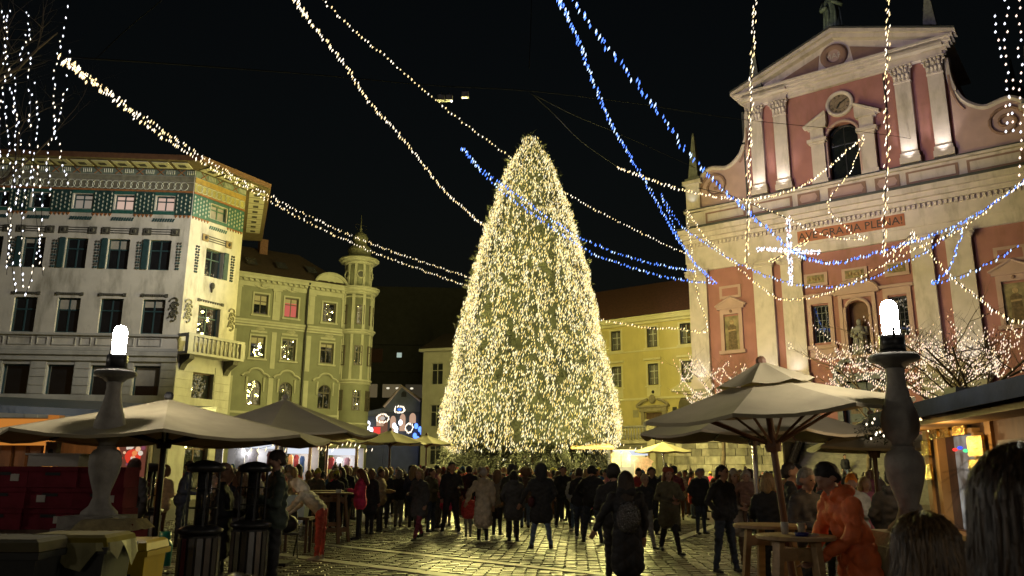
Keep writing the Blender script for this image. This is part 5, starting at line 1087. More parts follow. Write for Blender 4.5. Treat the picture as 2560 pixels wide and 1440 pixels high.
# ---- bridge lamps
GLOBE = emit('lamp_globe', (1.0, .90, .74), 230, True)
def street_lamp(label, px, Y):
    L = thing('street_lamp', label, 'street lamp', (xat(px, Y, 1250), Y, 0), 0, 'stone street lamps of the bridge'); m = MB()
    m.box(ID, -.33, .33, -.33, .33, 0, 1.0); m.box(ID, -.29, .29, -.29, .29, 1.0, 1.12); m.build('pedestal', CONC, L); m = MB()
    pr = [(.19, 1.12), (.18, 1.16), (.115, 1.22), (.085, 1.30), (.088, 1.36), (.12, 1.46), (.155, 1.58), (.168, 1.68), (.16, 1.76), (.13, 1.81), (.10, 1.825), (.10, 1.85), (.09, 1.86)]
    m.lathe(pr, seg=28); m.build('lower_baluster', CONC, L, True); m = MB()
    m.lathe([(.085, 1.862), (.09, 1.89), (.14, 1.95), (.162, 2.03), (.16, 2.11), (.135, 2.2), (.105, 2.3), (.085, 2.4), (.078, 2.5), (.085, 2.56)], seg=28); m.build('upper_baluster', CONC, L, True); m = MB()
    m.lathe([(.09, 2.562), (.13, 2.6), (.215, 2.63), (.225, 2.66), (.2, 2.69), (.13, 2.70), (.12, 2.72)], seg=28); m.build('capital', mat('lamp_capital_dark', (.10, .095, .085), .75, .2, 8, .2, 40), L, True); m = MB()
    m.lathe([(.112, 2.721), (.112, 2.86), (.1, 2.87)], seg=24); m.build('lamp_holder', BLACK, L, True); m = MB()
    m.lathe([(.068, 2.872), (.073, 2.9), (.075, 3.1), (.072, 3.14), (.06, 3.175), (.036, 3.198), (.005, 3.206)], seg=20); m.build('lamp_globe', GLOBE, L, True); m = MB(); m.tube([(-.03, -.115, 2.86), (-.03, -.112, 2.95), (-.028, -.11, 3.02)], [.014, .01, .002], 5); m.build('pin', BLACK, L); return L
LAMP0 = None
LAMP0 = street_lamp('stone baluster lamp on the left by the maroon crates', 252, 9.0)
street_lamp('stone baluster lamp on the right by the right kiosk', 2270, 7.35)
for lx, ly, ll in ((-4.9, -5.0, 'added unseen stone baluster lamp behind the viewer, left side'), (4.2, -3.6, 'added unseen stone baluster lamp behind the viewer, right side'), (-10.5, 8.0, 'added unseen stone baluster lamp out of view on the left'), (10.5, 11.0, 'added unseen stone baluster lamp out of view on the right')): dup(LAMP0, (lx, ly, 0), 0, ll)  # extra unseen lamps, guessed and added to light the foreground

# ---- high tables
def high_table(label, px, Y, r=.36, h=1.1, rot=0.4, m_=WOODL, group='high round tables'):
    t = thing('high_table', label, 'table', (xat(px, Y, 1340), Y, 0), rot, group); q = MB(); q.lathe([(r - .01, h - .035), (r, h - .03), (r, h - .005), (r - .01, h)], seg=32); q.build('tabletop', m_, t)
    for k in range(4):
        a = k * math.pi / 2; q = MB(); d = V((math.cos(a), math.sin(a), 0)); s = V((-d.y, d.x, 0)); p0, p1 = d * r * .62 + V((0, 0, h - .036)), d * r * .95
        c = lambda p, w: [p + d * .028 + s * w, p - d * .028 + s * w, p - d * .028 - s * w, p + d * .028 - s * w]
        q.add(c(p1, .035) + c(p0, .035), [(3, 2, 1, 0), (4, 5, 6, 7), (0, 1, 5, 4), (1, 2, 6, 5), (2, 3, 7, 6), (3, 0, 4, 7)]); q.build('leg', m_, t)
    for k in range(2):
        for z in ((h - .16) if k else (h - .16), .3): 
            f = Frame((0, 0, 0), (1, 0) if k == 0 else (0, 1)); w = r * (.6 + .33 * (1 - z / h)); q = MB(); q.box(f, -w, w, -.02, .02, z - .05 + k * .001, z + .05 - k * .09 * (z < .5)); q.build('stretcher', m_, t)
    return t
TF = high_table('nearer round wooden table with cups and a blue ashtray, right', 1990, 7.25, .335, 1.09, .5); TB = high_table('farther round wooden table touching the brown umbrella pole', 1925, 8.75, .37, 1.09, .1)
high_table('round wooden table between the bending person and the pink jacket', 828, 19.0, .45, 1.13, .6, mat('wood_brown', (.22, .12, .06), .6, .3, 2)); high_table('small far table behind the table of the pink jacket', 812, 21.0, .42, 1.13, .2, mat('wood_brown', (.22, .12, .06), .6, .3, 2))
tp = V(TF.location)
def cup(label, dx, dy, z, r=.036, h=.1, m_=None, holder=None, name='cup'):
    q = MB(); q.lathe([(r * .8, 0), (r, h), (r * .92, h), (r * .74, .008)], seg=16, cap=True); o = q.build(name, m_ or mat('paper_cup', (.5, .46, .4), .6, .2, 10), None, True, (tp.x + dx, tp.y + dy, z)); return tag(o, label, 'cup', 'cups on the near table')
cup('printed paper cup beside the umbrella pole on the near table', -.06, .1, 1.0905); cup('clear plastic cup near the hands of the orange coat', .06, .02, 1.0905, m_=mat('cup_clear', (.42, .36, .26), .3, .2, 10))
q = MB(); q.lathe([(.05, 0), (.06, .03), (.055, .03), (.045, .012)], seg=16); q.box(ID, -.03, .03, -.02, .02, .012, .03); o = q.build('ashtray', mat('ashtray_blue', (.015, .02, .16), .4), None, True, (tp.x + .0, tp.y - .14, 1.0905)); tag(o, 'dark blue ashtray at the front of the near table', 'ashtray')
q = MB(); q.box(ID, -.05, .05, -.035, .035, 0, .012); q.box(ID, -.03, .04, -.02, .03, .012, .02); o = q.build('napkin', mat('napkin', (.5, .45, .36), .9), None, False, (tp.x + .1, tp.y - .1, 1.0905), .5); tag(o, 'crumpled pale napkin right of the blue ashtray', 'napkin')
q = MB(); q.box(ID, -.06, .06, -.04, .04, 0, .07); p_ = at(848, 1232, 18.9); o = q.build('napkin_box', mat('white_card', (.6, .58, .52), .8), None, False, (p_.x, 18.85, 1.131)); tag(o, 'small white box on the table beside the pink jacket', 'box')

# ---- patio heaters
MESHY = mat('heater_glass', (.02, .02, .022), .08, .2, 3, spec=.8); CHR = mat('heater_panel', (.3, .29, .285), .25, .25, 3, metal=.9)
def heater(label, px, Y):
    h = thing('patio_heater', label, 'patio heater', (xat(px, Y, 1300), Y, 0), 0, 'patio heaters'); m = MB(); m.lathe([(.21, 0), (.21, .05), (.2, .06), (.2, .92), (.21, .93)], seg=24); m.build('base_drum', BLACK, h, False)
    for k in range(16):
        a = k * math.pi / 8; f = Frame((.2 * math.cos(a), .2 * math.sin(a), 0), (-math.sin(a), math.cos(a))); q = MB(); q.box(f, -.03, .03, 0, .016, .1, .9); q.build('panel_slat', CHR, h)
    m = MB(); m.lathe([(.2, .931), (.235, .95), (.24, .985), (.16, 1.02), (.14, 1.03)], seg=28); m.build('collar', BLACK, h, True)
    m = MB(); m.lathe([(.075, 1.031), (.075, 1.58)], seg=20); m.build('glass_tube', MESHY, h, True)
    for k in range(4):
        a = k * math.pi / 2 + .5; q = MB(); q.tube([(.15 * math.cos(a), .15 * math.sin(a), 1.02), (.15 * math.cos(a), .15 * math.sin(a), 1.6)], .014, 6); q.build('post', BLACK, h)
    m = MB(); m.lathe([(.155, 1.58), (.2, 1.6), (.205, 1.64), (.19, 1.665), (.1, 1.70), (.02, 1.715)], seg=28); m.build('hood', BLACK, h, True)
    m = MB()
    for z in (1.2, 1.4): m.lathe([(.152, z), (.156, z + .006), (.152, z + .012)], seg=24, cap=False)
    m.build('guard_ring', BLACK, h); return h
heater('black patio heater nearest the left umbrella pole', 503, 9.0); heater('black patio heater left of the tall man with a phone', 628, 10.0)
hx = heater('black patio heater by the food poster', 366, 13.2)

# ---- gas bottle, bins, crates
q = MB(); q.lathe([(.13, 0), (.14, .03), (.14, .36), (.12, .42), (.07, .46), (.07, .47)], seg=20); gb = thing('gas_bottle', 'teal gas bottle standing on the paving right of the yellow bin', 'gas bottle', (xat(408, 14.2, 1380), 14.2, 0)); TEALB = mat('gas_teal', (.01, .20, .17), .3, .1, 3); q.build('tank', TEALB, gb, True); q = MB(); q.lathe([(.1, .46), (.105, .58), (.095, .58), (.092, .46)], seg=18, cap=False); q.build('collar', TEALB, gb, True); q = MB(); q.tube([(0, 0, .46), (0, 0, .55)], .025, 6); q.build('valve', BLACK, gb)
def bin_(label, px, Y, body, lid, w=.58, d=.7, h=1.02, rz=0.1, emblem=True, bag=None, lidopen=False):
    b = thing('wheelie_bin', label, 'bin', (xat(px, Y, 1380), Y, 0), rz, 'wheelie bins'); q = MB(); a = .8
    bt = [(-w / 2 * a, -d / 2 * a), (w / 2 * a, -d / 2 * a), (w / 2 * a, d / 2 * a), (-w / 2 * a, d / 2 * a)]; tp_ = [(-w / 2, -d / 2), (w / 2, -d / 2), (w / 2, d / 2), (-w / 2, d / 2)]
    q.add([V((x, y, .06)) for x, y in bt] + [V((x, y, h - .06)) for x, y in tp_], [(3, 2, 1, 0), (0, 1, 5, 4), (1, 2, 6, 5), (2, 3, 7, 6), (3, 0, 4, 7)]); q.box(ID, -w / 2 - .03, w / 2 + .03, -d / 2 - .03, d / 2 + .03, h - .1, h - .055); q.build('body', body, b)
    q = MB(); q.add([V((x * 1.08, y * 1.08, h - .05)) for x, y in tp_] + [V((x * 1.02, y * 1.02, h + .01)) for x, y in tp_] + [V((x * .9, y * .88, h + .03)) for x, y in tp_], [(0, 1, 5, 4), (1, 2, 6, 5), (2, 3, 7, 6), (3, 0, 4, 7), (4, 5, 9, 8), (5, 6, 10, 9), (6, 7, 11, 10), (7, 4, 8, 11), (8, 9, 10, 11)]); q.build('lid', lid, b)
    for s in (-1, 1): q = MB(); q.lathe([(.1, -.025), (.1, .025)], seg=16); o = q.build('wheel', BLACK, b); o.location = (s * w * .42, d * .38, .1); o.rotation_euler = (0, R(90), 0)
    q = MB(); q.tube([(-w * .4, d / 2 + .05, h - .04), (w * .4, d / 2 + .05, h - .04)], .016, 6); q.build('handle', BLACK, b)
    if emblem:
        q = MB(); f = Frame((0, -d / 2 * .935, 0), (1, 0))
        for e in (-1, 1): q.prism(f, [(e * .02, .52), (e * .07, .53), (e * .075, .6), (e * .05, .66), (e * .02, .6)][::(1 if e > 0 else -1)], 0, .022)
        q.box(f, -.1, .1, 0, .02, .72, .735); q.box(f, -.08, .08, 0, .02, .69, .70); q.lathe([(.055, 0), (.07, 0), (.07, .01)], (0, 0, 0), 14) if False else None; q.build('emblem', emblem, b)
    if bag: 
        q = MB(); 
        for k in range(26):
            a0 = 2 * math.pi * k / 26; a1 = 2 * math.pi * (k + 1) / 26; r = lambda a, f: V((w * .56 * f * max(-1, min(1, 1.25 * math.cos(a))), d * .56 * f * max(-1, min(1, 1.25 * math.sin(a))), 0))
            dz = lambda k: -.12 - .07 * math.sin(k * 1.9) - .05 * math.sin(k * .7); q.add([r(a0, 1.03) + V((0, 0, h - .02)), r(a1, 1.03) + V((0, 0, h - .02)), r(a1, 1.1) + V((0, 0, h + dz((k + 1) % 26))), r(a0, 1.1) + V((0, 0, h + dz(k)))], [(0, 1, 2, 3)])
        q.build('bin_bag', bag, b, True)
    return b
YB = mat('bin_yellow', (.62, .42, .02), .45, .15, 4, .1, 20); DB = mat('bin_dark', (.022, .024, .022), .5, .2, 4, .1, 20); BAGM = mat('bag_clear', (.2, .185, .08), .6, .4, 6, .3, 10)
bin_('dark bin with yellow lid and clear bag hanging over its rim', 196, 6.4, DB, mat('lid_dull_yellow', (.2, .155, .015), .8, .25, 4, .2, 12, spec=.15), .60, .5, 1.1, .05, mat('emblem_pale', (.16, .2, .12), .7), BAGM); bin_('yellow bin with black emblem right of the bagged bin', 330, 7.4, YB, YB, .42, .45, .98, .02, BLACK)
bin_('dark bin with beige lid at the lower left corner', 30, 6.0, DB, mat('lid_beige', (.11, .095, .055), .85, .25, 4, .2, 12, spec=.15), .62, .55, 1.1, .05, mat('emblem_grey', (.12, .12, .11), .7))
MAR = mat('crate_maroon', (.15, .02, .03), .9, .25, 5, .1, 30, spec=.08); LAB = mat('crate_label', (.45, .42, .38), .8, .15, 8)
def crate(label, x, y, z, rz, lab):
    c = thing('crate', label, 'crate', (x, y, z), rz, 'maroon crates stacked by the left lamp'); q = MB(); w, d, h = .29, .2, .235
    q.box(ID, -w, w, -d, d, 0, .02); q.box(ID, -w, w, d - .015, d, .021, h); q.box(ID, -w, w, -d, -d + .015, .021, h); q.box(ID, -w, -w + .015, -d + .016, d - .016, .021, h); q.box(ID, w - .015, w, -d + .016, d - .016, .021, h); q.build('body', MAR, c)
    q = MB(); q.box(ID, -w - .012, w + .012, d, d + .012, h - .05, h); q.box(ID, -w - .012, w + .012, d + .0, d + .01, .0, .03); q.build('rim', MAR, c); q = MB(); q.box(ID, -.09, .09, d + .001, d + .004, h - .1, h - .065); q.build('grip', BLACK, c)
    if lab: q = MB(); q.box(ID, lab - .05, lab + .05, d + .001, d + .005, .07, .15); q.build('sticker', LAB, c)
    return c
stk = MB(); stk.box(ID, -1.4, 1.0, -.35, .35, .85, .92); stk.box(ID, -1.35, .95, -.3, .3, 0, .85); o = stk.build('counter', WOODD, None, False, (xat(120, 9.9), 10.0, 0)); tag(o, 'dark low counter carrying the maroon crates', 'counter')
cols = [('left edge', 30), ('second from left', 150), ('third from left', 268)]
for ci, (nm, px) in enumerate(cols):
    for k in range(3 if ci < 2 else 3):
        crate('maroon crate, %s in the %s stack by the left lamp' % (('bottom', 'middle', 'topmost')[k], nm), xat(px, 9.8) + random.uniform(-.015, .015), 9.85 + random.uniform(-.02, .02), .921 + k * .238, random.uniform(-.03, .03), (0, .12, .0, -.1, .14)[(ci + k * 2) % 5])
p_ = xat(150, 9.85); q = MB(); q.box(ID, -.3, .3, -.18, .18, 0, .13); q.box(ID, -.33, .33, -.2, .2, .13, .15); o = q.build('foam_box', mat('foam_white', (.5, .47, .44), .8, .1, 6), None, False, (p_, 9.85, 1.637)); tag(o, 'whitish foam box lying on the middle maroon stack', 'box')
q = MB(); q.box(ID, -.07, .07, -.05, .05, 0, .3); o = q.build('menu_stand', mat('card_grey', (.42, .4, .37), .8), None, False, (xat(125, 10.3), 10.3, 1.64)); tag(o, 'grey upright card with a dark emblem beside the foam box', 'card stand'); q = MB(); q.ball((0, -.052, .17), .035, 8, 5, 0, (1, .1, 1.3)); q.build('emblem', BLACK, o)
c = thing('sack_covered_box', 'maroon box draped with yellowish sacking right of the left lamp', 'box', (xat(300, 8.6), 8.6, .0), .04); q = MB(); q.box(ID, -.27, .27, -.2, .2, .0, 1.07); q.build('body', MAR, c); q = MB(); g = []
for i in range(9):
    for j in range(7): x, y = -.34 + .68 * i / 8, -.27 + .54 * j / 6; ed = max(abs(x) - .28, abs(y) - .21, 0); g.append(V((x * (1 - ed), y * (1 - ed), 1.10 - ed * 1.5 + random.uniform(-.012, .012))))
q.add(g, [(i * 7 + j, (i + 1) * 7 + j, (i + 1) * 7 + j + 1, i * 7 + j + 1) for i in range(8) for j in range(6)]); q.build('sacking', mat('sacking', (.36, .29, .14), .95, .3, 12, .5, 60), c, True)

# ---- left kiosk
LK = thing('kiosk', 'wooden food kiosk with blue tarpaulin roof behind the left umbrella', 'kiosk', (-7.95, 14.0, 0)); m = MB()
m.box(ID, -3.2, 1.2, -1.4, -1.3, 0, 2.55); m.box(ID, 1.1, 1.2, -1.29, 0, 0, 2.4); m.box(ID, -3.2, -1.0, .0, .1, 0, 1.15); m.build('wall', WOOD, LK)
for x in (-1.55, .1, 1.15): q = MB(); q.box(ID, x - .09, x + .09, -.08, .12, 0, 2.55); q.build('post', mat('wood_ochre', (.33, .19, .06), .6, .3, 2, .1, 20), LK)
m = MB(); m.add([V((-3.4, -.75, 2.62)), V((1.7, -.75, 2.42)), V((1.7, 3.1, 2.8)), V((-3.4, 3.1, 3.0)), V((-3.4, -.75, 2.74)), V((1.7, -.75, 2.54)), V((1.7, 3.1, 2.92)), V((-3.4, 3.1, 3.12))], [(3, 2, 1, 0), (4, 5, 6, 7), (0, 1, 5, 4), (1, 2, 6, 5), (2, 3, 7, 6), (3, 0, 4, 7)]); m.build('roof', mat('tarp_blue', (.01, .05, .11), .35, .4, 1.5, .3, 8), LK)
m = MB(); m.box(ID, -1.45, 0, .02, .06, 2.0, 2.45); m.build('lit_panel', emit('kiosk_amber', (1, .36, .06), .5), LK)
for k in range(5): q = MB(); q.box(ID, -1.3 + k * .26, -1.12 + k * .26, -.5, -.4, 1.2, 2.0); q.build('shelf_board', WOODD, LK)
m = MB(); m.box(ID, -1.5, 1.1, -.1, .25, 1.06, 1.12); m.build('counter_top', WOODL, LK)
lamp('POINT', 'kiosk_lamp', (-7.4, 13.3, 2.15), (1, .55, .22), 55, .1)
for k in range(3): q = MB(); q.lathe([(.02, .12), (.09, .0), (.1, -.01)], seg=14); q.ball((0, 0, -.0), .05, 8, 5, 0); o = q.build('hanging_lamp', emit('kiosk_bulb', (1, .55, .25), 3), None, True, (-8.3 + k * .8, 13.5, 2.15)); tag(o, ('left', 'middle', 'right')[k] + ' small orange lamp hanging under the left kiosk roof', 'lamp', 'kiosk lamps')
# food poster
pz = at(315, 1145, 12.6); PO = thing('food_poster', 'backlit food poster with red and orange dishes beside the left lamp', 'poster', (pz.x, 12.6, 0)); f = Frame((0, 0, 0), (1, .1)); z0, z1 = at(315, 1192, 12.6).z, at(315, 1103, 12.6).z; w = .30
q = MB(); q.box(f, -w, w, -.04, 0, z0, z1); q.build('panel', emit('poster_brown', (.16, .05, .03), .8), PO); q = MB(); q.box(f, -w - .03, -w, -.05, .02, 0, z1 + .03); q.box(f, w, w + .03, -.05, .02, 0, z1 + .03); q.box(f, -w, w, -.05, .02, z1, z1 + .03); q.build('frame', mat('wood_ochre', (.33, .19, .06), .6), PO)
def disc(x, z, r, c, s=1.0, sq=1.0): q = MB(); q.prism(f, [(x + r * math.cos(a), z + r * sq * math.sin(a)) for a in [i * math.pi / 8 for i in range(16)]], .001, .006 + random.random() * .004); q.build('printed_dish', c, PO)
zc = (z0 + z1) / 2; PC = [emit('print_orange', (1, .32, .1), .8), emit('print_red', (.85, .06, .03), .8), emit('print_peach', (1, .6, .35), .8), emit('print_white', (1, .85, .7), .7), emit('print_purple', (.3, .08, .14), .7)]
disc(-.19, zc + .06, .1, PC[0], 1, 1.6); disc(.1, zc + .04, .12, PC[1], 1, .9); disc(.05, zc + .2, .055, PC[3])
for k in range(24): disc(random.uniform(-.27, .27), random.uniform(z0 + .04, z1 - .04), random.uniform(.015, .04), random.choice(PC))

# ---- right kiosk
def steamy():
    m = bpy.data.materials.new('steamy_lit_glass'); m.use_nodes = True; n, L = m.node_tree.nodes, m.node_tree.links; b = n['Principled BSDF']; b.inputs['Roughness'].default_value = .25; b.inputs['Base Color'].default_value = (.1, .1, .1, 1); tc = n.new('ShaderNodeTexCoord'); nz = n.new('ShaderNodeTexNoise'); nz.inputs['Scale'].default_value = 3.2; nz.inputs['Detail'].default_value = 4; nz.inputs['Distortion'].default_value = 1.2
    rp = n.new('ShaderNodeValToRGB'); rp.color_ramp.elements[0].position = .35; rp.color_ramp.elements[1].position = .68; rp.color_ramp.elements[0].color = (.03, .035, .04, 1); rp.color_ramp.elements[1].color = (.42, .43, .42, 1); L.new(tc.outputs['Object'], nz.inputs[0]); L.new(nz.outputs[0], rp.inputs[0]); L.new(rp.outputs[0], b.inputs['Emission Color']); b.inputs['Emission Strength'].default_value = .6; m.cycles.emission_sampling = 'NONE'; return m
KO = V((xat(2320, 10.0), 10.0, 0)); KE = V((xat(2560, 7.5), 7.5, 0)); RK = thing('kiosk', 'wooden kiosk with dark blue roof edge and gold framed steamy window on the right', 'kiosk', KO); dK = KE - KO; fK = Frame((0, 0, 0), (dK.x, dK.y))
def K(px, py): r = ray(px, py); n = fK.n; k = (KO - V((0, 0, CAM_H))).dot(n) / r.dot(n); p = V((0, 0, CAM_H)) + r * k; return (p - KO).dot(fK.d), p.z
OCH = mat('wood_ochre', (.33, .19, .06), .6); GOLD = mat('gold_foil', (.75, .52, .12), .22, .3, 9, .8, 22, metal=1.0)
t0, _ = K(2340, 1150); t1, _ = K(2480, 1150); tw0, zt = K(2362, 1092); tw1, _z = K(2452, 1092); te = 5.5; zr_ = 2.3
m = MB(); wall_sheet(m, fK, 0, te, 0, zr_, [(tw0, tw1, 1.02, zt)], .12); p0, p1 = fK(0, 0, 0), fK(0, -2.5, 0); m.add([p0, p1, p1 + V((0, 0, zr_)), p0 + V((0, 0, zr_))], [(0, 1, 2, 3)]); m.build('wall', WOODD, RK)
for px in (2325, 2395 if False else 2352, 2487): t, _ = K(px, 1150); q = MB(); q.box(fK, t - .07, t + .07, .0, .035, 0, zr_ - .03); q.build('post', OCH, RK)
q = MB(); q.add([fK(-.3, .55, 2.2), fK(te, .55, 2.2), fK(te, .55, 2.36), fK(-.3, .55, 2.36), fK(-.3, -2.6, 2.75), fK(te, -2.6, 2.75), fK(te, -2.6, 2.9), fK(-.3, -2.6, 2.9)], [(0, 1, 2, 3), (0, 4, 5, 1), (3, 2, 6, 7), (0, 3, 7, 4), (1, 5, 6, 2)]); q.build('roof', mat('roof_felt_navy', (.012, .016, .028), .95, .3, 3, .2, 12, spec=.08), RK)
q = MB(); q.box(fK, -.2, te, .1, .5, 2.12, 2.17); q.build('eave_board', OCH, RK)
for k, (px, py, w, h) in enumerate(((2355, 1083, 9, 17), (2383, 1078, 9, 17), (2420, 1070, 12, 18), (2334, 1120, 9, 22), (2340, 1180, 9, 22), (2463, 1115, 13, 25), (2466, 1162, 13, 13))):
    t, z = K(px, py); hw = w * .0045; hh = h * .0045 * .9
    q = MB(); q.box(fK, t - hw * 3.2, t + hw * 3.2, .075, .10, z - hh, z + hh); q.build('gold_panel', GOLD, RK)
q = MB(); q.box(fK, tw0 - .06, tw0, 0, .09, 1.0, zt); q.box(fK, tw1, tw1 + .06, 0, .09, 1.0, zt); q.box(fK, tw0, tw1, 0, .08, zt, zt + .05); q.box(fK, tw0 - .1, tw1 + .1, 0, .25, .96, 1.01); wf = q.build('window', OCH, RK)
q = MB(); q.box(fK, tw0, tw1, -.1, -.09, 1.02, zt); q.build('pane', steamy(), wf)
tl, zl = K(2400, 1122)
for k in range(7): q = MB(); q.ball(fK(tl - .34 + k * .15, -.07, zl + .02 * math.sin(k * 2.2)), .028, 7, 5, 0, (1, 1, .7)); q.build('coloured_bulb', emit('kiosk_' + ('red', 'blue', 'green')[k % 3], ((1, .05, .04), (.06, .1, 1), (.1, .9, .3))[k % 3], 1.4), RK)
for wh, (px, py) in zip(('nearest', 'second nearest', 'leftmost', 'lowest', 'middle', 'small middle'), ((2418, 1030), (2398, 1041), (2301, 1052), (2323, 1075), (2350, 1060), (2363, 1057))):
    p = at(px, py, 9.6); q = MB(); q.ball((0, 0, 0), .022, 8, 6, 0, (1, 1, 1.3)); q.tube([(0, 0, .03), (0, 0, .09)], .006, 4); o = q.build('light_bulb', emit('kiosk_bulb_warm', (1, .7, .3), 4), None, True, p); tag(o, wh + ' bare warm bulb under the eave of the right kiosk', 'light bulb', 'bulbs along the right kiosk eave')
lamp('POINT', 'eave_bulb_light', KO + fK(.8, .5, 1.95), (1, .66, .3), 12, .05); lamp('POINT', 'eave_bulb_light', KO + fK(2.0, .5, 1.95), (1, .66, .3), 10, .05)
ta, za_ = K(2519, 1101); tb, zb_ = K(2560, 1160); q = MB(); q.box(fK, ta, tb + .6, .075, .09, zb_ - .06, za_); nb = q.build('notice_board', mat('notice_grey', (.22, .22, .21), .7, .1, 3), None, False, KO); tag(nb, 'grey notice sheet with faint lines on the right kiosk wall', 'notice')
q = MB()
for k in range(9): q.box(fK, ta + .05, tb + .3, .091, .093, za_ - .06 - k * .035, za_ - .045 - k * .035)
q.build('printed_line', mat('notice_ink', (.12, .12, .12), .8), nb)

# ---- far market stalls
def stall(label, px0, px1, Y, goods, hue=(1, .95, .9), roofz=3.0, power=90):
    x0, x1 = xat(px0, Y), xat(px1, Y); w = x1 - x0; s = thing('market_stall', label, 'market stall', (x0, Y, 0), 0, 'lit market stalls'); m = MB()
    for x in (.05, w - .05): q = MB(); q.box(ID, x - .06, x + .06, -.06, .06, 0, roofz - .2); q.build('post', WOODL, s)
    m.box(ID, 0, w, .0, .35, .95, 1.02); m.box(ID, .0, w, .3, .34, .1, .95); m.build('counter', WOODL, s); m = MB(); m.box(ID, 0, w, -1.5, -1.45, 0, roofz - .2); m.build('back_wall', mat('stall_white', (.34, .33, .32), .8, .1, 3), s)
    q = MB(); q.prism(Frame((0, 0, 0), (0, 1)), [(-.5, roofz - .25), (1.6, roofz + .05), (1.6, roofz + .15), (-.5, roofz - .13)], -w - .1, .1); q.build('roof', WOODL, s); q = MB(); q.box(ID, .1, w - .1, .08, .12, roofz - .55, roofz - .28); q.build('sign_board', emit('stall_sign', (.85, .9, 1), .9), s)
    q = MB(); q.box(ID, .2, w - .2, -.8, -.7, roofz - .36, roofz - .3); q.build('lamp_tube', emit('stall_tube', hue, 2.5), s); lamp('POINT', 'stall_light', (x0 + w / 2, Y - .15, roofz - .7), hue, power * .3, .2); lamp('POINT', 'stall_light', (x0 + w / 2, Y + .9, roofz - .75), hue, power * .22, .2)
    for gname, col, fx, z, gw, gh, lab in goods:
        q = MB(); n = 6
        q.prism(ID, [(-gw / 2, -gh), (gw / 2, -gh), (gw / 2 * .9, -gh * .3), (gw / 2 * 1.15, -gh * .2), (gw / 2 * .5, 0), (-gw / 2 * .5, 0), (-gw / 2 * 1.15, -gh * .2), (-gw / 2 * .9, -gh * .3)], -.04, .04); o = q.build(gname, mat('goods_%d_%d_%d' % tuple(int(c * 99) for c in col), col, .8, .25, 8, .3, 20), None, False, (x0 + w * fx, Y - .12 - random.random() * .05, z)); tag(o, lab, gname.replace('_', ' '), 'goods hanging in the market stalls')
    return s
WHT, PNK, RDD, BLU, ORG = (.7, .68, .66), (.6, .3, .33), (.5, .06, .05), (.1, .2, .5), (.55, .25, .08)
stall('leftmost lit stall with white garments behind the patio heaters', 535, 690, 34, [('shirt', WHT, .08, 2.7, .3, .95, 'white shirt hanging at the left end of the leftmost stall'), ('shirt', WHT, .42, 2.55, .42, 1.25, 'long white shirt hanging left of centre in the leftmost stall'), ('shirt', (.65, .6, .6), .62, 2.5, .42, 1.1, 'off white shirt right of centre in the leftmost stall'), ('scarf', PNK, .9, 2.4, .22, .8, 'pink scarf at the right end of the leftmost stall')], (.95, .95, 1), 3.05, 150)
stall('lit stall with pink goods and white sign left of the small cream umbrella', 700, 775, 36, [('scarf', PNK, .15, 2.3, .2, .7, 'pink scarf left in the stall with pink goods'), ('scarf', ORG, .35, 2.3, .2, .6, 'orange scarf in the stall with pink goods'), ('scarf', RDD, .55, 2.3, .2, .6, 'red scarf in the stall with pink goods'), ('scarf', BLU, .75, 2.25, .2, .7, 'blue scarf right in the stall with pink goods')], (1, .93, .86), 2.9, 110)
stall('lit stall with light blue sign below the small cream umbrella', 812, 892, 36, [('mitten', RDD, .2, 2.2, .25, .5, 'red mitten left in the stall with the light blue sign'), ('mitten', WHT, .45, 2.2, .25, .5, 'white mitten in the stall with the light blue sign'), ('mitten', PNK, .7, 2.2, .25, .5, 'pink mitten right in the stall with the light blue sign')], (.95, .95, 1), 2.85, 120)
stall('lit stall with a red and white poster right of the tree', 1528, 1625, 44, [('price_board', WHT, .12, 2.75, .5, .8, 'left white price board on the stall right of the tree'), ('price_board', WHT, .38, 2.75, .5, .8, 'right white price board on the stall right of the tree'), ('poster', (.75, .5, .5), .82, 2.45, 1.0, 1.1, 'red and white poster on the stall right of the tree')], (1, .97, .95), 3.1, 55)
def mini(label, pts, n): garland(label, pts, [BULB_WW, BULB_W], .03, .3, .09, wire=.008, jitter=.08, group='short bulb strings on the stalls', name='bulb_string')
mini('short bulb string along the leftmost stall', ramp([(610, 1118), (650, 1122), (690, 1112), (720, 1122)], 33, 33), 1); mini('short bulb string between the two small cream umbrellas', ramp([(780, 1112), (830, 1120), (870, 1110), (905, 1112)], 33, 31), 1); mini('short bulb string on the stall right of the tree', ramp([(1548, 1112), (1580, 1117), (1606, 1120)], 43, 43), 1); mini('short bulb string in front of the gabled shop', ramp([(895, 1120), (925, 1122), (945, 1116)], 36, 36), 1)
gq = at(2120, 1085, 10.5); hb = thing('hanging_basket', 'green garland with white bulbs hanging left of the right lamp', 'garland', at(2205, 1070, 10.2)); q = MB()
for i in range(260): spray(q, V((random.uniform(-.26, .3), random.uniform(-.1, .1), random.uniform(-.14, .14))), V((random.uniform(-1, 1), random.uniform(-1, 1), random.uniform(-1, .4))), .1, .02, 0)
q.build('greenery', NEED, hb); q = MB()
for i in range(26): q.ball((random.uniform(-.26, .3), -.14, random.uniform(-.16, .13)), .011, 6, 4, 0, (1, 1, 1.5))
tag(q.build('bulbs', BULB_WW, hb), kind='stuff')
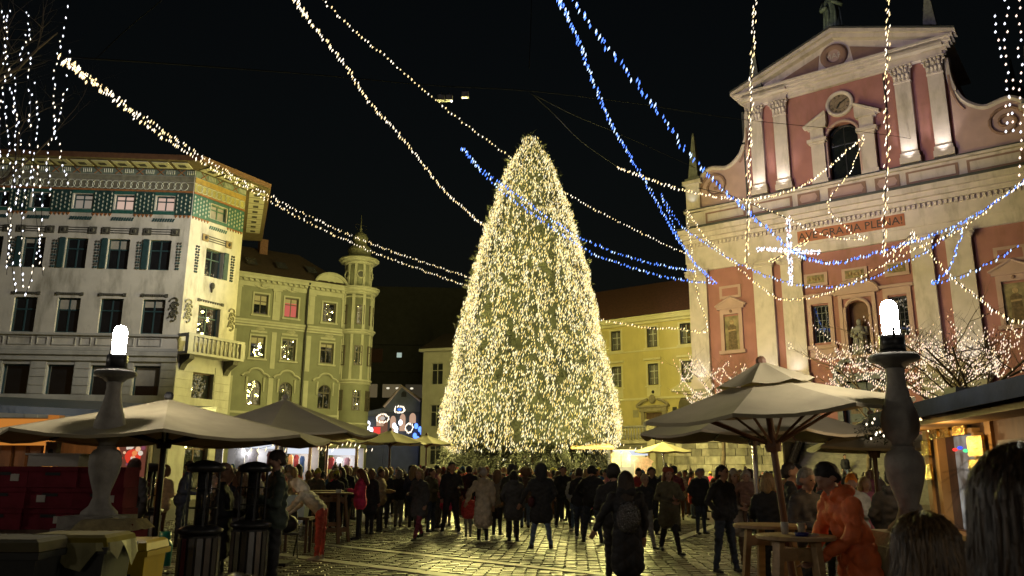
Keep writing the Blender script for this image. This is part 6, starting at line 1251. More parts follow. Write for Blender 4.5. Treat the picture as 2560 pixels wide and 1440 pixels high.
# folding chair and white cooler by the bending person
ch = thing('folding_chair', 'dark folding chair with a black bag beside the pink trousers', 'chair', (xat(712, 15.6, 1390), 15.6, 0), .4); q = MB()
for s in (-1, 1): q.tube([(s * .2, -.2, 0), (s * .2, .2, .85)], .013, 5); q.tube([(s * .18, .22, 0), (s * .18, -.18, .46)], .013, 5)
q.build('frame', BLACK, ch); q = MB(); q.box(ID, -.2, .2, -.2, .2, .45, .48); q.build('seat', BLACK, ch); q = MB(); q.box(ID, -.2, .2, -.23, -.2, .62, .86); q.build('backrest', BLACK, ch)
bgm = MB(); bgm.ball((0, 0, .16), .19, 12, 8, 0, (1.1, .8, .85)); o = bgm.build('bag', mat('bag_black', (.02, .02, .024), .5), None, True, (ch.location.x, 15.6, .48)); tag(o, 'black bag lying on the folding chair', 'bag')
cb = thing('cooler', 'pale blue plastic tub on the table behind the bending person', 'tub', (xat(745, 16.6, 1262), 16.6, .0)); q = MB(); q.lathe([(.24, .72), (.3, 1.12), (.31, 1.13), (.28, 1.12)], seg=4, a0=.78, a1=.78 + 2 * math.pi); q.build('tub', mat('tub_pale', (.42, .5, .52), .4, .1, 5), cb); q = MB(); q.box(ID, -.3, .3, -.25, .25, .66, .71); q.box(ID, -.27, -.22, -.2, -.15, 0, .66); q.box(ID, .22, .27, -.2, -.15, 0, .66); q.box(ID, -.27, -.22, .15, .2, 0, .66); q.box(ID, .22, .27, .15, .2, 0, .66); q.build('stand', WOODD, cb)
fp = MB(); fp.tube([(0, 0, 0), (0, 0, 3.1)], .045, 10); p_ = V((xat(1889, 18.5, 1200), 18.5, 0)); o = fp.build('flag_pole', STEEL, None, True, p_); tag(o, 'plain silver pole behind the big double umbrella', 'pole')
bx = MB(); bx.box(ID, -.13, .13, -.12, .12, 0, .16); bp_ = at(2408, 1008, 8.6); o = bx.build('roof_box', BLACK, None, False, (bp_.x, 8.6, bp_.z)); tag(o, 'black box lying on the roof of the right kiosk', 'box')
# ================================================================== PEOPLE
random.seed(77)
def capsule(mb, p0, r0, p1, r1, seg=10):
    p0, p1 = V(p0), V(p1); d = p1 - p0; L = d.length; d = d.normalized() if L > 1e-5 else V((0, 0, 1)); a = d.cross(V((0, 0, 1)) if abs(d.z) < .9 else V((1, 0, 0))).normalized(); b = d.cross(a); rings = []
    for k in range(1, 4): w = math.pi / 2 * k / 3.0; rings.append((p0 - d * r0 * math.cos(w), r0 * math.sin(w)))
    for k in range(3): w = math.pi / 2 * k / 3.0; rings.append((p1 + d * r1 * math.sin(w), r1 * math.cos(w)))
    vs = [p0 - d * r0] + [c + (a * math.cos(2 * math.pi * i / seg) + b * math.sin(2 * math.pi * i / seg)) * r for c, r in rings for i in range(seg)] + [p1 + d * r1]; n = len(rings); fs = []
    for i in range(seg):
        j = (i + 1) % seg; fs.append((0, 1 + j, 1 + i)); fs.append((len(vs) - 1, 1 + (n - 1) * seg + i, 1 + (n - 1) * seg + j))
        for k in range(n - 1): fs.append((1 + k * seg + i, 1 + k * seg + j, 1 + (k + 1) * seg + j, 1 + (k + 1) * seg + i))
    mb.add(vs, fs)
PEND = []                                        # bodies waiting for their one remeshed, continuous skin
def skin(prims, voxel, quilt=0, smooth=2):
    mb = MB()
    for p in prims: capsule(mb, p[0], p[1], p[2], p[3])
    me = mb.mesh('body', []); o = bpy.data.objects.new('tmp', me); COL.objects.link(o); r = o.modifiers.new('r', 'REMESH'); r.mode = 'VOXEL'; r.voxel_size = voxel; r.use_smooth_shade = True; s = o.modifiers.new('s', 'SMOOTH'); s.factor = .5; s.iterations = smooth
    rec = dict(o=o, prims=prims, quilt=quilt, mesh=None); PEND.append(rec); return rec
def finish():
    dg = bpy.context.evaluated_depsgraph_get(); dg.update()
    for rec in PEND:
        if rec['mesh']: continue
        me = bpy.data.meshes.new_from_object(rec['o'].evaluated_get(dg)); prims = rec['prims']; nv = len(me.vertices); co = np.empty(nv * 3); me.vertices.foreach_get('co', co); co = co.reshape(-1, 3)
        best = np.full(nv, 1e9); tg = np.zeros(nv, int)
        for p0, r0, p1, r1, t in prims:
            a, b = np.array(p0), np.array(p1); d = b - a; L2 = max(1e-9, d @ d); k = np.clip(((co - a) @ d) / L2, 0, 1); dist = np.linalg.norm(co - a - k[:, None] * d, axis=1) - (r0 + (r1 - r0) * k); u = dist < best; best[u] = dist[u]; tg[u] = t
        if rec['quilt'] or rec.get('folds', True):
            no = np.empty(nv * 3); me.vertices.foreach_get('normal', no); no = no.reshape(-1, 3); z = co[:, 2]
            if rec['quilt']: k = np.abs(np.sin(np.pi * (z + .04 * np.sin(co[:, 0] * 9)) / rec['quilt'])) ** .5; k = k if rec['quilt'] > .104 else np.sqrt(np.abs(np.sin(14 * z + 11 * co[:, 0] + 6 * co[:, 1]) * np.sin(14 * z - 11 * co[:, 0] - 6 * co[:, 1]))); disp = np.where(tg == 1, (.016 if rec['quilt'] > .104 else .03) * (k - .6), 0)
            else: disp = np.where((tg == 1) | (tg == 2), .006 * np.sin(z * 38 + co[:, 0] * 26 + 3 * np.sin(co[:, 1] * 20 + z * 9)) + .004 * np.sin(z * 71 - co[:, 0] * 33), 0)
            me.vertices.foreach_set('co', (co + no * disp[:, None]).ravel())
        npoly = len(me.polygons); ls = np.empty(npoly, int); me.polygons.foreach_get('loop_start', ls); lv = np.empty(len(me.loops), int); me.loops.foreach_get('vertex_index', lv)
        me.materials.clear()
        for _ in range(5): me.materials.append(None)
        me.polygons.foreach_set('material_index', tg[lv[ls]].astype(np.int32)); me.polygons.foreach_set('use_smooth', [True] * npoly); me.update(); rec['mesh'] = me; bpy.data.objects.remove(rec['o'])
ARMS = {'down': ((.255, .03, 1.13), (.25, -.05, .89)), 'pocket': ((.30, .06, 1.15), (.19, -.09, .97)), 'phone': ((.245, -.04, 1.13), (.07, -.27, 1.22)), 'cup': ((.26, .0, 1.13), (.14, -.28, 1.13)), 'table': ((.27, -.13, 1.15), (.13, -.37, 1.07)), 'out': ((.33, .0, 1.16), (.42, -.12, .96)), 'hip': ((.36, .08, 1.16), (.2, -.05, 1.02)), 'hold': ((.3, -.05, 1.14), (.02, -.27, 1.1)), 'reach': ((.24, -.22, 1.22), (.1, -.34, .95)), 'bent': ((.2, -.284, 1.376), (.16, -.54, 1.42))}
def skeleton(coat='jacket', legs='stand', aL='down', aR='down', lean=0, hp=0, hy=0, bulk=1.0, hood=False, head=1.0, fine=False, knee=0):
    S, Cc, P_, Sh = 0, 1, 2, 3; pr = []; hip = np.array([0, 0, .93]); th = R(lean)
    def T(p):
        p = np.array(p, float) - hip; return tuple(hip + np.array([p[0], p[1] * math.cos(th) - p[2] * math.sin(th), p[1] * math.sin(th) + p[2] * math.cos(th)]))
    def add(a, ra, b, rb, t, tf=True): pr.append(((T(a) if tf else a), ra, (T(b) if tf else b), rb, t))
    fat = .02 if coat == 'puffer' else 0.0; B = bulk
    add((-.07 * B, 0, 1.0), .125 * B + fat, (.07 * B, 0, 1.0), .125 * B + fat, Cc); add((-.06 * B, .0, 1.14), .12 * B + fat, (.06 * B, .0, 1.14), .12 * B + fat, Cc); add((-.085 * B, .0, 1.3), .128 * B + fat, (.085 * B, .0, 1.3), .128 * B + fat, Cc)
    for s in (-1, 1): add((s * .07 * B, 0, 1.0), .12 * B + fat, (s * .085 * B, 0, 1.3), .125 * B + fat, Cc)
    add((-.14, .0, 1.4), .075 + fat, (.14, .0, 1.4), .075 + fat, Cc); add((-.05, .01, 1.45), .07, (.05, .01, 1.45), .07, Cc); add((0, .0, 1.45), .055, (0, -.01, 1.56), .052, S)
    if hood: add((-.08, .085, 1.47), .06, (.08, .085, 1.47), .06, Cc); add((-.1, .03, 1.5), .04, (-.06, -.07, 1.47), .035, Cc); add((.1, .03, 1.5), .04, (.06, -.07, 1.47), .035, Cc)
    hem = {'jacket': .84, 'coat': .56, 'puffer': .78, 'long': .34, 'short': .93}[coat]
    if coat in ('puffer', 'coat', 'long', 'jacket'):
        w = .15 + fat
        for s in (-1, 1): pr.append((T((s * .06 * B, 0, 1.0)), w * .95, (s * .085 * B, .01, hem + .12), w * (1.06 if hem < .7 else .98), Cc))
        pr.append((T((0, 0, 1.0)), w, (0, .01, hem + .12), w, Cc))
    # legs
    sp = {'stand': .095, 'wide': .2, 'walk': .09}[legs]; st = {'stand': (0.02, -.02), 'wide': (.03, -.03), 'walk': (.27, -.26)}[legs]
    for s, dy in ((-1, st[0]), (1, st[1])):
        h_ = (s * .085, 0, .92); kn = (s * (.085 + (sp - .09) * .5), dy * .35 - knee, .5); an = (s * sp, dy + knee * .2, .09 + (.06 if legs == 'walk' and dy > 0 else 0))
        pr.append((h_, .098 * B, kn, .066, P_)); pr.append((kn, .066, (an[0], an[1], an[2] + .02), .047, P_)); pr.append(((an[0], an[1] + .015, an[2] - .045), .045, (an[0] + s * .03, an[1] - .15, max(.04, an[2] - .05)), .04, Sh)); pr.append(((an[0], an[1], an[2] + .03), .045, (an[0], an[1] + .01, an[2] - .03), .048, Sh))
    hands = []
    for s, a in ((-1, aL), (1, aR)):
        e, w = ARMS[a]; sh = (s * .185, 0, 1.385); e = (s * e[0], e[1], e[2]); w = (s * w[0], w[1], w[2]) if a != 'hold' else (s * .06, w[1], w[2] + s * .03); k = 1.2 if coat in ('puffer', 'long') else 1.0
        add(sh, .072 * k, e, .056 * k, Cc); add(e, .054 * k, w, .044 * k, Cc); d = (V(T(w)) - V(T(e))).normalized(); wp = V(T(w)); hands.append((s, wp + d * .02, d, a))
        if a != 'pocket' and not fine: q = wp + d * .05; pr.append((tuple(q), .034, tuple(q + d * .07), .03, S)); pr.append((tuple(q), .016, tuple(q + d * .06 + V((-s * .035, -.015, .01))), .013, S))
        elif a != 'pocket': pr.append((tuple(wp), .03, tuple(wp + d * .045), .028, S))
    # head
    hc = V(T((0, -.015, 1.625))); hr = Matrix.Rotation(th * .6 + R(hp), 3, 'X') if True else None; hm = Matrix.Rotation(R(hy), 3, 'Z') @ hr
    def H(a, ra, b, rb, t=S): pr.append((tuple(hc + hm @ (V(a) * head)), ra * head, tuple(hc + hm @ (V(b) * head)), rb * head, t))
    H((0, .015, .03), .092, (0, .03, .025), .088); H((0, -.02, .02), .076, (0, -.036, -.065), .055); H((-.03, -.03, -.02), .055, (.03, -.03, -.02), .055); H((0, -.09, .02), .012, (0, -.112, -.018), .017); H((0, -.075, -.09), .024, (0, -.07, -.09), .022); H((-.092, .012, .015), .018, (-.094, .016, -.03), .014); H((.092, .012, .015), .018, (.094, .016, -.03), .014); H((-.04, -.078, .038), .017, (.04, -.078, .038), .017)
    if fine: H((-.02, -.088, -.052), .011, (.02, -.088, -.052), .011)
    return pr, (hc, hm, head), hands
BODY = {}
def body(key, voxel=.021, **k):
    if key not in BODY:
        pr, hd, hands = skeleton(fine=voxel < .018, **k); BODY[key] = (skin(pr, voxel, .105 if k.get('coat') == 'puffer' else .1 if k.get('coat') == 'long' else 0), hd, hands)
    return BODY[key]
HAIR = {}
def hairrec(kind):
    if kind in HAIR: return HAIR[kind]
    c = lambda a, ra, b, rb, t=0: (a, ra, b, rb, t); cap_ = [c((0, .022, .045), .098, (0, .045, .02), .092), c((-.05, .03, .03), .058, (-.055, .05, -.03), .05), c((.05, .03, .03), .058, (.055, .05, -.03), .05)]
    D = {'short': cap_, 'crop': [c((0, .026, .042), .096, (0, .045, .01), .088)],
         'long': cap_ + [c((s * .06, .05, .0), .055, (s * .075, .055, -.2), .05) for s in (-1, 1)] + [c((0, .075, .0), .075, (0, .085, -.27), .06), c((-.05, .08, -.05), .06, (-.05, .085, -.3), .04), c((.05, .08, -.05), .06, (.05, .085, -.3), .04), c((-.08, .0, .03), .035, (-.085, .0, -.1), .03), c((.08, .0, .03), .035, (.085, .0, -.1), .03)],
         'bob': cap_ + [c((s * .07, .03, .0), .045, (s * .08, .03, -.1), .04) for s in (-1, 1)] + [c((0, .07, 0), .07, (0, .07, -.11), .06), c((-.085, -.01, .03), .03, (-.085, -.005, -.07), .028), c((.085, -.01, .03), .03, (.085, -.005, -.07), .028)],
         'bun': cap_ + [c((0, .1, .11), .04, (0, .11, .12), .04)],
         'beanie': [c((0, .015, .06), .1, (0, .03, .1), .075), c((0, .02, .04), .102, (0, .03, .03), .1)], 'pom': [c((0, .015, .06), .1, (0, .03, .1), .075), c((0, .02, .04), .103, (0, .03, .03), .1), c((0, .035, .2), .04, (0, .036, .2), .04)],
         'beret': [c((-.05, .02, .09), .07, (.06, .03, .075), .075), c((0, .02, .06), .1, (0, .03, .06), .1)], 'cap': [c((0, .02, .055), .1, (0, .03, .05), .098), c((-.04, -.1, .055), .014, (.04, -.1, .055), .014), c((-.035, -.14, .045), .01, (.035, -.14, .045), .01)],
         'hood': [c((0, .04, .04), .12, (0, .06, -.02), .115), c((-.09, .0, .05), .04, (-.09, -.01, -.1), .04), c((.09, .0, .05), .04, (.09, -.01, -.1), .04), c((-.05, -.01, .12), .04, (.05, -.01, .12), .04), c((0, .08, -.1), .1, (0, .07, -.16), .1)],
         'fur': [c((0, .045, .04), .115, (0, .06, -.02), .11)] + [c((.12 * math.cos(a), -.03, .03 + .13 * math.sin(a)), .035, (.12 * math.cos(a + .5), -.03, .03 + .13 * math.sin(a + .5)), .035) for a in [i * .5 - .6 for i in range(9)]]}
    HAIR[kind] = skin(D[kind], .0125, 0, 2); HAIR[kind]['folds'] = False; return HAIR[kind]
# hand with palm, four unequal bent fingers and a thumb leaving the palm's side
def hand_prims(s, grip):
    pr = []; c = lambda a, ra, b, rb: pr.append((a, ra, b, rb, 0)); c((-.024, 0, -.02), .016, (-.026, 0, -.085), .013); c((.0, 0, -.02), .017, (.0, 0, -.09), .013); c((.022, 0, -.02), .016, (.025, 0, -.083), .012); c((0, 0, .02), .022, (0, 0, -.02), .022)
    for i, (x, L) in enumerate(((-.03, .068), (-.011, .078), (.009, .073), (.028, .057))):
        a = grip * .5; p = V((x, 0, -.09)); r = .0092
        for f, (k, m_) in enumerate(((.45, 1), (.32, 2.2), (.25, 3.0))): d = V((x * .25, -math.sin(a * m_), -math.cos(a * m_))); q = p + d * L * k; c(tuple(p), r, tuple(q), r * .92); p = q; r *= .92
    p = V((-.034 * s, -.005, -.03)); q = p + V((-.026 * s, -.016 - .012 * grip, -.03)); c(tuple(p), .013, tuple(q), .011); c(tuple(q), .011, tuple(q + V((-.006 * s, -.012 - .012 * grip, -.03))), .009); return pr
HANDS = {(s, g): skin(hand_prims(s, g), .005, 0, 1) for s in (-1, 1) for g in (.35, 1.0)}
for h_ in HANDS.values(): h_['folds'] = False
CM_ = {}
def cloth(name, col, sheen=0, rough=.85):
    key = 'cloth_' + name
    if key not in CM_: CM_[key] = mat(key, col, rough, .25, 9, .3, 70, stretch=(1, 1, 1))
    return CM_[key]
BLK = cloth('black', (0.028, 0.028, 0.032)); CHA = cloth('charcoal', (0.080, 0.076, 0.078)); NAV = cloth('navy', (0.041, 0.050, 0.091)); DGR = cloth('dark_green', (0.050, 0.068, 0.055)); BRN = cloth('brown', (0.114, 0.068, 0.046)); GRY = cloth('grey', (0.211, 0.203, 0.194)); CRE = cloth('cream', (0.554, 0.449, 0.330)); BEI = cloth('beige', (0.475, 0.356, 0.238)); MAG = cloth('raspberry', (0.818, 0.053, 0.158)); REDC = cloth('red', (0.454, 0.049, 0.056)); ORAC = cloth('orange', (0.850, 0.172, 0.047), rough=.6); OLI = cloth('olive', (0.138, 0.121, 0.073)); WHI = cloth('white', (0.660, 0.607, 0.502)); PNKC = cloth('pink', (0.554, 0.172, 0.224)); SALM = cloth('salmon', (0.726, 0.132, 0.113)); JEA = cloth('jeans', (0.114, 0.162, 0.259)); JEL = cloth('light_jeans', (0.290, 0.383, 0.502)); DJE = cloth('dark_jeans', (0.041, 0.052, 0.082)); WINE = cloth('wine', (0.227, 0.049, 0.073)); BLUC = cloth('blue', (0.049, 0.145, 0.356)); SHO = cloth('shoe_black', (0.028, 0.028, 0.028), rough=.4); SHW = cloth('shoe_white', (0.554, 0.528, 0.475)); YLW = cloth('yellow', (0.554, 0.502, 0.053)); ORB = cloth('orange_hat', (0.850, 0.238, 0.020)); RUSTH = cloth('russet', (0.356, 0.082, 0.049)); KNIT = cloth('knit_grey', (0.421, 0.356, 0.308)); FURB = cloth('fur_brown', (0.162, 0.089, 0.049))
SKIN = mat('skin', (.42, .24, .165), .55, .08, 8); SKIN2 = mat('skin_tan', (.33, .18, .12), .55, .08, 8); LIP = mat('lip', (.3, .1, .08), .5); EYE = mat('eye_dark', (.02, .015, .012), .2)
def hairm(n, c): return mat('hair_' + n, c, .5, .45, 14, .5, 60, stretch=(6, 6, .6))
HBK, HBR, HDB, HBL, HGR, HAU, HLB = hairm('black', (.012, .010, .010)), hairm('brown', (.06, .033, .018)), hairm('dark_brown', (.03, .018, .012)), hairm('blond', (.34, .22, .10)), hairm('grey', (.22, .21, .2)), hairm('auburn', (.16, .05, .02)), hairm('light_brown', (.16, .09, .045))
QUEUE = []
def person(px, Y, face, key, cmat, pmat, hair, label, h=1.72, shoes=SHO, skin_=SKIN, hat=None, group=None, x=None, voxel=.021, eyes=False, z=0.0, py=1250, **k):
    QUEUE.append(dict(px=px, Y=Y, face=face, key=key, coat=cmat, pants=pmat, hair=hair, label=label, h=h, shoes=shoes, skin=skin_, hat=hat, group=group, x=x, voxel=voxel, eyes=eyes, z=z, py=py, k=k)); body(key, voxel, **k)
    for q in (hair, hat):
        if q: hairrec(q[0])
def face_bits(parent, hc, hm, head, sc):
    for s in (-1, 1):
        m = MB(); m.ball((0, 0, 0), .0105, 7, 5, 0, (1.3, .6, .8)); o = m.build('eye', EYE, parent, True); o.location = hc + hm @ (V((s * .034, -.088, .012)) * head)
    m = MB(); m.ball((0, 0, 0), .012, 8, 4, 0, (2.0, .5, .5)); o = m.build('mouth', LIP, parent, True); o.location = hc + hm @ (V((0, -.093, -.053)) * head)
def realise():
    finish()
    for q in QUEUE:
        rec, (hc, hm, head), hands = BODY[q['key']]; sc = q['h'] / 1.742; x = q['x'] if q['x'] is not None else xat(q['px'], q['Y'], q['py'])
        t = thing('person', q['label'], 'person', (x, q['Y'], q['z']), R(q['face']), q['group']); t.scale = (sc,) * 3; b = put('body', rec['mesh'], t)
        for i, m in enumerate((q['skin'], q['coat'], q['pants'], q['shoes'], q['coat'])):
            b.material_slots[i].link = 'OBJECT'; b.material_slots[i].material = m
        for nm, hh in (('hair', q['hair']), ('hat', q['hat'])):
            if not hh: continue
            o = put(nm if not (nm == 'hair' and hh[0] in ('hood', 'fur')) else 'hood', hairrec(hh[0])['mesh'], t); o.location = hc; o.rotation_euler = hm.to_euler(); o.scale = (head * 1.02,) * 3
            if not o.data.materials: o.data.materials.append(None)
            for sl in o.material_slots: sl.link = 'OBJECT'; sl.material = hh[1]
        if q['voxel'] < .018:
            for s, wp, d, a in hands:
                if a == 'pocket': continue
                o = put('hand', HANDS[(s, 1.0 if a in ('phone', 'cup', 'hold') else .35)]['mesh'], t); o.location = wp + d * .03; rot = V((0, 0, -1)).rotation_difference(d); o.rotation_euler = rot.to_euler()
                if not o.data.materials: o.data.materials.append(None)
                for sl in o.material_slots: sl.link = 'OBJECT'; sl.material = q['skin']
        if q['eyes']: face_bits(t, hc, hm, head, sc)
        q['obj'] = t
ST = dict(coat='jacket', legs='stand')
# --- left side
person(328, 12.6, 160, 'n_stand', CHA, BLK, ('short', HBR), 'man in a black coat with brown hair seen from behind at the food poster', 1.76, voxel=.017, aL='pocket', aR='cup', **ST)
person(402, 18.0, 170, 'puf', BEI, BRN, ('fur', FURB), 'woman in a beige padded jacket with fur hood behind the left umbrella pole', 1.66, coat='puffer', aL='cup', aR='cup')
person(455, 17.6, 100, 'lean', NAV, DJE, ('short', HDB), 'man in a dark blue jacket turned right behind the first patio heater', 1.8, aL='cup', aR='pocket', lean=8, **ST)
person(556, 10.3, 100, 'n_coat', BLK, BLK, ('crop', mat('hair_shaved', (.2, .12, .085), .6)), 'bald man in a long black coat between the two patio heaters', 1.68, voxel=.016, coat='coat', aL='cup', aR='cup', hp=6)
person(597, 11.6, -70, 'n_cup', CHA, BLK, ('bob', HLB), 'woman with light brown hair facing the bald man by the heater', 1.6, voxel=.016, aL='cup', aR='cup', **ST)
person(688, 10.4, -60, 'n_phone', DGR, BLK, ('short', HDB), 'tall bearded man in a dark green jacket looking down at his phone', 1.84, voxel=.015, eyes=True, coat='jacket', legs='wide', aL='phone', aR='phone', hp=26)
person(806, 15.4, -95, 'n_bend', WHI, SALM, ('hood', WHI), 'person in cream hoodie and pink trousers bending over forwards', 1.66, shoes=SHW, voxel=.016, coat='short', legs='stand', aL='bent', aR='bent', lean=48, hp=18)
person(900, 20.0, -80, 'phone', MAG, BLK, ('long', HAU), 'woman in a raspberry pink jacket with auburn hair looking at her phone', 1.66, coat='puffer', legs='stand', aL='phone', aR='phone', hp=22)
person(783, 22.3, 40, 'table', OLI, BLK, ('short', HBR), 'woman with a bright yellow beanie leaning on the small far table', 1.66, hat=('beanie', YLW), aL='table', aR='table', lean=14, hp=8, **ST)
person(850, 23.0, -40, 'stand', BLK, BLK, ('long', HDB), 'woman with dark long hair in black just left of the raspberry jacket', 1.7, aL='down', aR='down', **ST)
person(926, 21.6, 150, 'long_', BLK, BLK, ('bob', HLB), 'person with light brown bob in a long black coat right of the raspberry jacket', 1.66, coat='coat', aL='down', aR='pocket')
person(960, 24.0, 175, 'stand', BLK, BLK, ('long', HBL), 'woman with long blond hair in a black jacket and black trousers', 1.7, aL='down', aR='down', **ST)
person(997, 24.5, 160, 'pock', BLK, GRY, ('bob', HGR), 'woman with whitish hair in black jacket and grey trousers', 1.66, aL='pocket', aR='pocket', **ST)
person(1048, 20.0, -30, 'walkc', CHA, WINE, ('bob', HBL), 'woman with fair hair in a long dark coat and wine red trousers, walking', 1.66, coat='coat', legs='walk', aL='cup', aR='down')
person(1078, 22.5, 60, 'cup', OLI, DJE, ('short', HBR), 'person in an olive jacket right beside the fair haired walking woman', 1.7, aL='cup', aR='cup', **ST)
person(1128, 21.8, 15, 'widec', BLK, BLK, ('short', HDB), 'man in black facing the camera with legs apart, holding a phone', 1.86, shoes=SHW, coat='jacket', legs='wide', aL='down', aR='cup', bulk=1.1)
person(1172, 26.0, 175, 'stand', BLK, BLK, ('short', HBK), 'dark haired man seen from behind above the red clad child', 1.8, aL='down', aR='down', **ST)
person(1172, 21.0, 170, 'child', REDC, GRY, ('pom', KNIT), 'small child in a red coat and knitted hat beside the cream long coat', 1.08, coat='puffer', legs='stand', aL='out', aR='down', head=1.35, bulk=1.1)
person(1208, 20.0, 178, 'n_long', CRE, BLK, ('beanie', KNIT), 'woman in an ankle length cream padded coat and grey beanie', 1.68, voxel=.017, coat='long', legs='stand', aL='down', aR='out', hood=True)
person(1243, 21.6, 165, 'jack2', GRY, BLK, ('long', HLB), 'woman with fair hair in a grey jacket, right behind the cream coat', 1.68, coat='puffer', legs='stand', aL='pocket', aR='cup')
person(1284, 19.7, 180, 'coat_', CHA, BLK, ('bob', HBK), 'black haired woman in a charcoal knee length coat before the tree', 1.64, coat='coat', legs='stand', aL='down', aR='pocket', hood=True)
person(1280, 20.8, 175, 'stand', BLK, BLK, ('short', HBK), 'man with a dark cap standing close behind the charcoal coat', 1.8, hat=('cap', BLK), aL='down', aR='down', **ST)
person(1313, 24.5, 180, 'puf', BRN, JEA, ('fur', FURB), 'person in a brown hooded fur jacket right of the charcoal coat', 1.72, coat='puffer', aL='cup', aR='cup')
person(1353, 17.9, 182, 'n_coatw', BLK, JEA, ('hood', BLK), 'central person in black coat, blue jeans and boots seen from behind', 1.78, voxel=.017, coat='coat', legs='wide', aL='pocket', aR='out', bulk=1.1)
person(1408, 24.8, 5, 'widec', BLK, BLK, ('short', HDB), 'man in black with open white collar facing the camera right of centre', 1.8, coat='jacket', legs='wide', aL='down', aR='cup', bulk=1.1)
person(1449, 20.5, 150, 'cup', BLK, DJE, ('short', HBR), 'man in dark jacket holding a white paper', 1.72, shoes=SHW, aL='cup', aR='cup', **ST)
person(1480, 19.5, 178, 'hipw', BLK, DJE, ('short', HBK), 'man in short black jacket and dark jeans left of the black couple', 1.78, coat='jacket', legs='wide', aL='hip', aR='hip')
person(1535, 12.2, 172, 'n_stand', BLK, BLK, ('short', HBK), 'taller man of the dark couple, with a black cap', 1.72, hat=('cap', BLK), voxel=.017, aL='pocket', aR='cup', **ST)
person(1565, 11.0, 180, 'n_long', BLK, BLK, ('long', HDB), 'woman in a long black coat wearing a glittering backpack', 1.62, voxel=.017, coat='long', legs='stand', aL='down', aR='out', hood=True)
person(1613, 18.2, 15, 'n_walk', BLK, GRY, ('beanie', BEI), 'woman in beige beanie, black top and wide grey trousers walking forward', 1.56, voxel=.017, eyes=True, coat='short', legs='walk', aL='pocket', aR='pocket')
person(1630, 22.0, 10, 'stand', BLK, BLK, ('short', HDB), 'dark man behind the woman in the beige beanie', 1.76, aL='down', aR='down', **ST)
person(1672, 17.0, 12, 'n_coatf', OLI, BLK, ('long', HAU), 'woman in olive coat, black tights and russet beret walking forward', 1.7, hat=('beret', RUSTH), voxel=.017, eyes=True, coat='coat', legs='walk', aL='hold', aR='hold')
person(1750, 22.6, 20, 'coatj', BLK, DJE, ('short', HGR), 'elderly grey haired man in black coat and jeans standing alone', 1.74, coat='puffer', legs='stand', aL='pocket', aR='pocket')
person(1808, 13.9, 30, 'n_side', BLK, DJE, ('short', HBK), 'man with glasses in black jacket and dark jeans by the wooden tables', 1.74, voxel=.015, eyes=True, coat='jacket', legs='wide', aL='pocket', aR='pocket', hy=20)
person(1838, 15.0, 10, 'n_hold', KNIT, BRN, ('long', HLB), 'woman in grey knitted beanie carrying a small child', 1.66, hat=('beanie', KNIT), voxel=.016, eyes=True, coat='coat', legs='stand', aL='hold', aR='hold')
person(1868, 14.8, -15, 'baby', cloth('child_brown', (0.259, 0.145, 0.114)), BRN, ('pom', KNIT), 'small child in knitted pom hat held on an arm', 1.0, coat='puffer', legs='stand', aL='out', aR='hold', head=1.4, z=.62, eyes=True)
person(1922, 11.4, 150, 'n_stand', BLK, BLK, ('bob', HBL), 'woman with blond bob in black behind the umbrella pole', 1.6, voxel=.017, aL='pocket', aR='cup', **ST)
person(1979, 10.6, 75, 'n_stand', BLK, BLK, ('crop', HDB), 'short haired man in black turned right behind the table', 1.74, voxel=.017, aL='pocket', aR='cup', **ST)
person(2010, 9.2, 30, 'n_table', CHA, DJE, ('short', HGR), 'grey haired man in dark grey jacket using his hands over the table', 1.66, voxel=.015, eyes=True, coat='jacket', legs='stand', aL='cup', aR='table', lean=4, hp=10)
person(2138, 7.3, -82, 'n_orange', ORAC, BLK, ('short', HBK), 'woman in a long bright orange quilted coat bent over the near table', 1.74, voxel=.014, coat='long', legs='stand', aL='table', aR='table', lean=20, hp=26, hood=True)
person(2132, 12.5, -20, 'puf', WHI, JEA, ('beanie', ORB), 'person in a vivid orange beanie and pale jacket behind the orange coat', 1.58, coat='puffer', aL='cup', aR='cup')
person(2165, 13.4, 10, 'puf', PNKC, BLK, ('long', HBL), 'fair haired woman in a pink jacket right of the orange beanie', 1.56, coat='puffer', aL='cup', aR='cup')
person(2236, 10.2, 170, 'n_hip', BLK, JEL, ('short', HBK), 'man in black jacket and light blue jeans left of the right lamp', 1.68, voxel=.016, coat='jacket', legs='wide', aL='pocket', aR='pocket', hood=True, bulk=1.1)
person(2082, 12.0, -30, 'stand', BLK, BLK, ('short', HDB), 'dark haired person directly behind the grey haired man at the table', 1.64, aL='down', aR='down', **ST)
person(2108, 51.5, 5, 'stand', BLK, JEL, ('short', HBR), 'person in light jeans standing on the dark church steps', 1.75, z=1.1, py=1100, aL='down', aR='down', **ST)
tpz = cC + fT(-5.6, -.9, 0); person(0, tpz.y, -60, 'long_', BLK, BLK, ('short', HBK), 'lone dark person standing on the terrace beside the yellow house door', 1.72, x=tpz.x, z=SLZ, coat='coat', aL='down', aR='pocket')
# --- heads close to the camera
person(2572, 1.75, 172, 'f_near', BLK, BLK, None, 'person with long dark blond hair very close at the lower right', 1.64, voxel=.014, coat='jacket', legs='stand', aL='pocket', aR='pocket')
person(2305, 2.55, 175, 'f_near', BLK, BLK, None, 'shorter person with wavy blond hair close at the bottom right', 1.47, voxel=.014, coat='jacket', legs='stand', aL='pocket', aR='pocket')
person(600, 2.1, 178, 'f_near', BRN, BLK, None, 'person with light brown hair whose crown shows at the bottom left', 1.33, voxel=.014, coat='jacket', legs='stand', aL='pocket', aR='pocket')
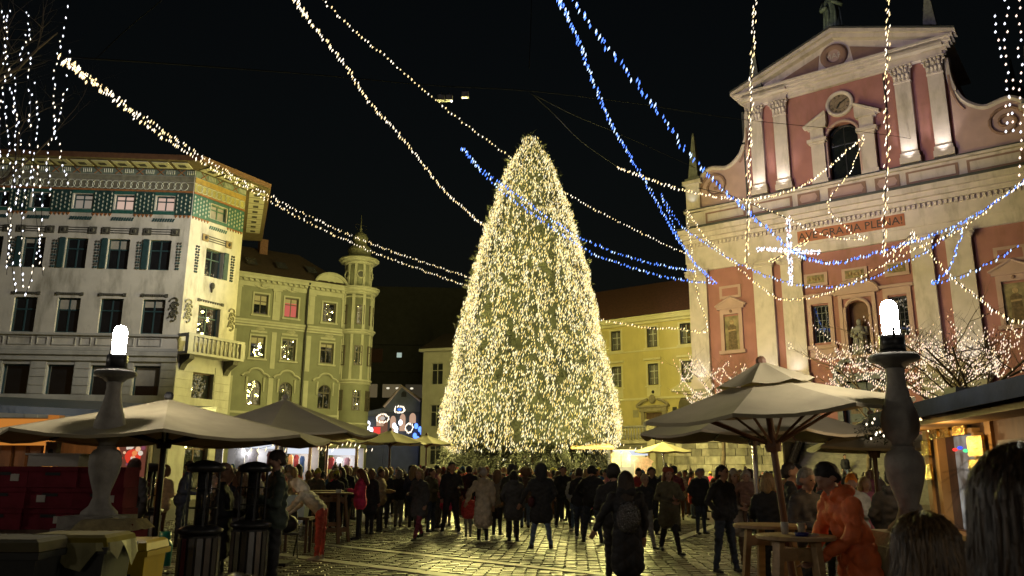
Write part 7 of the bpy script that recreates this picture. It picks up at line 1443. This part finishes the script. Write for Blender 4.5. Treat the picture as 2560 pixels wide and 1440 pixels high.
# --- the crowd
COATS = [('black', BLK), ('charcoal', CHA), ('navy', NAV), ('dark green', DGR), ('brown', BRN), ('grey', GRY), ('beige', BEI), ('olive', OLI), ('red', REDC), ('blue', BLUC), ('cream', CRE), ('wine red', WINE), ('black', BLK), ('light grey', cloth('light_grey', (0.454, 0.438, 0.421))), ('pink', PNKC), ('raspberry', MAG), ('white', WHI), ('cream', CRE), ('red', REDC)]
HRS = [('black hair', ('short', HBK), None), ('brown hair', ('short', HBR), None), ('long brown hair', ('long', HBR), None), ('long blond hair', ('long', HBL), None), ('grey hair', ('short', HGR), None), ('a blond bob', ('bob', HBL), None), ('a white beanie', ('short', HBR), ('beanie', WHI)), ('a grey pom hat', ('bob', HBR), ('pom', KNIT)), ('a black cap', ('short', HBK), ('cap', BLK)), ('a red beanie', ('short', HBR), ('beanie', REDC)), ('a dark hood', ('hood', BLK), None), ('auburn hair', ('long', HAU), None), ('a blue beanie', ('short', HBK), ('beanie', BLUC)), ('a yellow hat', ('short', HBR), ('beanie', YLW))]
VAR = [('stand', dict(aL='down', aR='down', **ST)), ('cup', dict(aL='cup', aR='cup', **ST)), ('pock', dict(aL='pocket', aR='pocket', **ST)), ('long_', dict(coat='coat', aL='down', aR='pocket')), ('puf', dict(coat='puffer', aL='cup', aR='cup')), ('coatj', dict(coat='puffer', legs='stand', aL='pocket', aR='pocket')), ('walkc', dict(coat='coat', legs='walk', aL='cup', aR='down')), ('turn', dict(aL='cup', aR='pocket', hy=38, **ST)), ('turnb', dict(coat='puffer', legs='stand', aL='pocket', aR='cup', hy=-40, hp=6)), ('look', dict(coat='jacket', legs='wide', aL='phone', aR='phone', hp=-12)), ('slant', dict(coat='jacket', legs='stand', aL='hip', aR='down', lean=4, hy=20)), ('talk', dict(coat='coat', legs='stand', aL='reach', aR='pocket', lean=5, hp=10))]
def place_of(px, Y):
    L = [(640, 'behind the patio heaters'), (780, 'before the leftmost stalls'), (890, 'at the cream umbrella'), (985, 'before the gabled shop'), (1085, 'left of the tree'), (1240, 'below the tree left half'), (1400, 'below the tree middle'), (1540, 'below the tree right half'), (1640, 'by the far right stall'), (1760, 'near the terrace pillar'), (1900, 'before the stone wall'), (2050, 'behind the wooden tables'), (9999, 'by the church steps')]
    return next(n for x, n in L if px < x)
used = set(); taken = [(xat(q['px'], q['Y']) if q['x'] is None else q['x'], q['Y']) for q in QUEUE]; cnt = 0; tries = 0
while cnt < 240 and tries < 4000:
    tries += 1; px = random.uniform(530, 2230); Y = random.choice((random.uniform(22, 30), random.uniform(26, 36), random.uniform(30, 48)))
    if 1260 < px < 1420 and Y < 27: continue
    if 1690 < px < 1800 and Y < 26: continue
    if px < 620 and Y < 19: continue
    if px > 1900: Y = random.uniform(14, 46) if px > 2000 else random.uniform(16, 46)
    x = xat(px, Y)
    if math.hypot(x - TX, Y - TY) < 4.2 or any(math.hypot(x - a, Y - b) < .47 for a, b in taken) or Y > 49: continue
    if xat(810, 36) - 3 < x < xat(892, 36) + 1 and Y > 35: continue
    cn, cm_ = random.choice(COATS); hn, hh, ht = random.choice(HRS); key, kw = random.choice(VAR); pl = place_of(px, Y); face = random.choice((180, 170, 150, 200, 0, 20, -30, 90, -90))
    fw = {True: 'facing away', False: 'facing us'}[abs(face) > 120] if abs(face) != 90 else ('turned right' if face == 90 else 'turned left'); lab = '%s %s and %s, %s, %s' % (cn, 'coat' if kw.get('coat') == 'coat' else 'jacket', hn, fw, pl); lab = 'person in ' + lab
    if lab in used: continue
    used.add(lab); taken.append((x, Y)); cnt += 1; dist = 'far' if Y > 32 else 'near'
    person(px, Y, face + random.uniform(-12, 12), key, cm_, random.choice((BLK, BLK, DJE, JEA, BRN, CHA)), hh, lab, random.uniform(1.56, 1.84), random.choice((SHO, SHO, SHW)), random.choice((SKIN, SKIN2)), ht, 'crowd on the square', **kw)
random.shuffle(QUEUE) if False else None
realise()
PPL = {q['label']: q for q in QUEUE}
# hair of the heads close to the camera: layered locks
def locks(parent, sc_head, ln, m, n, r=.105, seed=1, wave=.0, spread=1.0):
    rnd = random.Random(seed); rec, (hc, hm, head), _ = BODY['f_near']; q = MB(); C0 = hc + V((0, .012, .03)); q.ball(C0, r * .97, 20, 12, 0, (.96, 1.06, 1.0)); q.ball(C0 + V((0, .02, -.12)), r * .8, 16, 10, 0, (1, .9, 1.4))
    for i in range(n):
        a = rnd.uniform(0, 2 * math.pi); f0 = rnd.uniform(.02, 1.2)
        if math.sin(a) < -.45 and rnd.random() < .85: continue
        L = ln * rnd.uniform(.7, 1.05); ph = rnd.uniform(0, 6); rr = r * rnd.uniform(.97, 1.06); pts = []; rs = []; K_ = 11; tot = rr * (math.pi / 2 - f0) + L; w0 = rnd.uniform(-.15, .15)
        for k in range(K_):
            d = tot * k / (K_ - 1); f = f0 + d / rr; aa = a + w0 * k / K_
            if f < math.pi / 2: p = V((rr * .97 * math.sin(f) * math.cos(aa), rr * 1.08 * math.sin(f) * math.sin(aa), rr * math.cos(f)))
            else: dz = d - rr * (math.pi / 2 - f0); g = 1 + (spread - 1) * min(1, dz / .15) - .25 * min(1, dz / .12) * (.5 + .5 * math.cos(min(1, dz / .24) * math.pi) if dz > .12 else 1) * 0; p = V((rr * .97 * g * math.cos(aa) + wave * math.sin(dz * 26 + ph) * min(1, dz * 8), rr * 1.08 * g * math.sin(aa) + wave * math.cos(dz * 22 + ph) * min(1, dz * 8), -dz))
            p += V((math.sin(k * 1.7 + ph), math.cos(k * 1.3 + ph * 2), 0)) * .0035; pts.append(C0 + p); rs.append(.0058 * (1 - .55 * k / (K_ - 1)))
        q.tube(pts, rs, 4)
    for i in range(140):                                   # flyaway hairs
        a = rnd.uniform(0, 2 * math.pi); f = rnd.uniform(.1, 1.6); n_ = V((math.sin(f) * math.cos(a), math.sin(f) * math.sin(a), math.cos(f))); p = C0 + n_ * r; t_ = V((rnd.uniform(-1, 1), rnd.uniform(-1, 1), rnd.uniform(-1.2, .2))); q.tube([p, p + n_ * .012 + t_ * .02, p + n_ * .018 + t_ * .06 - V((0, 0, .02))], [.0011, .0009, .0004], 3)
    o = q.build('hair', m, parent, True); return o
def hm2(n, c, v=.5):
    m = mat('hair_' + n, c, .42, v, 10, .3, 40, stretch=(14, 14, .8)); nt = m.node_tree; g = nt.nodes.new('ShaderNodeNewGeometry'); hs = nt.nodes.new('ShaderNodeHueSaturation'); b = nt.nodes['Principled BSDF']; src = b.inputs['Base Color'].links[0].from_socket
    mr = nt.nodes.new('ShaderNodeMapRange'); mr.inputs[3].default_value = .45; mr.inputs[4].default_value = 1.7; nt.links.new(g.outputs['Random Per Island'], mr.inputs[0]); nt.links.new(mr.outputs[0], hs.inputs['Value']); nt.links.new(src, hs.inputs['Color']); nt.links.new(hs.outputs[0], b.inputs['Base Color']); return m
locks(PPL['person with long dark blond hair very close at the lower right']['obj'], 1, .55, hm2('dark_blond', (.045, .026, .012)), 1300, .112, 3, .006, 1.12)
locks(PPL['shorter person with wavy blond hair close at the bottom right']['obj'], 1, .45, hm2('wavy_blond', (.10, .06, .025)), 1200, .108, 5, .012, 1.15)
locks(PPL['person with light brown hair whose crown shows at the bottom left']['obj'], 1, .3, hm2('crown_brown', (.075, .048, .026)), 900, .106, 7, .01, 1.1)
# things carried
def held(name, label, cat, who, local, build, m):
    o_ = PPL[who]['obj']; mw = Matrix.Translation(o_.location) @ Matrix.Rotation(o_.rotation_euler.z, 4, 'Z') @ Matrix.Scale(o_.scale.x, 4); q = MB(); build(q); p = mw @ V(local); b = q.build(name, m, None, True, p, o_.rotation_euler.z); tag(b, label, cat); return b
phone = lambda q: q.box(ID, -.036, .036, -.006, .006, -.075, .075)
SCR = mat('phone_body', (.05, .05, .055), .2)
held('phone', 'phone held by the tall bearded man', 'phone', 'tall bearded man in a dark green jacket looking down at his phone', (0, -.36, 1.27), phone, SCR); held('phone', 'phone held by the woman in raspberry pink', 'phone', 'woman in a raspberry pink jacket with auburn hair looking at her phone', (0, -.36, 1.27), phone, SCR)
held('paper', 'white paper in the hands of the dark jacketed man', 'paper', 'man in dark jacket holding a white paper', (.1, -.36, 1.16), lambda q: q.box(ID, -.1, .1, -.004, .004, -.07, .07), WHI)
held('backpack', 'black glittering backpack on the woman in the long black coat', 'backpack', 'woman in a long black coat wearing a glittering backpack', (.0, .24, 1.12), lambda q: (q.ball((0, 0, 0), .17, 14, 10, 0, (.95, .6, 1.25)), q.tube([(-.09, -.08, .17), (-.1, -.2, .25), (-.11, -.26, .2)], .018, 5), q.tube([(.09, -.08, .17), (.1, -.2, .25), (.11, -.26, .2)], .018, 5)), mat('sequin', (.05, .05, .055), .22, .9, 40, .9, 90, spec=.9))
held('shoulder_bag', 'dark shoulder bag at the hip of the central black coat', 'bag', 'central person in black coat, blue jeans and boots seen from behind', (.22, .1, .98), lambda q: q.ball((0, 0, 0), .13, 10, 7, 0, (.6, 1, .9)), cloth('wine_dark', (0.082, 0.019, 0.024)))
held('bag', 'black bag carried by the lone person on the terrace', 'bag', 'lone dark person standing on the terrace beside the yellow house door', (.3, -.05, .7), lambda q: (q.ball((0, 0, 0), .17, 10, 7, 0, (.6, 1, 1.3)), q.tube([(0, 0, .2), (0, 0, .38)], .012, 4)), BLK)
held('handbag', 'dark handbag hanging beside the wide grey trousers', 'bag', 'woman in beige beanie, black top and wide grey trousers walking forward', (.3, .05, .55), lambda q: q.ball((0, 0, 0), .12, 10, 7, 0, (.7, 1, 1.2)), BLK)
jo = PPL['man in black jacket and light blue jeans left of the right lamp']['obj']
tc_ = bpy.data.curves.new('jacket_print', 'FONT'); tc_.body = "make 't"; tc_.size = .085; tc_.extrude = .004; tc_.align_x = 'CENTER'; tc_.shear = .2; tc_.materials.append(mat('print_white_ink', (.7, .7, .7), .7)); to_ = text_obj('jacket_print', tc_, MATS['print_white_ink']); to_.parent = jo; to_.location = (-.02, .185, .98); to_.rotation_euler = (R(90), 0, R(180))
gl = PPL['man with glasses in black jacket and dark jeans by the wooden tables']['obj']; rec, (hc, hm, hd), _ = BODY['n_side']; q = MB()
for s in (-1, 1): q.tube([V((s * .036 + .024 * math.cos(a), -.104, .012 + .018 * math.sin(a))) for a in [i * .7 for i in range(10)]], .003, 4); q.tube([(s * .06, -.1, .015), (s * .095, .0, .015)], .003, 4)
o = q.build('glasses', BLACK, gl); o.location = hc; o.rotation_euler = hm.to_euler()
